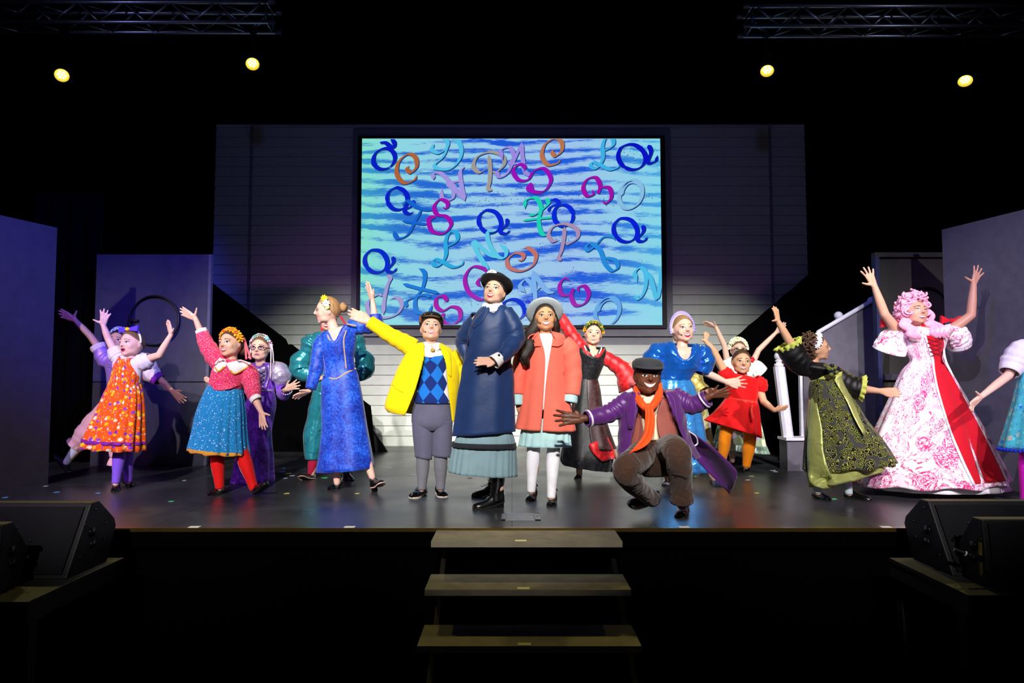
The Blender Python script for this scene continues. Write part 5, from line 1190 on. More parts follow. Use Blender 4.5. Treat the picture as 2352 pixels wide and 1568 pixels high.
P.cover('lapel', coat, [(1460, 900, 1452, 900), (1462, 922, 1444, 916), (1460, 950, 1440, 944), (1452, 985, 1444, 985)], M_pur, 0.022, solid=0.009); P.cover('lapel', coat, [(1520, 898, 1530, 896), (1520, 920, 1546, 914), (1530, 950, 1552, 940), (1546, 985, 1554, 982)], M_pur, 0.022, solid=0.009)
P.sleeve('sleeve', [(1446, 918), (1422, 935, -0.03), (1394, 951, -0.05), (1346, 962, -0.10)], [22, 21, 20, 17], M_pur, 36, 28, 0.07, 7)
P.sleeve('sleeve', [(1544, 908), (1568, 922, -0.03), (1592, 930, -0.05), (1626, 914, -0.11)], [22, 22, 20, 18], M_pur, 36, 28, 0.07, 7)
M_br = cloth('white_braid', '#d8d0e0', 0.6)
P.sleeve('cuff_braid', [(1354, 961, -0.09), (1350, 962, -0.095)], [19.5, 19.5], M_br, 4, 28, 0); P.sleeve('cuff_braid', [(1616, 919, -0.10), (1619, 917, -0.105)], [20, 20], M_br, 4, 28, 0)
# coat tail flung out to the right
R_ = [(1540, 960, 1578, 985), (1566, 1004, 1604, 1004), (1588, 1040, 1640, 1030), (1622, 1080, 1672, 1060), (1654, 1112, 1692, 1082), (1677, 1134, 1692, 1096)]
R2 = cat_rom(np.array(R_, float), 20); V = []; UV = []
for i, (xa_, ya_, xb_, yb_) in enumerate(R2):
    for k in range(10):
        t = k / 9; q = W(xa_ + (xb_ - xa_) * t, ya_ + (yb_ - ya_) * t, P.Y + 0.12 + 0.10 * math.sin(3 * t + i * 0.1) + 0.01 * i); V.append(tuple(q)); UV.append((t, i * 0.05))
Fs = [(i * 10 + k, (i + 1) * 10 + k, (i + 1) * 10 + k + 1, i * 10 + k + 1) for i in range(19) for k in range(9)]
mk('coat_tail', V, Fs, M_pur, P.root, uv=UV, solid=0.010, offset=0)
P.line('tail_braid', [(1582, 990, -0.02), (1598, 1002, 0.03), (1602, 1018, 0.08), (1592, 1024, 0.06), (1588, 1016, 0.05)], 1.8, M_br); P.line('tail_braid', [(1566, 994, 0.0), (1576, 1008, 0.05), (1586, 1026, 0.05)], 1.6, M_br)
# neckerchief
P.line('neckerchief', [(1464, 888, 0.02), (1462, 908, -0.10), (1474, 928, -0.185), (1486, 938, -0.20)], 9, M_or2); P.line('neckerchief', [(1512, 882, 0.02), (1514, 905, -0.10), (1504, 926, -0.185), (1492, 938, -0.20)], 9, M_or2)
MB().ball(P.p((1489, 936, -0.21)), 0.036, 12, sc=(1, 0.7, 0.9)).build('scarf_knot', M_or2, P.root, smooth=True)
R2 = cat_rom(np.array([(1482, 934, 1498, 934), (1482, 962, 1504, 962), (1478, 996, 1500, 1000), (1462, 1022, 1488, 1020), (1444, 1042, 1472, 1030)], float), 16); V = []
for i, (xa_, ya_, xb_, yb_) in enumerate(R2):
    for k in range(8): t = k / 7; V.append(tuple(W(xa_ + (xb_ - xa_) * t, ya_ + (yb_ - ya_) * t, P.Y - 0.235 - 0.006 * i + 0.012 * math.sin(9 * t + i * 0.3))))
mk('scarf_tail', V, [(i * 8 + k, i * 8 + k + 1, (i + 1) * 8 + k + 1, (i + 1) * 8 + k) for i in range(15) for k in range(7)], M_or2, P.root, solid=0.006, offset=0)
def tweed():
    t = NT('brown_tweed'); v = t.coord('Object', (300, 300, 120)); f = t.noise(v, 1.0, 3); g = t.noise(t.coord('Object'), 8, 2, 1.2)
    t.bump(g, 0.7, 0.04); return t.done(t.ramp(f, [(0.35, rgb('#2c1e18')), (0.7, rgb('#52392b'))]), 0.9, 0.1, 0.2)
M_tw = tweed()
P.sleeve('trouser_leg', [(1486, 1032, 0.0), (1462, 1056, -0.18), (1436, 1080, -0.36), (1452, 1106, -0.26), (1480, 1132, -0.08), (1500, 1146, 0.02)], [30, 31, 27, 23, 19, 18], M_tw, 44, 30, 0.035, 4)
P.sleeve('trouser_leg', [(1526, 1032, 0.0), (1544, 1030, -0.2), (1556, 1042, -0.38), (1560, 1070, -0.36), (1564, 1112, -0.28), (1566, 1150, -0.24)], [30, 31, 28, 26, 23, 25], M_tw, 44, 30, 0.035, 4)
P.garment('trouser_seat', [(1460, 1012, 1552, 1010), (1452, 1040, 1560, 1036), (1462, 1072, 1552, 1070), (1480, 1092, 1534, 1090)], M_tw, (0.66, 0.75), nr=16)
M_bs = glossy('brown_leather_shoe', '#1e100c', 0.25, 0.5)
P.shoe((1490, 1140, 0.02), (1500, 1150, 0.10), (1447, 1162, -0.05), M_bs, 0.27, 'lace', ground=False); P.shoe((1566, 1160, -0.22), (1572, 1175), (1560, 1196), M_bs, 0.27, 'lace')

# ------------------------------------------------------------------ pink wig and toile gown
P = Person('performer in pink curled wig and white and pink toile gown with red front panel', 6.0, SK_BROWN, base=G(2130, 1128))
P.head(2101, 717, 62, 4, 10, 4, dy=-0.05, neck=(2106, 756))
P.torso([(2080, 752, 2136, 750), (2066, 762, 2180, 756), (2078, 785, 2168, 780), (2094, 830, 2164, 828), (2086, 870, 2170, 868)], 0.62)
P.arm((2066, 766), (2032, 722, -0.06), (2008, 656, -0.06), (1988, 614, -0.06), (1972, 648, -0.08), 1.7, 0.03, 1.15)
P.arm((2184, 758), (2230, 724, -0.04), (2236, 652, -0.04), (2250, 612, -0.05), (2214, 634, -0.06), 1.7, 0.03, 1.15)
P.leg((2110, 870), (2110, 1020), (2120, 1115), 1.1); P.leg((2150, 870), (2160, 1020), (2200, 1112), 1.1)
P.body(); P.face(0.1, 0.6, '#a8646a', '#241410', '#1a100c', 0.24, 0.05, lid=0.6)
M_wig = hairmat('pink_wig_curls', '#e889a8', '#ffc4d6', 0.5)
P.hair(M_wig, 44, 96, 140, 1.16, 'wig', 0.03)
random.seed(11); m = MB()
for k in range(330):
    t = random.uniform(0, 2 * PI); z = random.uniform(-0.35, 1.0); d = Vector((math.sqrt(max(0, 1 - min(1, z * z))) * math.cos(t), math.sqrt(max(0, 1 - min(1, z * z))) * math.sin(t), z))
    if d.y < -0.45 and z < 0.62: continue
    c0 = Vector(P.hw([tuple(head_pt(np.array([tuple(d)]))[0] * random.uniform(1.12, 1.30) + np.array([0, 0.05, 0.10 * max(0, z)]))])[0])
    R = Matrix.Rotation(random.uniform(0, 6), 3, 'X') @ Matrix.Rotation(random.uniform(0, 6), 3, 'Z'); r = random.uniform(0.020, 0.034)
    pts = [c0 + R @ Vector((r * math.cos(a) * (1 - 0.3 * a / 7), r * math.sin(a) * (1 - 0.3 * a / 7), 0.010 * a - 0.03)) for a in np.linspace(0, 7.2, 14)]
    m.tube(pts, 0.0095, 6)
cu = m.build('wig_curls', M_wig, P.root, smooth=True); cu['kind'] = 'stuff'
for k, (dx, x2, rr) in enumerate([(0, 2150, 0.032), (6, 2160, 0.028), (-4, 2142, 0.026), (8, 2170, 0.024)]): P.lock([(2124 + dx, 715, -0.02), (2134 + dx, 738, -0.05), (x2 - 4, 756, -0.13), (x2 + 4, 776, -0.15)], [0.03, rr, rr, 0.012], M_wig, 'wig_ringlet', False, 0.02)
for k, (dx, rr) in enumerate([(0, 0.03), (8, 0.026), (-5, 0.026)]): P.lock([(2076 + dx, 722, -0.04), (2080 + dx, 745, -0.10), (2092 + dx, 762, -0.14), (2100 + dx, 778, -0.15)], [0.028, rr, rr, 0.012], M_wig, 'wig_ringlet', False, 0.02)
def toile():
    t = NT('pink_toile_print'); v = t.coord('UV'); w1 = t.noise(v, 5.5, 3, 1.8, 0.6); w2 = t.noise(v, 12.0, 3, 2.2, 0.6)
    vein = t.math('LESS_THAN', t.math('ABSOLUTE', t.math('SUBTRACT', w1, 0.5)), 0.013)
    vein2 = t.math('MULTIPLY', t.math('LESS_THAN', t.math('ABSOLUTE', t.math('SUBTRACT', w2, 0.52)), 0.026), t.math('GREATER_THAN', w1, 0.50))
    vo = t.vor(v, 4.4); D = vo.outputs['Distance']
    petal = t.math('MULTIPLY', t.math('LESS_THAN', D, 0.40), t.math('GREATER_THAN', t.math('SINE', t.math('ADD', t.math('MULTIPLY', D, 62.0), t.math('MULTIPLY', w2, 26.0))), 0.25))
    col = t.mix(t.math('MULTIPLY', t.math('LESS_THAN', D, 0.42), 0.25), rgb('#f6eef2'), rgb('#f0a8c4'))
    for msk, hx in ((vein, '#c83a70'), (vein2, '#e070a0'), (petal, '#cc3a78')): col = t.mix(msk, col, rgb(hx))
    t.bump(t.noise(t.coord('Object'), 9, 2, 1.0), 0.25, 0.012); return t.done(col, 0.75, 0.2, 0.1)
M_toile = toile(); M_red = cloth('crimson_panel', '#c80a22', 0.75, 0.08)
dress = P.garment('gown', [(2084, 750, 2128, 750), (2064, 758, 2184, 754), (2074, 782, 2174, 776), (2086, 810, 2166, 806), (2093, 830, 2164, 828), (2072, 856, 2178, 848), (2044, 920, 2216, 912), (2006, 1000, 2262, 994), (1974, 1070, 2300, 1064), (1962, 1112, 2320, 1104)], M_toile, (0.66, 0.62), [(9, 0.0, 0.10, 0.5), (5, 0.0, 0.06, 1)], nr=70, nphi=128, dip=0.03, dipw=0.5, hem=0.01)
P.cover('red_front_panel', dress, [(2128, 770, 2166, 774), (2134, 792, 2168, 792), (2146, 822, 2164, 822), (2148, 850, 2176, 846), (2158, 900, 2204, 890), (2186, 990, 2252, 980), (2216, 1060, 2290, 1050), (2240, 1112, 2316, 1104)], M_red, 0.016, 40, 40)
for k in range(4): 
    y = 778 + 10 * k; P.trim('lacing', dress, [(2130 + 3 * k, y), (2164, y + 10)], 2.0, cloth('dark_red_cord', '#7a0818', 0.6), 0.020, 6); P.trim('lacing', dress, [(2130 + 3 * k, y + 10), (2164, y)], 2.0, cloth('dark_red_cord', '#7a0818', 0.6), 0.022, 6)
P.trim('lace_edge', dress, [(2126, 772), (2140, 815), (2146, 850), (2156, 900), (2184, 990), (2212, 1060), (2238, 1114)], 6, M_lace, 0.016, 40); P.trim('lace_edge', dress, [(2168, 780), (2170, 820), (2182, 850), (2204, 890), (2222, 920)], 5, M_lace, 0.016, 24)
P.garment('choker', [(2094, 744, 2124, 746), (2092, 754, 2126, 756)], M_red, (0.9, 0.9), nr=4)
P.sleeve('sleeve', [(2084, 768), (2066, 772, 0.02), (2050, 786, 0.05), (2042, 806, 0.08)], [16, 26, 32, 36], M_toile, 30, 36, 0.05, 4, pleat=0.05); P.sleeve('sleeve', [(2170, 764), (2186, 766, 0.02), (2198, 776, 0.05), (2204, 796, 0.08)], [16, 24, 28, 24], M_toile, 30, 36, 0.05, 4, pleat=0.05)
for (x, y) in ((2048, 744), (2186, 736)):
    m = MB(); c0 = P.p((x, y, 0.0))
    for sg in (-1, 1): m.prism([c0, c0 + Vector((sg * 0.085, 0, 0.045)), c0 + Vector((sg * 0.09, 0, -0.03))][::sg], (0, 0.03, 0))
    m.ball(c0, 0.02, 8); m.build('shoulder_bow', M_red, P.root)
P.garment('petticoat', [(2030, 1080, 2290, 1075), (2010, 1122, 2310, 1120)], M_lace, (0.6, 0.6), [(14, 0.02, 0.06, 1)], nr=8)
P.shoe((2200, 1112, 0.0), (2226, 1122), (2290, 1128), cloth('white_shoe', '#e0dce4', 0.5), 0.24, 'heel'); P.shoe((2112, 1118, 0.0), (2110, 1128), (2122, 1141), cloth('pink_shoe', '#e0a8c8', 0.5), 0.24, 'heel')

# ------------------------------------------------------------------ black and green gown
P = Person('girl leaning back in black and lime gown with white tiara, seen in profile', 5.65, SK_OLIVE, base=G(1910, 1140))
P.head(1875, 799, 59, 72, 6, -14, neck=(1866, 842))
P.torso([(1850, 834, 1892, 838), (1842, 844, 1920, 856), (1856, 862, 1924, 858), (1868, 880, 1932, 866), (1866, 920, 1940, 910)], 0.62)
P.arm((1846, 842), (1810, 778, 0.0), (1787, 738, 0.0), (1780, 704, 0.0), (1773, 737, -0.05), 1.3, 0.05); P.arm((1918, 856), (1962, 890, -0.06), (2022, 898, -0.1), (2068, 902, -0.12), (2050, 912, -0.12), 0.6, 0.04)
P.leg((1885, 930), (1880, 1040), (1878, 1130, -0.02), 0.95); P.leg((1915, 930), (1935, 1040), (1950, 1132, -0.02), 0.95)
P.body(); P.face(0.8, 0.8, '#b05a58', '#2a1a10', '#2e1c12', 0.28, 0.045)
HC = hairmat('hair_curly_brown', '#2a1812', '#7a5844'); P.hair(HC, 44, 88, 128, 1.10, bumps=0.03); P.bun((0.0, 0.48, -0.02), (0.24, 0.20, 0.26), HC)
random.seed(5); m = MB()
for k in range(90):
    d0 = Vector((random.uniform(-0.8, 0.8), random.uniform(0.1, 1), random.uniform(-0.5, 1))).normalized(); c0 = Vector(P.hw([tuple(head_pt(np.array([tuple(d0)]))[0] * random.uniform(1.08, 1.36))])[0])
    R = Matrix.Rotation(random.uniform(0, 6), 3, 'X') @ Matrix.Rotation(random.uniform(0, 6), 3, 'Z'); r = random.uniform(0.012, 0.020)
    m.tube([c0 + R @ Vector((r * math.cos(a), r * math.sin(a), 0.006 * a - 0.02)) for a in np.linspace(0, 7.0, 12)], 0.0055, 5)
cu = m.build('hair_curls', HC, P.root, smooth=True); cu['kind'] = 'stuff'
P.crown('tiara', ['#e6ecf4'], 13, 0.085, 6, 1.14, 6, centre='#c8d8f0', band=cloth('white_band', '#e8e4f0', 0.6))
M_bv = velvet('black_velvet', '#020203', '#060608', 26, 0.05, 1.3); M_lime = satin('lime_satin', '#c4cc72', 0.4, 1.1); M_lm2 = cloth('lime_ruffle', '#c8d060', 0.7)
bod = P.garment('bodice', [(1852, 832, 1894, 836), (1842, 842, 1922, 852), (1858, 862, 1930, 858), (1868, 876, 1932, 862)], M_bv, (0.8, 0.62), nr=20)
def rosette():
    t = NT('black_rosette_lace'); v = t.coord('UV'); vo = t.vor(v, 21); D = vo.outputs['Distance']; n1 = t.noise(v, 34, 2, 1.0)
    swirl = t.math('GREATER_THAN', t.math('SINE', t.math('ADD', t.math('MULTIPLY', D, 30.0), t.math('MULTIPLY', n1, 12.0))), -0.68)
    rose = t.math('LESS_THAN', D, 0.60)
    base = t.mix(t.noise(v, 5, 2), rgb('#2a2c2a'), rgb('#50524a'))
    col = t.mix(rose, base, t.mix(swirl, rgb('#b4bc48'), rgb('#08080a')))
    t.bump(t.math('MULTIPLY', rose, swirl), 0.6, 0.01); return t.done(col, 0.7, 0.25, 0.1)
M_ros = rosette()
sk = P.garment('lime_skirt', [(1866, 872, 1932, 860), (1862, 900, 1944, 890), (1857, 950, 1966, 940), (1852, 1010, 1990, 1000), (1848, 1070, 2030, 1050), (1856, 1118, 2036, 1068)], M_lime, (0.7, 0.6), [(9, 0, 0.10, 0), (5, 0, 0.06, 2)], nr=40)
P.garment('lace_overskirt', [(1868, 868, 1930, 860, 1912, 1890), (1862, 890, 1942, 885, 1864, 1870), (1860, 924, 1960, 917, 1862, 1868), (1855, 982, 1987, 963, 1876, 1880), (1850, 1032, 2025, 1012, 1884, 1888), (1846, 1080, 2056, 1060, 1890, 1894)], M_ros, (0.78, 0.66), [(11, 0, 0.09, 0.5)], opening=False, nr=44, hem=0.012)
P.garment('belt', [(1866, 864, 1932, 852), (1868, 875, 1934, 864)], M_lm2, (0.78, 0.78), nr=5)
ov = P.garment('lime_panel_form', [(1867, 874, 1934, 864), (1858, 930, 1962, 920), (1846, 1040, 2040, 1020), (1846, 1090, 2056, 1070)], M_lime, (0.80, 0.70), nr=8); 
P.cover('lime_side_panel', ov, [(1862, 925, 1876, 925), (1857, 980, 1888, 985), (1854, 1030, 1892, 1040), (1856, 1090, 1908, 1090), (1866, 1112, 1920, 1106), (1890, 1122, 1912, 1120)], M_lime, 0.02, 20, 8); P.cover('lime_side_panel', ov, [(1912, 866, 1932, 862), (1926, 890, 1940, 884), (1944, 920, 1956, 912), (1962, 960, 1972, 952), (1984, 1000, 1990, 992)], M_lime, 0.02, 20, 5)
bpy.data.objects.remove(ov)
m = MB(); c0 = P.p((1912, 850, -0.16))
for k in range(10): m.ball(c0 + Vector((0.04 * math.cos(k * 2.4) * (k / 10) ** 0.5, -0.01, 0.045 * math.sin(k * 2.4) * (k / 10) ** 0.5)), 0.020, 8, k % 2)
m.build('corsage', [M_bv, cloth('corsage_green', '#70783a', 0.8)], P.root, smooth=True)
P.sleeve('sleeve', [(1862, 848), (1842, 838), (1826, 820), (1812, 796)], [18, 24, 28, 28], M_bv, 26, 32, 0.03); P.sleeve('sleeve', [(1914, 854), (1936, 872, -0.02), (1960, 888, -0.06), (1976, 892, -0.08)], [16, 20, 24, 26], M_bv, 26, 32, 0.03)
def ruffle(P, a, b, r0, r1, mat, name='ruffle', nphi=64, cnt=14):
    q = [P.p(a), P.p(b)]; C = cat_rom([tuple(v) for v in q], 6); V, Fs, UV = tube_arr([Vector(c) for c in C], np.linspace(r0, r1, 6) / P.S, nphi); V = V.reshape(6, nphi, 3)
    ph = np.linspace(0, 2 * PI, nphi, endpoint=False); k = 1 + np.linspace(0, 0.13, 6)[:, None] * np.sin(cnt * ph)[None]; V = C[:, None] + (V - C[:, None]) * k[..., None]
    return mk(name, V.reshape(-1, 3), Fs, mat, P.root, uv=UV, solid=0.004, offset=0)
ruffle(P, (1816, 802), (1808, 788), 27, 31, M_lm2); ruffle(P, (1973, 891, -0.08), (1984, 893, -0.09), 25, 29, M_lm2)
M_ws = cloth('pale_blue_sock', '#b8ccd0', 0.8); P.stocking((1880, 1060), (1878, 1132, -0.02), 0.85, M_ws); P.stocking((1935, 1060), (1950, 1134, -0.02), 0.85, M_ws)
P.shoe((1878, 1130, -0.02), (1872, 1141), (1908, 1152), M_shoe, 0.22); P.shoe((1950, 1132, -0.02), (1944, 1142), (1998, 1151), M_shoe, 0.23)
# ------------------------------------------------------------------ pink blouse, blue skirt
P = Person('girl in pink blouse, blue skirt and red tights with orange flower crown', 6.02, SK_LIGHT, base=G(540, 1135))
P.head(530, 790, 62, -16, 6, -6, neck=(532, 832))
P.torso([(516, 828, 554, 830), (498, 836, 572, 842), (492, 860, 562, 862), (488, 885, 552, 888), (484, 915, 552, 918)], 0.6)
P.arm((500, 838), (472, 790, 0.0), (449, 732, -0.02), (415, 711, -0.03), (452, 706, -0.05), 0.6, 0.04); P.arm((570, 850), (582, 908, -0.04), (600, 946, -0.10), (606, 986, -0.13), (626, 956, -0.15), 0.9, 0.05)
P.leg((502, 920), (497, 1050), (505, 1120, -0.02), 1.05); P.leg((542, 920), (556, 1050), (584, 1122, -0.05), 1.05)
P.body(); P.face(0.85, 0.9, '#b84a50', '#3a2418', '#3a2418', 0.30, 0.045)
P.hair(hairmat('hair_brown', '#2c1a10', '#5c3a22'), 46, 86, 122); P.bun((0.25, 0.38, -0.25), (0.16, 0.14, 0.14), MATS['hair_brown'])
P.crown('flower_crown', ['#f4a010', '#f0901a', '#f4b020', '#e84a18'], 13, 0.115, 4, 1.12, 6, centre='#c86a10')
for (x0, x1) in ((562, 566), (566, 576)): P.line('ribbon', [(560, 775, 0.03), (x0 + 2, 800, 0.04), (x1, 825, 0.04)], 2.6, cloth('pink_ribbon', '#e86a7a', 0.5))
M_pk = floral('pink_tiny_print', '#d8205c', [(150, 0.38, ['#f07840', '#f0b8d0', '#d8205c', '#e8407a']), (220, 0.26, ['#f8d8e0', '#d8205c'])]); M_bs2 = floral('blue_sprig_print', '#1a80b8', [(52, 0.26, ['#a8dcf0', '#6ac0e8', '#b0c0f4', '#1a80b8']), (100, 0.24, ['#70c8e8', '#1a80b8'])]); M_dot = floral('dotted_white', '#eeeae2', [(120, 0.22, ['#1c2060', '#1c2060'])]); M_gold = cloth('gold_trim', '#d8942a', 0.7)
bl = P.garment('blouse', [(514, 826, 556, 828), (496, 834, 576, 840), (488, 856, 568, 860), (483, 878, 556, 882), (480, 894, 554, 892)], M_pk, (0.66, 0.7), nr=26)
sk = P.garment('skirt', [(484, 880, 552, 886), (470, 905, 558, 912), (453, 950, 563, 952), (443, 995, 567, 1002), (433, 1030, 573, 1042)], M_bs2, (0.72, 0.72), [(21, 0.03, 0.09, 0), (8, 0.0, 0.06, 1.5)], nr=44, hem=0.008)
P.garment('hem_trim', [(434, 1026, 572, 1038), (432, 1034, 574, 1046)], M_gold, (0.74, 0.74), [(21, 0.08, 0.09, 0.8), (8, 0.05, 0.06, 2.3)], nr=4, solid=0.005, hem=0.006)
P.cover('waist_point', bl, [(482, 880, 552, 884), (486, 888, 530, 892), (492, 895, 506, 897)], M_pk, 0.022, 8, 14)
P.cover('collar', bl, [(519, 826, 504, 822), (520, 838, 494, 834), (512, 848, 490, 846), (498, 856, 492, 852)], M_dot, 0.014, 12, 8, solid=0.006); P.cover('collar', bl, [(520, 834, 552, 826), (524, 844, 574, 834), (530, 854, 572, 842), (538, 858, 560, 850)], M_dot, 0.014, 12, 12, solid=0.006)
P.trim('collar_trim', bl, [(494, 842), (502, 852), (516, 842)], 4, M_gold, 0.018); P.trim('collar_trim', bl, [(528, 850), (538, 858), (556, 850), (574, 838)], 4, M_gold, 0.018)
for (x, y, c_) in ((507, 857, '#3a5ad0'), (502, 868, '#f0c090'), (497, 886, '#3a5ad0')): P.button(bl, x, y, 2.6, cloth('button_' + c_, c_, 0.4))
P.sleeve('sleeve', [(512, 842), (494, 822), (474, 790), (464, 764)], [18, 20, 17, 13], M_pk, 30, 26, 0.06, 5); P.sleeve('sleeve', [(560, 844), (574, 864), (582, 900, -0.03), (586, 916, -0.05)], [18, 21, 17, 12], M_pk, 30, 26, 0.06, 5)
P.sleeve('cuff', [(465, 766), (461, 757)], [12.5, 12], M_dot, 4, 26, 0); P.sleeve('cuff', [(585, 912, -0.05), (590, 920, -0.06)], [12.5, 12], M_dot, 4, 26, 0)
M_rt = cloth('red_tights', '#e0100c', 0.75); P.stocking((497, 1030), (505, 1122, -0.02), 1.05, M_rt); P.stocking((553, 1030), (584, 1124, -0.05), 1.05, M_rt)
P.shoe((505, 1120), (510, 1130), (472, 1143), M_shoe, 0.23); P.shoe((586, 1122, -0.05), (588, 1136, -0.06), (618, 1108, -0.20), M_shoe, 0.22, ground=False)

# ------------------------------------------------------------------ purple velvet gown
P = Person('girl with glasses in purple velvet gown with silver puff sleeves', 6.7, SK_PALE, base=G(580, 1105))
P.head(598, 800, 56, 2, 2, 0, neck=(598, 838))
P.torso([(584, 834, 614, 834), (572, 842, 632, 842), (574, 865, 626, 865), (578, 893, 624, 895), (572, 920, 628, 920)], 0.62)
P.arm((630, 846), (648, 908, 0.0), (657, 894, -0.18), (688, 880, -0.20), (666, 866, -0.22), 1.3, 0.03, 0.95); P.arm((574, 846), (545, 905, 0.05), (490, 880, 0.0), (470, 868, -0.02), (484, 862, -0.03), 0.8, 0.05, 0.95)
P.leg((585, 920), (580, 1020), (580, 1098), 1.0); P.leg((612, 920), (610, 1020), (606, 1098), 1.0)
P.body(); P.face(-0.15, 0.0, '#b0506a', '#4a5a70', '#6a4a38', 0.22, 0.012); P.glasses('#5a1a50')
P.hair(HB, 46, 86, 122)
P.crown('flower_crown', ['#e8a8d8', '#d890c8', '#e8d8e8', '#60c0c8', '#b8d8f0', '#e8b8e0'], 15, 0.085, 2, 1.12, 6, centre='#f0d0e0')
for (x0, x1, y1) in ((576, 571, 822), (622, 621, 870), (624, 628, 832)): P.line('ribbon', [(x0, 790, -0.02), ((x0 + x1) / 2 + 1, 810, -0.06), (x1, y1, -0.10)], 1.3, cloth('pale_ribbon', '#e8d0e0', 0.5))
M_pv = velvet('purple_velvet', '#3a1088', '#7c3cc4', 20); M_sil = satin('silver_satin', '#b8a8cc', 0.4)
d = P.garment('gown', [(584, 834, 614, 834), (570, 840, 634, 840), (572, 865, 632, 866), (577, 893, 628, 895), (564, 930, 632, 930), (555, 985, 622, 990), (543, 1050, 626, 1050), (530, 1112, 629, 1108)], M_pv, (0.66, 0.72), [(9, 0, 0.10, 0), (5, 0, 0.05, 1)], nr=50, dip=0.04, dipw=0.6)
P.cover('lace_front', d, [(588, 842, 610, 842), (588, 862, 612, 862), (590, 880, 606, 882), (592, 894, 604, 894)], M_sil, 0.012)
for k in range(4): P.trim('lacing', d, [(591, 852 + 10 * k), (608 - k, 862 + 10 * k)], 1.4, cloth('purple_cord', '#3a1880', 0.6), 0.018, 6); P.trim('lacing', d, [(591, 862 + 10 * k), (608 - k, 852 + 10 * k)], 1.4, cloth('purple_cord', '#3a1880', 0.6), 0.019, 6)
P.trim('waist_braid', d, [(578, 893), (600, 896), (628, 897)], 5, M_sil, 0.012); P.trim('neck_braid', d, [(616, 838), (618, 862), (610, 890)], 3.5, M_sil, 0.016)
P.sleeve('puff_sleeve', [(624, 838), (638, 850), (646, 868), (648, 884)], [11, 21, 23, 13], M_sil, 26, 32, 0.05, 3, pleat=0.04); P.sleeve('lower_sleeve', [(646, 880), (650, 900, 0.0), (652, 906, -0.08), (657, 895, -0.16)], [13, 14, 13, 12], M_pv, 24, 22); P.sleeve('puff_sleeve', [(580, 840), (566, 852), (556, 872), (550, 890)], [11, 20, 22, 12], M_sil, 26, 32, 0.05, 3, pleat=0.04); P.sleeve('lower_sleeve', [(552, 888), (540, 905, 0.05), (500, 884, 0.0)], [13, 13, 10], M_pv, 24, 22)
m = MB()
for k in range(16): t = 2 * PI * k / 16; c0 = P.p((658, 896, -0.17)); m.ball(c0 + Vector((0.052 * math.cos(t), 0.02 * math.sin(t), 0.03 * math.sin(t) - 0.01)), 0.006, 6)
m.build('pearl_bracelet', cloth('pearl', '#e0dcf0', 0.3), P.root, smooth=True)
P.shoe((606, 1098), (606, 1104), (612, 1114), M_shoe, 0.2); P.shoe((580, 1098), (580, 1104), (574, 1114), M_shoe, 0.2)

# ------------------------------------------------------------------ teal satin figure behind the blue velvet gown
P = Person('person in teal satin puff sleeves and breeches behind the blue velvet gown', 6.95, SK_LIGHT, base=G(745, 1100))
P.head(754, 736, 48, 3, 0, 0, neck=(756, 768))
P.torso([(738, 764, 774, 764), (722, 772, 806, 772), (730, 810, 798, 810), (734, 850, 800, 850), (732, 890, 804, 890)], 0.6)
P.arm((726, 782), (694, 845, 0.0), (728, 866, -0.08), (744, 868, -0.1), (738, 876, -0.12), 0.5, 0.1); P.arm((806, 782), (838, 838, 0.0), (818, 866, -0.08), (802, 870, -0.1), (806, 878, -0.12), 0.5, 0.1)
P.leg((745, 890), (730, 1010), (716, 1088, -0.05), 1.0); P.leg((790, 890), (796, 1010), (800, 1088), 1.0)
P.body(); P.face(0.5, 0.6, '#b03a4a'); P.hair(hairmat('hair_brown', '#2c1a10', '#5c3a22'), 48, 88, 124)
M_red2 = cloth('red_bandana', '#c8142c', 0.6); lathe_head(P, 'bandana', [(0.40, -0.02), (0.41, 0.04), (0.37, 0.16), (0.24, 0.24), (0.1, 0.26)], M_red2, 0, 0.26, 0.02)
P.line('bandana_tail', [(740, 735, -0.02), (739, 750, -0.04), (740, 764, -0.05)], 2.5, M_red2); P.line('bandana_tail', [(782, 725, 0.05), (788, 736, 0.05), (796, 748, 0.05)], 2.2, M_red2)
M_teal = satin('teal_satin', '#2b92a0', 0.25); M_crim = cloth('crimson_stocking', '#a81038', 0.75)
P.garment('tunic', [(738, 762, 774, 762), (720, 770, 808, 770), (728, 810, 800, 810), (732, 850, 802, 850), (726, 900, 810, 900)], M_teal, (0.66, 0.66), [(9, 0, 0.06, 0)], nr=30)
P.sleeve('puff_sleeve', [(730, 776), (716, 790), (704, 812)], [14, 24, 15], M_teal, 24, 30, 0.08, 3, pleat=0.06); P.sleeve('puff_sleeve', [(706, 808), (692, 832), (694, 852), (722, 866, -0.06)], [15, 25, 24, 11], M_teal, 26, 30, 0.08, 3, pleat=0.06)
P.sleeve('puff_sleeve', [(802, 776), (816, 788), (828, 812)], [14, 22, 14], M_teal, 24, 30, 0.08, 3, pleat=0.06); P.sleeve('puff_sleeve', [(826, 808), (838, 830), (836, 852), (820, 866, -0.06)], [14, 22, 20, 11], M_teal, 26, 30, 0.08, 3, pleat=0.06)
P.sleeve('breeches_leg', [(748, 900), (736, 950), (722, 1010, -0.02), (717, 1056, -0.04)], [28, 27, 24, 15], M_teal, 30, 30, 0.04, 3, pleat=0.06); P.sleeve('breeches_leg', [(788, 900), (794, 950), (798, 1010), (800, 1056)], [28, 27, 24, 15], M_teal, 30, 30, 0.04, 3, pleat=0.06)
P.stocking((722, 1040, -0.04), (714, 1088, -0.05), 0.9, M_crim); P.stocking((798, 1040), (800, 1090), 0.9, M_crim)
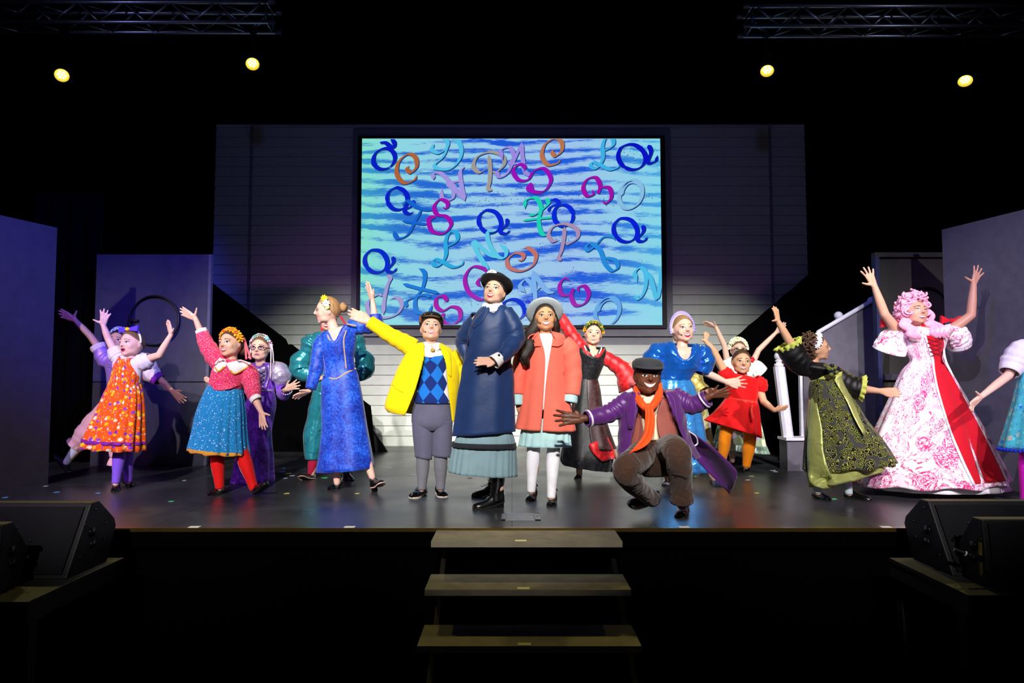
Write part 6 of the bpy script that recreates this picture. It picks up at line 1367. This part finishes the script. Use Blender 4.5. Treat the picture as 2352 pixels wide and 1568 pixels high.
P.shoe((712, 1088, -0.05), (720, 1110, -0.05), (690, 1096, -0.2), M_shoe, 0.22, 'heel', '#b08a70', ground=False); P.shoe((800, 1090), (794, 1098), (812, 1106), M_shoe, 0.22, 'heel')

# ------------------------------------------------------------------ blue velvet gown
P = Person('woman in royal blue velvet gown with gold braid, head turned left', 6.22, SK_PALE, base=G(790, 1125))
P.head(753, 713, 61, -72, -2, 4, neck=(769, 764))
P.torso([(756, 758, 794, 752), (744, 768, 812, 746), (744, 800, 812, 790), (750, 840, 812, 832), (746, 880, 816, 870)], 0.6)
P.arm((740, 784), (727, 842, -0.03), (711, 897, -0.06), (674, 913, -0.08), (688, 897, -0.12), 0.7, 0.06); P.arm((812, 752), (862, 742, 0.0), (856, 690, 0.0), (843, 648, 0.0), (858, 664, -0.06), 0.5, 0.04)
P.leg((765, 890), (770, 1020), (774, 1108, -0.02), 1.0); P.leg((800, 890), (830, 1020), (855, 1095, -0.05), 1.0)
P.body(); P.face(0.6, 0.0, '#a83a48', '#5a6a80', '#a07848', 0.26, 0.02)
HBl = hairmat('hair_blond', '#7a5230', '#c89a68'); P.hair(HBl, 44, 88, 126); P.bun((0.0, 0.56, 0.10), (0.20, 0.17, 0.19), HBl)
for (q, c_, r_) in (((0.34, -0.14, 0.45), '#f0d020', 0.15), ((0.42, -0.08, 0.26), '#dfe8ec', 0.17), ((0.44, -0.04, 0.12), '#c8d880', 0.10)):
    ctr = Vector(P.hw([q])[0]); m = MB(); rr = r_ * P.hh
    for k in range(9):
        t = 2 * PI * k / 9; m.add([ctr + Vector((uu * math.cos(t) - vv * math.sin(t), -hz, uu * math.sin(t) + vv * math.cos(t))) * rr for uu, vv, hz in [(0.1, -0.05, 0.1), (0.6, -0.2, 0.2), (1.0, 0, 0.1), (0.6, 0.2, 0.2), (0.1, 0.05, 0.1)]], [(0, 1, 2, 3, 4)])
    m.build('hair_flower', cloth('petal_' + c_, c_, 0.7), P.root, solid=0.002)
M_bvv = velvet('blue_velvet', '#04148a', '#0e46bc', 22, 0.2, 2.4); M_gb = cloth('gold_braid', '#c09a70', 0.5)
d = P.garment('gown', [(752, 762, 796, 750), (736, 772, 816, 744), (738, 800, 816, 790), (743, 828, 812, 822), (745, 856, 816, 846), (740, 884, 823, 864), (739, 930, 833, 914), (740, 982, 844, 980), (734, 1040, 854, 1032), (726, 1084, 861, 1073)], M_bvv, (0.64, 0.66), [(7, 0, 0.06, 0), (4, 0, 0.05, 2)], nr=56, dip=0.16, dipw=0.55)
P.trim('gold_braid', d, [(752, 768), (757, 780), (764, 776), (780, 760), (790, 750)], 3, M_gb, 0.008); P.trim('gold_braid', d, [(736, 780), (742, 810), (747, 840), (749, 858)], 3, M_gb, 0.008); P.trim('gold_braid', d, [(795, 758), (789, 782), (792, 820), (795, 846)], 3.6, M_gb, 0.008); P.trim('gold_braid', d, [(741, 862), (770, 870), (795, 856), (817, 846)], 3.6, M_gb, 0.008)
P.sleeve('sleeve', [(746, 776), (736, 795), (727, 842, -0.03), (713, 893, -0.06)], [15, 17, 15, 11], M_bvv, 30, 26, 0.05); P.sleeve('sleeve', [(804, 752), (830, 748), (862, 744), (862, 722)], [17, 19, 17, 13], M_bvv, 30, 26, 0.05)
P.line('shoulder_braid', [(796, 744, -0.10), (806, 746, -0.11), (818, 748, -0.11)], 1.8, M_gb)
P.shoe((774, 1108, -0.02), (780, 1118), (746, 1131), M_shoe, 0.23, 'heel'); P.shoe((855, 1096, -0.05), (860, 1130, -0.08), (880, 1108, -0.24), M_shoe, 0.22, 'heel', '#c0a088', ground=False)

# ------------------------------------------------------------------ girl behind the orange dress
P = Person('girl behind the orange pinafore, lilac top, pink bloomers, one leg kicked out', 7.0, SK_TAN if False else SK_OLIVE, base=G(265, 1085))
P.head(272, 782, 50, 6, 4, 4, neck=(280, 818))
P.torso([(262, 818, 302, 818), (246, 828, 330, 834), (250, 860, 322, 866), (252, 895, 314, 898), (248, 930, 316, 930)], 0.6)
P.arm((248, 828), (208, 772, 0.0), (172, 734, 0.0), (137, 716, 0.0), (176, 714, -0.03), 0.6, 0.05); P.arm((326, 842), (366, 868, 0.0), (396, 898, -0.03), (424, 922, -0.05), (425, 898, -0.06), 0.9, 0.05)
P.leg((268, 930), (212, 990, -0.05), (148, 1066, -0.08), 0.95); P.leg((290, 930), (272, 1010), (264, 1075), 0.95)
P.body(); P.face(0.9, 0.9, '#a83a58', '#2a1a12', '#3a2418', 0.3, 0.05); P.hair(HD, 48, 88, 124)
P.crown('flower_crown', ['#b8c8e8', '#c8d8f0', '#a8b8e0'], 9, 0.12, 2, 1.14, 6, centre='#e8e8f8')
M_lil = satin('lilac_satin', '#b088d0', 0.5); M_pp = cloth('pale_pink_cotton', '#e8b4b8', 0.8); M_cream = cloth('cream_cotton', '#e4d4c4', 0.8)
P.garment('bodice', [(264, 816, 300, 818), (244, 826, 336, 834), (248, 860, 326, 866), (250, 900, 318, 902)], M_lil, (0.62, 0.64), nr=20); P.garment('skirt', [(250, 892, 318, 895), (236, 930, 330, 935), (216, 975, 328, 980), (200, 1005, 320, 1025)], M_pp, (0.66, 0.7), [(9, 0, 0.08, 0)], nr=24)
P.sleeve('sleeve', [(258, 832), (242, 822), (228, 800)], [17, 20, 14], M_lil, 24, 28, 0.06, 3); P.sleeve('sleeve_ruffle', [(230, 804), (224, 793)], [15, 16], M_cream, 5, 28, 0, pleat=0.1); P.sleeve('sleeve', [(316, 838), (338, 850), (358, 868)], [18, 24, 15], M_cream, 24, 28, 0.06, 3, pleat=0.05); P.sleeve('sleeve_cuff', [(354, 864), (366, 873)], [16, 14], cloth('purple_braid', '#7a1a98', 0.6), 5, 28, 0)
P.sleeve('bloomer_leg', [(268, 930), (225, 972, -0.04), (194, 1002, -0.05), (176, 1018, -0.06)], [30, 28, 23, 14], M_pp, 26, 28, 0.05, 4, pleat=0.05); P.sleeve('bloomer_ruffle', [(178, 1016, -0.06), (172, 1022, -0.06)], [14, 20], M_pp, 6, 40, 0, pleat=0.12); P.sleeve('bloomer_leg', [(290, 930), (276, 990), (264, 1050)], [30, 26, 11], M_pp, 26, 28, 0.05, 4, pleat=0.05); P.sleeve('bloomer_ruffle', [(265, 1050), (263, 1068)], [10, 15], M_pp, 6, 40, 0, pleat=0.12)
P.stocking((190, 1010, -0.06), (150, 1064, -0.08), 0.85, cloth('pale_blue_stocking', '#d4dcec', 0.8)); P.stocking((266, 1050), (264, 1076), 0.8, cloth('pale_blue_stocking', '#d4dcec', 0.8))
P.shoe((148, 1066, -0.08), (150, 1086, -0.08), (120, 1044, -0.12), M_shoe, 0.22, ground=False); P.shoe((264, 1076), (268, 1082), (252, 1094), M_shoe, 0.21)
# ------------------------------------------------------------------ red and black gown
P = Person('girl in black gown with red velvet sleeves and marigold crown, leaning left', 6.95, SK_LIGHT, base=G(1345, 1095))
P.head(1363, 767, 51, -4, 4, 5, neck=(1359, 802))
P.torso([(1342, 800, 1382, 804), (1328, 806, 1392, 816), (1330, 836, 1382, 840), (1332, 872, 1368, 874), (1322, 910, 1376, 912)], 0.62)
P.arm((1332, 806), (1306, 758, 0.0), (1284, 726, 0.0), (1268, 706, 0.0), (1284, 704, -0.03), 0.8, 0.05); P.arm((1388, 816), (1432, 850, 0.0), (1456, 884, 0.0), (1466, 910, 0.0), (1476, 895, -0.03), 0.6, 0.06)
P.leg((1340, 910), (1336, 1020), (1330, 1086, 0.0), 1.0); P.leg((1362, 910), (1385, 1010, 0.1), (1420, 1052, 0.3), 1.0)
P.body(); P.face(0.8, 0.95, '#b0605c', '#2a1a12', '#2a1a12', 0.30, 0.04); P.hair(HD, 44, 88, 124)
P.crown('flower_crown', ['#f0a020', '#4a7a2a', '#f4b830', '#3f6a2a', '#e88818'], 11, 0.10, 2, 1.12, 6, centre='#b83a10')
M_rv = velvet('red_velvet', '#8a0610', '#d0141c', 14); M_bkv = velvet('black_crushed_velvet', '#040406', '#0e0f14', 24, 0.1, 2.2); M_brn = velvet('wine_brown_panne', '#1e080b', '#381619', 16, 0.1, 1.5)
bd = P.garment('bodice', [(1338, 792, 1388, 798), (1322, 802, 1394, 816), (1322, 820, 1390, 828), (1326, 845, 1382, 845), (1330, 872, 1370, 874)], M_bkv, (0.66, 0.7), nr=26, dip=0.13, dipw=0.6)
P.trim('neck_band', bd, [(1339, 792), (1346, 808), (1358, 817), (1372, 818), (1382, 808), (1386, 799)], 8, M_rv, 0.010, 30); P.trim('neck_braid', bd, [(1342, 793), (1349, 807), (1360, 814), (1372, 815), (1379, 806), (1382, 798)], 2.6, M_lace, 0.016, 30)
sk = P.garment('skirt', [(1330, 868, 1370, 870), (1322, 895, 1376, 895), (1312, 938, 1381, 938), (1298, 1000, 1394, 1000), (1288, 1050, 1408, 1046), (1292, 1066, 1402, 1082)], M_bkv, (0.72, 0.72), [(9, 0, 0.10, 0)], nr=44)
P.garment('overskirt', [(1328, 870, 1372, 872, 1332, 1346), (1320, 900, 1378, 898, 1326, 1346), (1310, 945, 1384, 940, 1316, 1348), (1298, 995, 1398, 985, 1302, 1350), (1290, 1030, 1414, 1030, 1294, 1356)], M_brn, (0.82, 0.82), [(7, 0, 0.08, 1)], opening=True, nr=36)
P.cover('red_lining', sk, [(1352, 1020, 1396, 1004), (1362, 1040, 1408, 1030), (1384, 1060, 1412, 1052)], M_rv, 0.05, 10, 8)
P.sleeve('sleeve', [(1342, 806), (1326, 788), (1306, 758, 0.0), (1284, 728, 0.0)], [15, 17, 14, 15], M_rv, 30, 26, 0.06); P.sleeve('sleeve', [(1380, 816), (1404, 830), (1432, 852, 0.0), (1452, 886, 0.0)], [15, 16, 20, 34], M_rv, 30, 30, 0.05)
P.shoe((1330, 1086), (1330, 1094), (1324, 1106), M_pat, 0.22, 'heel'); P.shoe((1424, 1056, 0.3), (1432, 1064, 0.34), (1420, 1072, 0.30), M_pat, 0.2, 'flat', ground=False)

# ------------------------------------------------------------------ pale yellow dress, hidden
P = Person('person in pale yellow flowered dress, mostly hidden behind the blue satin dress', 7.7, SK_TAN, base=G(1588, 1073))
P.head(1566, 772, 46, 10, 0, 0, neck=(1568, 806))
P.torso([(1552, 804, 1586, 804), (1540, 812, 1600, 812), (1544, 840, 1596, 840), (1548, 872, 1592, 872), (1544, 900, 1598, 900)], 0.6)
P.arm((1596, 822), (1592, 875, 0.0), (1616, 902, -0.1), (1650, 898, -0.12), (1640, 888, -0.12), 0.7, 0.05); P.arm((1544, 822), (1534, 870, 0.0), (1528, 910, 0.0), (1526, 935, 0.0), (1534, 930, -0.03), 0.5, 0.1)
P.leg((1560, 900), (1570, 1000), (1578, 1068), 0.95); P.leg((1584, 900), (1592, 1000), (1600, 1068), 0.95)
P.body(0.007); P.face(0.5, 0.6); P.hair(hairmat('hair_brown', '#2c1a10', '#5c3a22'))
M_py = satin('pale_yellow_satin', '#d8c46a', 0.45); M_pf = floral('lilac_meadow_print', '#b9b684', [(9, 0.42, ['#c8a0e0', '#8a7a3a', '#d8d8a0', '#7a9a50', '#e0d0f0'])])
P.garment('bodice', [(1552, 802, 1586, 802), (1536, 812, 1604, 812), (1542, 840, 1598, 840), (1546, 880, 1596, 880)], M_py, (0.64, 0.66), nr=18); P.garment('skirt', [(1546, 872, 1598, 872), (1538, 900, 1612, 900), (1532, 950, 1626, 950), (1524, 1010, 1636, 1010), (1518, 1040, 1640, 1036)], M_pf, (0.66, 0.7), [(9, 0, 0.1, 0)], nr=30)
P.sleeve('sleeve', [(1594, 816), (1598, 850), (1598, 880, -0.03), (1614, 900, -0.09)], [14, 17, 17, 18], M_py, 26, 26, 0.06); P.sleeve('sleeve', [(1546, 816), (1538, 850), (1534, 880)], [14, 16, 14], M_py, 26, 26, 0.06)
P.shoe((1578, 1066), (1578, 1070), (1570, 1080), M_shoe, 0.2); P.shoe((1600, 1066), (1600, 1070), (1606, 1080), M_shoe, 0.2)

# ------------------------------------------------------------------ blue satin dress
P = Person('woman in shiny blue satin dress with purple frilled headband, smiling', 6.5, SK_PALE, base=G(1585, 1112))
P.head(1568, 755, 62, 8, 4, -4, neck=(1566, 800))
P.torso([(1538, 796, 1594, 798), (1522, 806, 1608, 812), (1520, 832, 1604, 840), (1516, 878, 1580, 874), (1512, 905, 1588, 902)], 0.66)
P.arm((1604, 818), (1622, 856, -0.02), (1668, 877, -0.10), (1714, 878, -0.13), (1702, 896, -0.14), 1.3, 0.04, 1.1); P.arm((1524, 814), (1482, 858, -0.02), (1462, 850, -0.1), (1448, 830, -0.12), (1470, 832, -0.14), 0.8, 0.1, 1.1)
P.leg((1535, 905), (1535, 1020), (1534, 1100), 1.1); P.leg((1566, 905), (1600, 1020), (1640, 1098, 0.0), 1.1)
P.body(); P.face(0.85, 0.95, '#c02844', '#4a5a70', '#9a7450', 0.30, 0.06); P.mic(-1); P.hair(hairmat('hair_dark_blond', '#6a4a30', '#a8845c'), 48, 88, 122); P.bun((0, 0.46, 0.1), (0.18, 0.15, 0.16), MATS['hair_dark_blond'])
M_fr = cloth('lilac_frill', '#a090dc', 0.7); V = []; n = 150
for i in range(n):
    a = math.radians(-14 + 208 * i / (n - 1)); d0 = Vector((math.cos(a), 0.05, math.sin(a))); b0 = Vector(head_pt(np.array([tuple(d0.normalized())]))[0])
    wv = 0.035 * math.sin(i * 1.05)
    for (f, yy) in ((1.06, 0.0), (1.20, wv * 0.6), (1.36, wv)): V.append((b0.x * f, b0.y + yy - 0.02, b0.z * f))
fr = mk('frilled_headband', P.hw(V), [(i * 3 + k, (i + 1) * 3 + k, (i + 1) * 3 + k + 1, i * 3 + k + 1) for i in range(n - 1) for k in range(2)], M_fr, P.root, solid=0.004, offset=0)
V, Fs, _ = tube_arr([Vector(q) for q in P.hw([tuple(np.array(head_pt(np.array([(math.cos(a), 0.02, math.sin(a))]))[0]) * 1.09) for a in np.linspace(-0.2, PI + 0.2, 30)])], 0.007, 8, cap=True); mk('band', V, Fs, cloth('cream_cotton', '#e4d4c4', 0.8), fr)
M_bsat = satin('blue_satin', '#0f5fc4', 0.22, 1.3); M_bsl = satin('pale_blue_satin', '#3f9ae8', 0.25, 1.2)
d = P.garment('bodice', [(1532, 786, 1600, 790), (1514, 802, 1614, 810), (1514, 830, 1608, 842), (1516, 855, 1592, 858), (1514, 880, 1582, 876)], M_bsat, (0.70, 0.76), nr=28, dip=0.22, dipw=0.62, wr=0.012)
P.garment('skirt', [(1514, 872, 1582, 870), (1506, 892, 1594, 888), (1502, 945, 1608, 938), (1498, 1010, 1622, 1006), (1494, 1084, 1634, 1082)], M_bsl, (0.76, 0.72), [(13, 0.03, 0.11, 0), (5, 0, 0.06, 1)], nr=36)
P.sleeve('puff_sleeve', [(1596, 806), (1612, 816), (1618, 836), (1612, 858, -0.01)], [18, 24, 22, 17], M_bsat, 28, 30, 0.08, 3, pleat=0.06); P.sleeve('puff_sleeve', [(1532, 804), (1512, 812), (1498, 830), (1492, 850)], [18, 24, 23, 17], M_bsat, 28, 30, 0.08, 3, pleat=0.06)
P.shoe((1534, 1100), (1534, 1108), (1526, 1122), glossy('clear_slipper', '#8a8c98', 0.2), 0.23); P.shoe((1640, 1098), (1638, 1110), (1656, 1120), cloth('blue_slipper', '#1a2450', 0.5), 0.23)

# ------------------------------------------------------------------ daisy crown girl
P = Person('girl with daisy crown and glasses in mint dress, both arms up behind the red dress', 7.95, SK_PALE, base=G(1700, 1066))
P.head(1696, 804, 46, -8, 2, 0, neck=(1698, 836))
P.torso([(1684, 832, 1716, 832), (1668, 840, 1730, 840), (1672, 865, 1724, 865), (1676, 900, 1718, 900), (1670, 930, 1726, 930)], 0.6)
P.arm((1672, 838), (1664, 794, 0.0), (1644, 750, 0.0), (1616, 740, 0.0), (1640, 738, -0.06), 0.5, 0.05, 0.95); P.arm((1726, 838), (1742, 804, 0.0), (1782, 764, 0.0), (1806, 744, 0.0), (1790, 746, -0.03), 0.8, 0.06, 0.95)
P.leg((1684, 930), (1682, 1010), (1682, 1058), 0.95); P.leg((1712, 930), (1714, 1010), (1714, 1058), 0.95)
P.body(); P.face(0.3, 0.3, '#b8606a', '#4a5a70', '#6a4a38'); P.glasses('#4a1820'); P.hair(HB)
P.crown('daisy_crown', ['#e8ecd0', '#f0f0dc', '#dfe8c0'], 11, 0.13, 0, 1.12, 9, centre='#d8c840')
M_wf = cloth('white_ruffle', '#dfe4e2', 0.8); M_mg = satin('mint_dress_satin', '#a8ccb0', 0.4); M_mp = floral('mint_flower_print', '#a9bf98', [(9, 0.42, ['#b898d8', '#6a8a48', '#d8e0c0', '#98b078', '#e0d8e8'])])
P.garment('bodice', [(1684, 830, 1716, 830), (1666, 838, 1732, 838), (1670, 865, 1726, 865), (1674, 905, 1720, 905)], M_wf, (0.62, 0.64), nr=18); P.garment('skirt', [(1674, 898, 1720, 898), (1664, 930, 1734, 930), (1650, 975, 1748, 980), (1638, 1022, 1760, 1034)], M_mp, (0.68, 0.7), [(11, 0, 0.1, 0)], nr=30); P.garment('hem_ruffle', [(1638, 1012, 1758, 1024), (1632, 1028, 1766, 1042)], M_mg, (0.72, 0.72), [(25, 0.02, 0.07, 0)], nr=6, nphi=140)
P.sleeve('ruffle_sleeve', [(1682, 842), (1668, 838), (1662, 826)], [12, 18, 19], M_wf, 14, 40, 0.0, pleat=0.1); P.sleeve('ruffle_sleeve', [(1718, 842), (1734, 846), (1746, 858)], [12, 18, 20], M_wf, 14, 40, 0.0, pleat=0.1)
P.shoe((1682, 1058), (1682, 1062), (1678, 1070), M_shoe, 0.2); P.shoe((1714, 1058), (1714, 1062), (1718, 1070), M_shoe, 0.2)

# ------------------------------------------------------------------ red dress
P = Person('young girl in red puff-sleeved dress and orange tights, one arm up', 7.15, SK_OLIVE, base=G(1705, 1082))
P.head(1703, 831, 55, -6, 2, 4, dy=-0.05, neck=(1706, 866))
P.torso([(1688, 862, 1726, 866), (1670, 862, 1740, 878), (1672, 885, 1736, 890), (1672, 915, 1734, 922), (1668, 945, 1736, 952)], 0.7)
P.arm((1668, 862), (1640, 806, -0.02), (1621, 784, -0.04), (1623, 763, -0.05), (1606, 778, -0.06), 1.7, 0.04, 1.05); P.arm((1742, 886), (1754, 922, -0.04), (1778, 942, -0.08), (1810, 934, -0.10), (1796, 928, -0.13), 0.4, 0.03, 1.1)
P.leg((1682, 940), (1666, 1000, -0.05), (1658, 1062, 0.05), 1.15); P.leg((1720, 945), (1722, 1010), (1714, 1070), 1.15)
P.body(); P.face(0.7, 0.9, '#b06060', '#2a1a12', '#2e1c12', 0.28, 0.04); P.hair(hairmat('hair_brown', '#2c1a10', '#5c3a22'), 46, 86, 122)
m = MB(); c0 = Vector(P.hw([(0.40, -0.02, 0.12)])[0])
for k in range(6): m.ball(c0 + Vector((0.018 * math.cos(k), -0.01, 0.018 * math.sin(k))), 0.014, 8)
m.build('hair_flower', M_red, P.root, smooth=True)
M_rd = cloth('red_dress_cotton', '#e00c10', 0.75, 0.10)
P.garment('dress_top', [(1690, 860, 1724, 866), (1668, 858, 1742, 876), (1668, 885, 1740, 888), (1670, 916, 1737, 924)], M_rd, (0.7, 0.75), nr=20)
sk = P.garment('dress_skirt', [(1670, 912, 1737, 920), (1656, 930, 1742, 938), (1638, 948, 1745, 968), (1616, 964, 1748, 1006)], M_rd, (0.78, 0.82), [(13, 0.02, 0.09, 0), (5, 0, 0.05, 1)], nr=30)
P.garment('sash', [(1669, 912, 1738, 922), (1668, 921, 1739, 931)], cloth('coral_sash', '#f04030', 0.5), (0.82, 0.82), nr=5, solid=0.005); P.line('sash_tail', [(1728, 930, -0.2), (1726, 945, -0.23), (1730, 962, -0.24)], 3, cloth('coral_sash', '#f04030', 0.5))
P.sleeve('puff_sleeve', [(1678, 868), (1666, 858), (1660, 848)], [14, 17, 12], M_rd, 18, 28, 0.05, pleat=0.05); P.sleeve('puff_sleeve', [(1732, 872), (1744, 884), (1750, 900)], [14, 19, 12], M_rd, 18, 28, 0.05, pleat=0.05)
M_ot = cloth('orange_tights', '#f08a08', 0.75); P.stocking((1666, 1000, -0.05), (1658, 1062, 0.05), 1.12, M_ot, hip=(1678, 955, 0)); P.stocking((1722, 1010), (1714, 1072), 1.12, M_ot, hip=(1722, 960, 0))
P.shoe((1714, 1070), (1714, 1078), (1718, 1089), M_shoe, 0.2); P.shoe((1658, 1062, 0.05), (1656, 1068), (1650, 1078), M_shoe, 0.2)

# ------------------------------------------------------------------ girl cut by the right edge
P = Person('girl in aqua print dress and magenta tights at the right edge', 5.35, SK_PALE, base=G(2385, 1165))
P.head(2400, 742, 62, -20, 0, 0, neck=(2396, 782))
P.torso([(2374, 778, 2420, 778), (2354, 788, 2440, 788), (2358, 820, 2434, 820), (2362, 860, 2430, 860), (2352, 900, 2436, 900)], 0.6)
P.arm((2352, 796), (2316, 862, -0.02), (2254, 910, -0.08), (2222, 938, -0.10), (2240, 898, -0.14), 0.9, 0.16); P.arm((2436, 796), (2450, 850), (2452, 900), (2450, 932), (2440, 925, -0.03), 0.5, 0.1)
P.leg((2372, 900), (2362, 1020), (2356, 1156), 0.95); P.leg((2412, 900), (2410, 1020), (2410, 1152), 0.95)
P.body(); P.face(0.6, 0.6); P.hair(HB)
M_sh2 = cloth('sheer_white_sleeve', '#dcd6e6', 0.7); M_aq = floral('aqua_floral_print', '#3fa8b8', [(22, 0.42, ['#5fc8d0', '#2a68c8', '#8ac8a0', '#a8b0a0', '#48b0c8']), (50, 0.25, ['#2a5ac0', '#60c0d8', '#3fa8b8'])])
P.garment('bodice', [(2374, 776, 2420, 776), (2350, 786, 2444, 786), (2354, 820, 2438, 820), (2352, 866, 2434, 866)], M_sh2, (0.62, 0.66), nr=18); P.garment('dress', [(2354, 810, 2436, 812), (2346, 860, 2438, 862), (2334, 920, 2452, 920), (2318, 980, 2468, 980), (2304, 1028, 2482, 1030)], M_aq, (0.7, 0.72), [(13, 0.01, 0.08, 0)], nr=34)
m = MB(); nb = 56
for k in range(nb):
    t = 2 * PI * k / nb; c0 = P.p((2393, 1032, 0)); m.ball(c0 + Vector((90 / P.S * math.cos(t), 65 / P.S * math.sin(t), 0)), 0.016, 6)
pp = m.build('pompom_trim', cloth('royal_pompom', '#1430b8', 0.9), P.root, smooth=True); pp['kind'] = 'stuff'
P.sleeve('sleeve', [(2360, 794), (2344, 806), (2328, 834), (2318, 856, -0.02)], [18, 24, 26, 20], M_sh2, 26, 28, 0.05, pleat=0.04); P.sleeve('sleeve', [(2430, 794), (2442, 808), (2448, 838)], [18, 22, 18], M_sh2, 26, 28, 0.05, pleat=0.04)
M_mt = cloth('magenta_tights', '#e010c8', 0.7); P.stocking((2362, 1020), (2356, 1158), 1.0, M_mt); P.stocking((2410, 1020), (2410, 1154), 1.0, M_mt)
P.shoe((2356, 1156), (2358, 1164), (2346, 1180), M_shoe, 0.21); P.shoe((2410, 1152), (2412, 1160), (2418, 1176), M_shoe, 0.21)
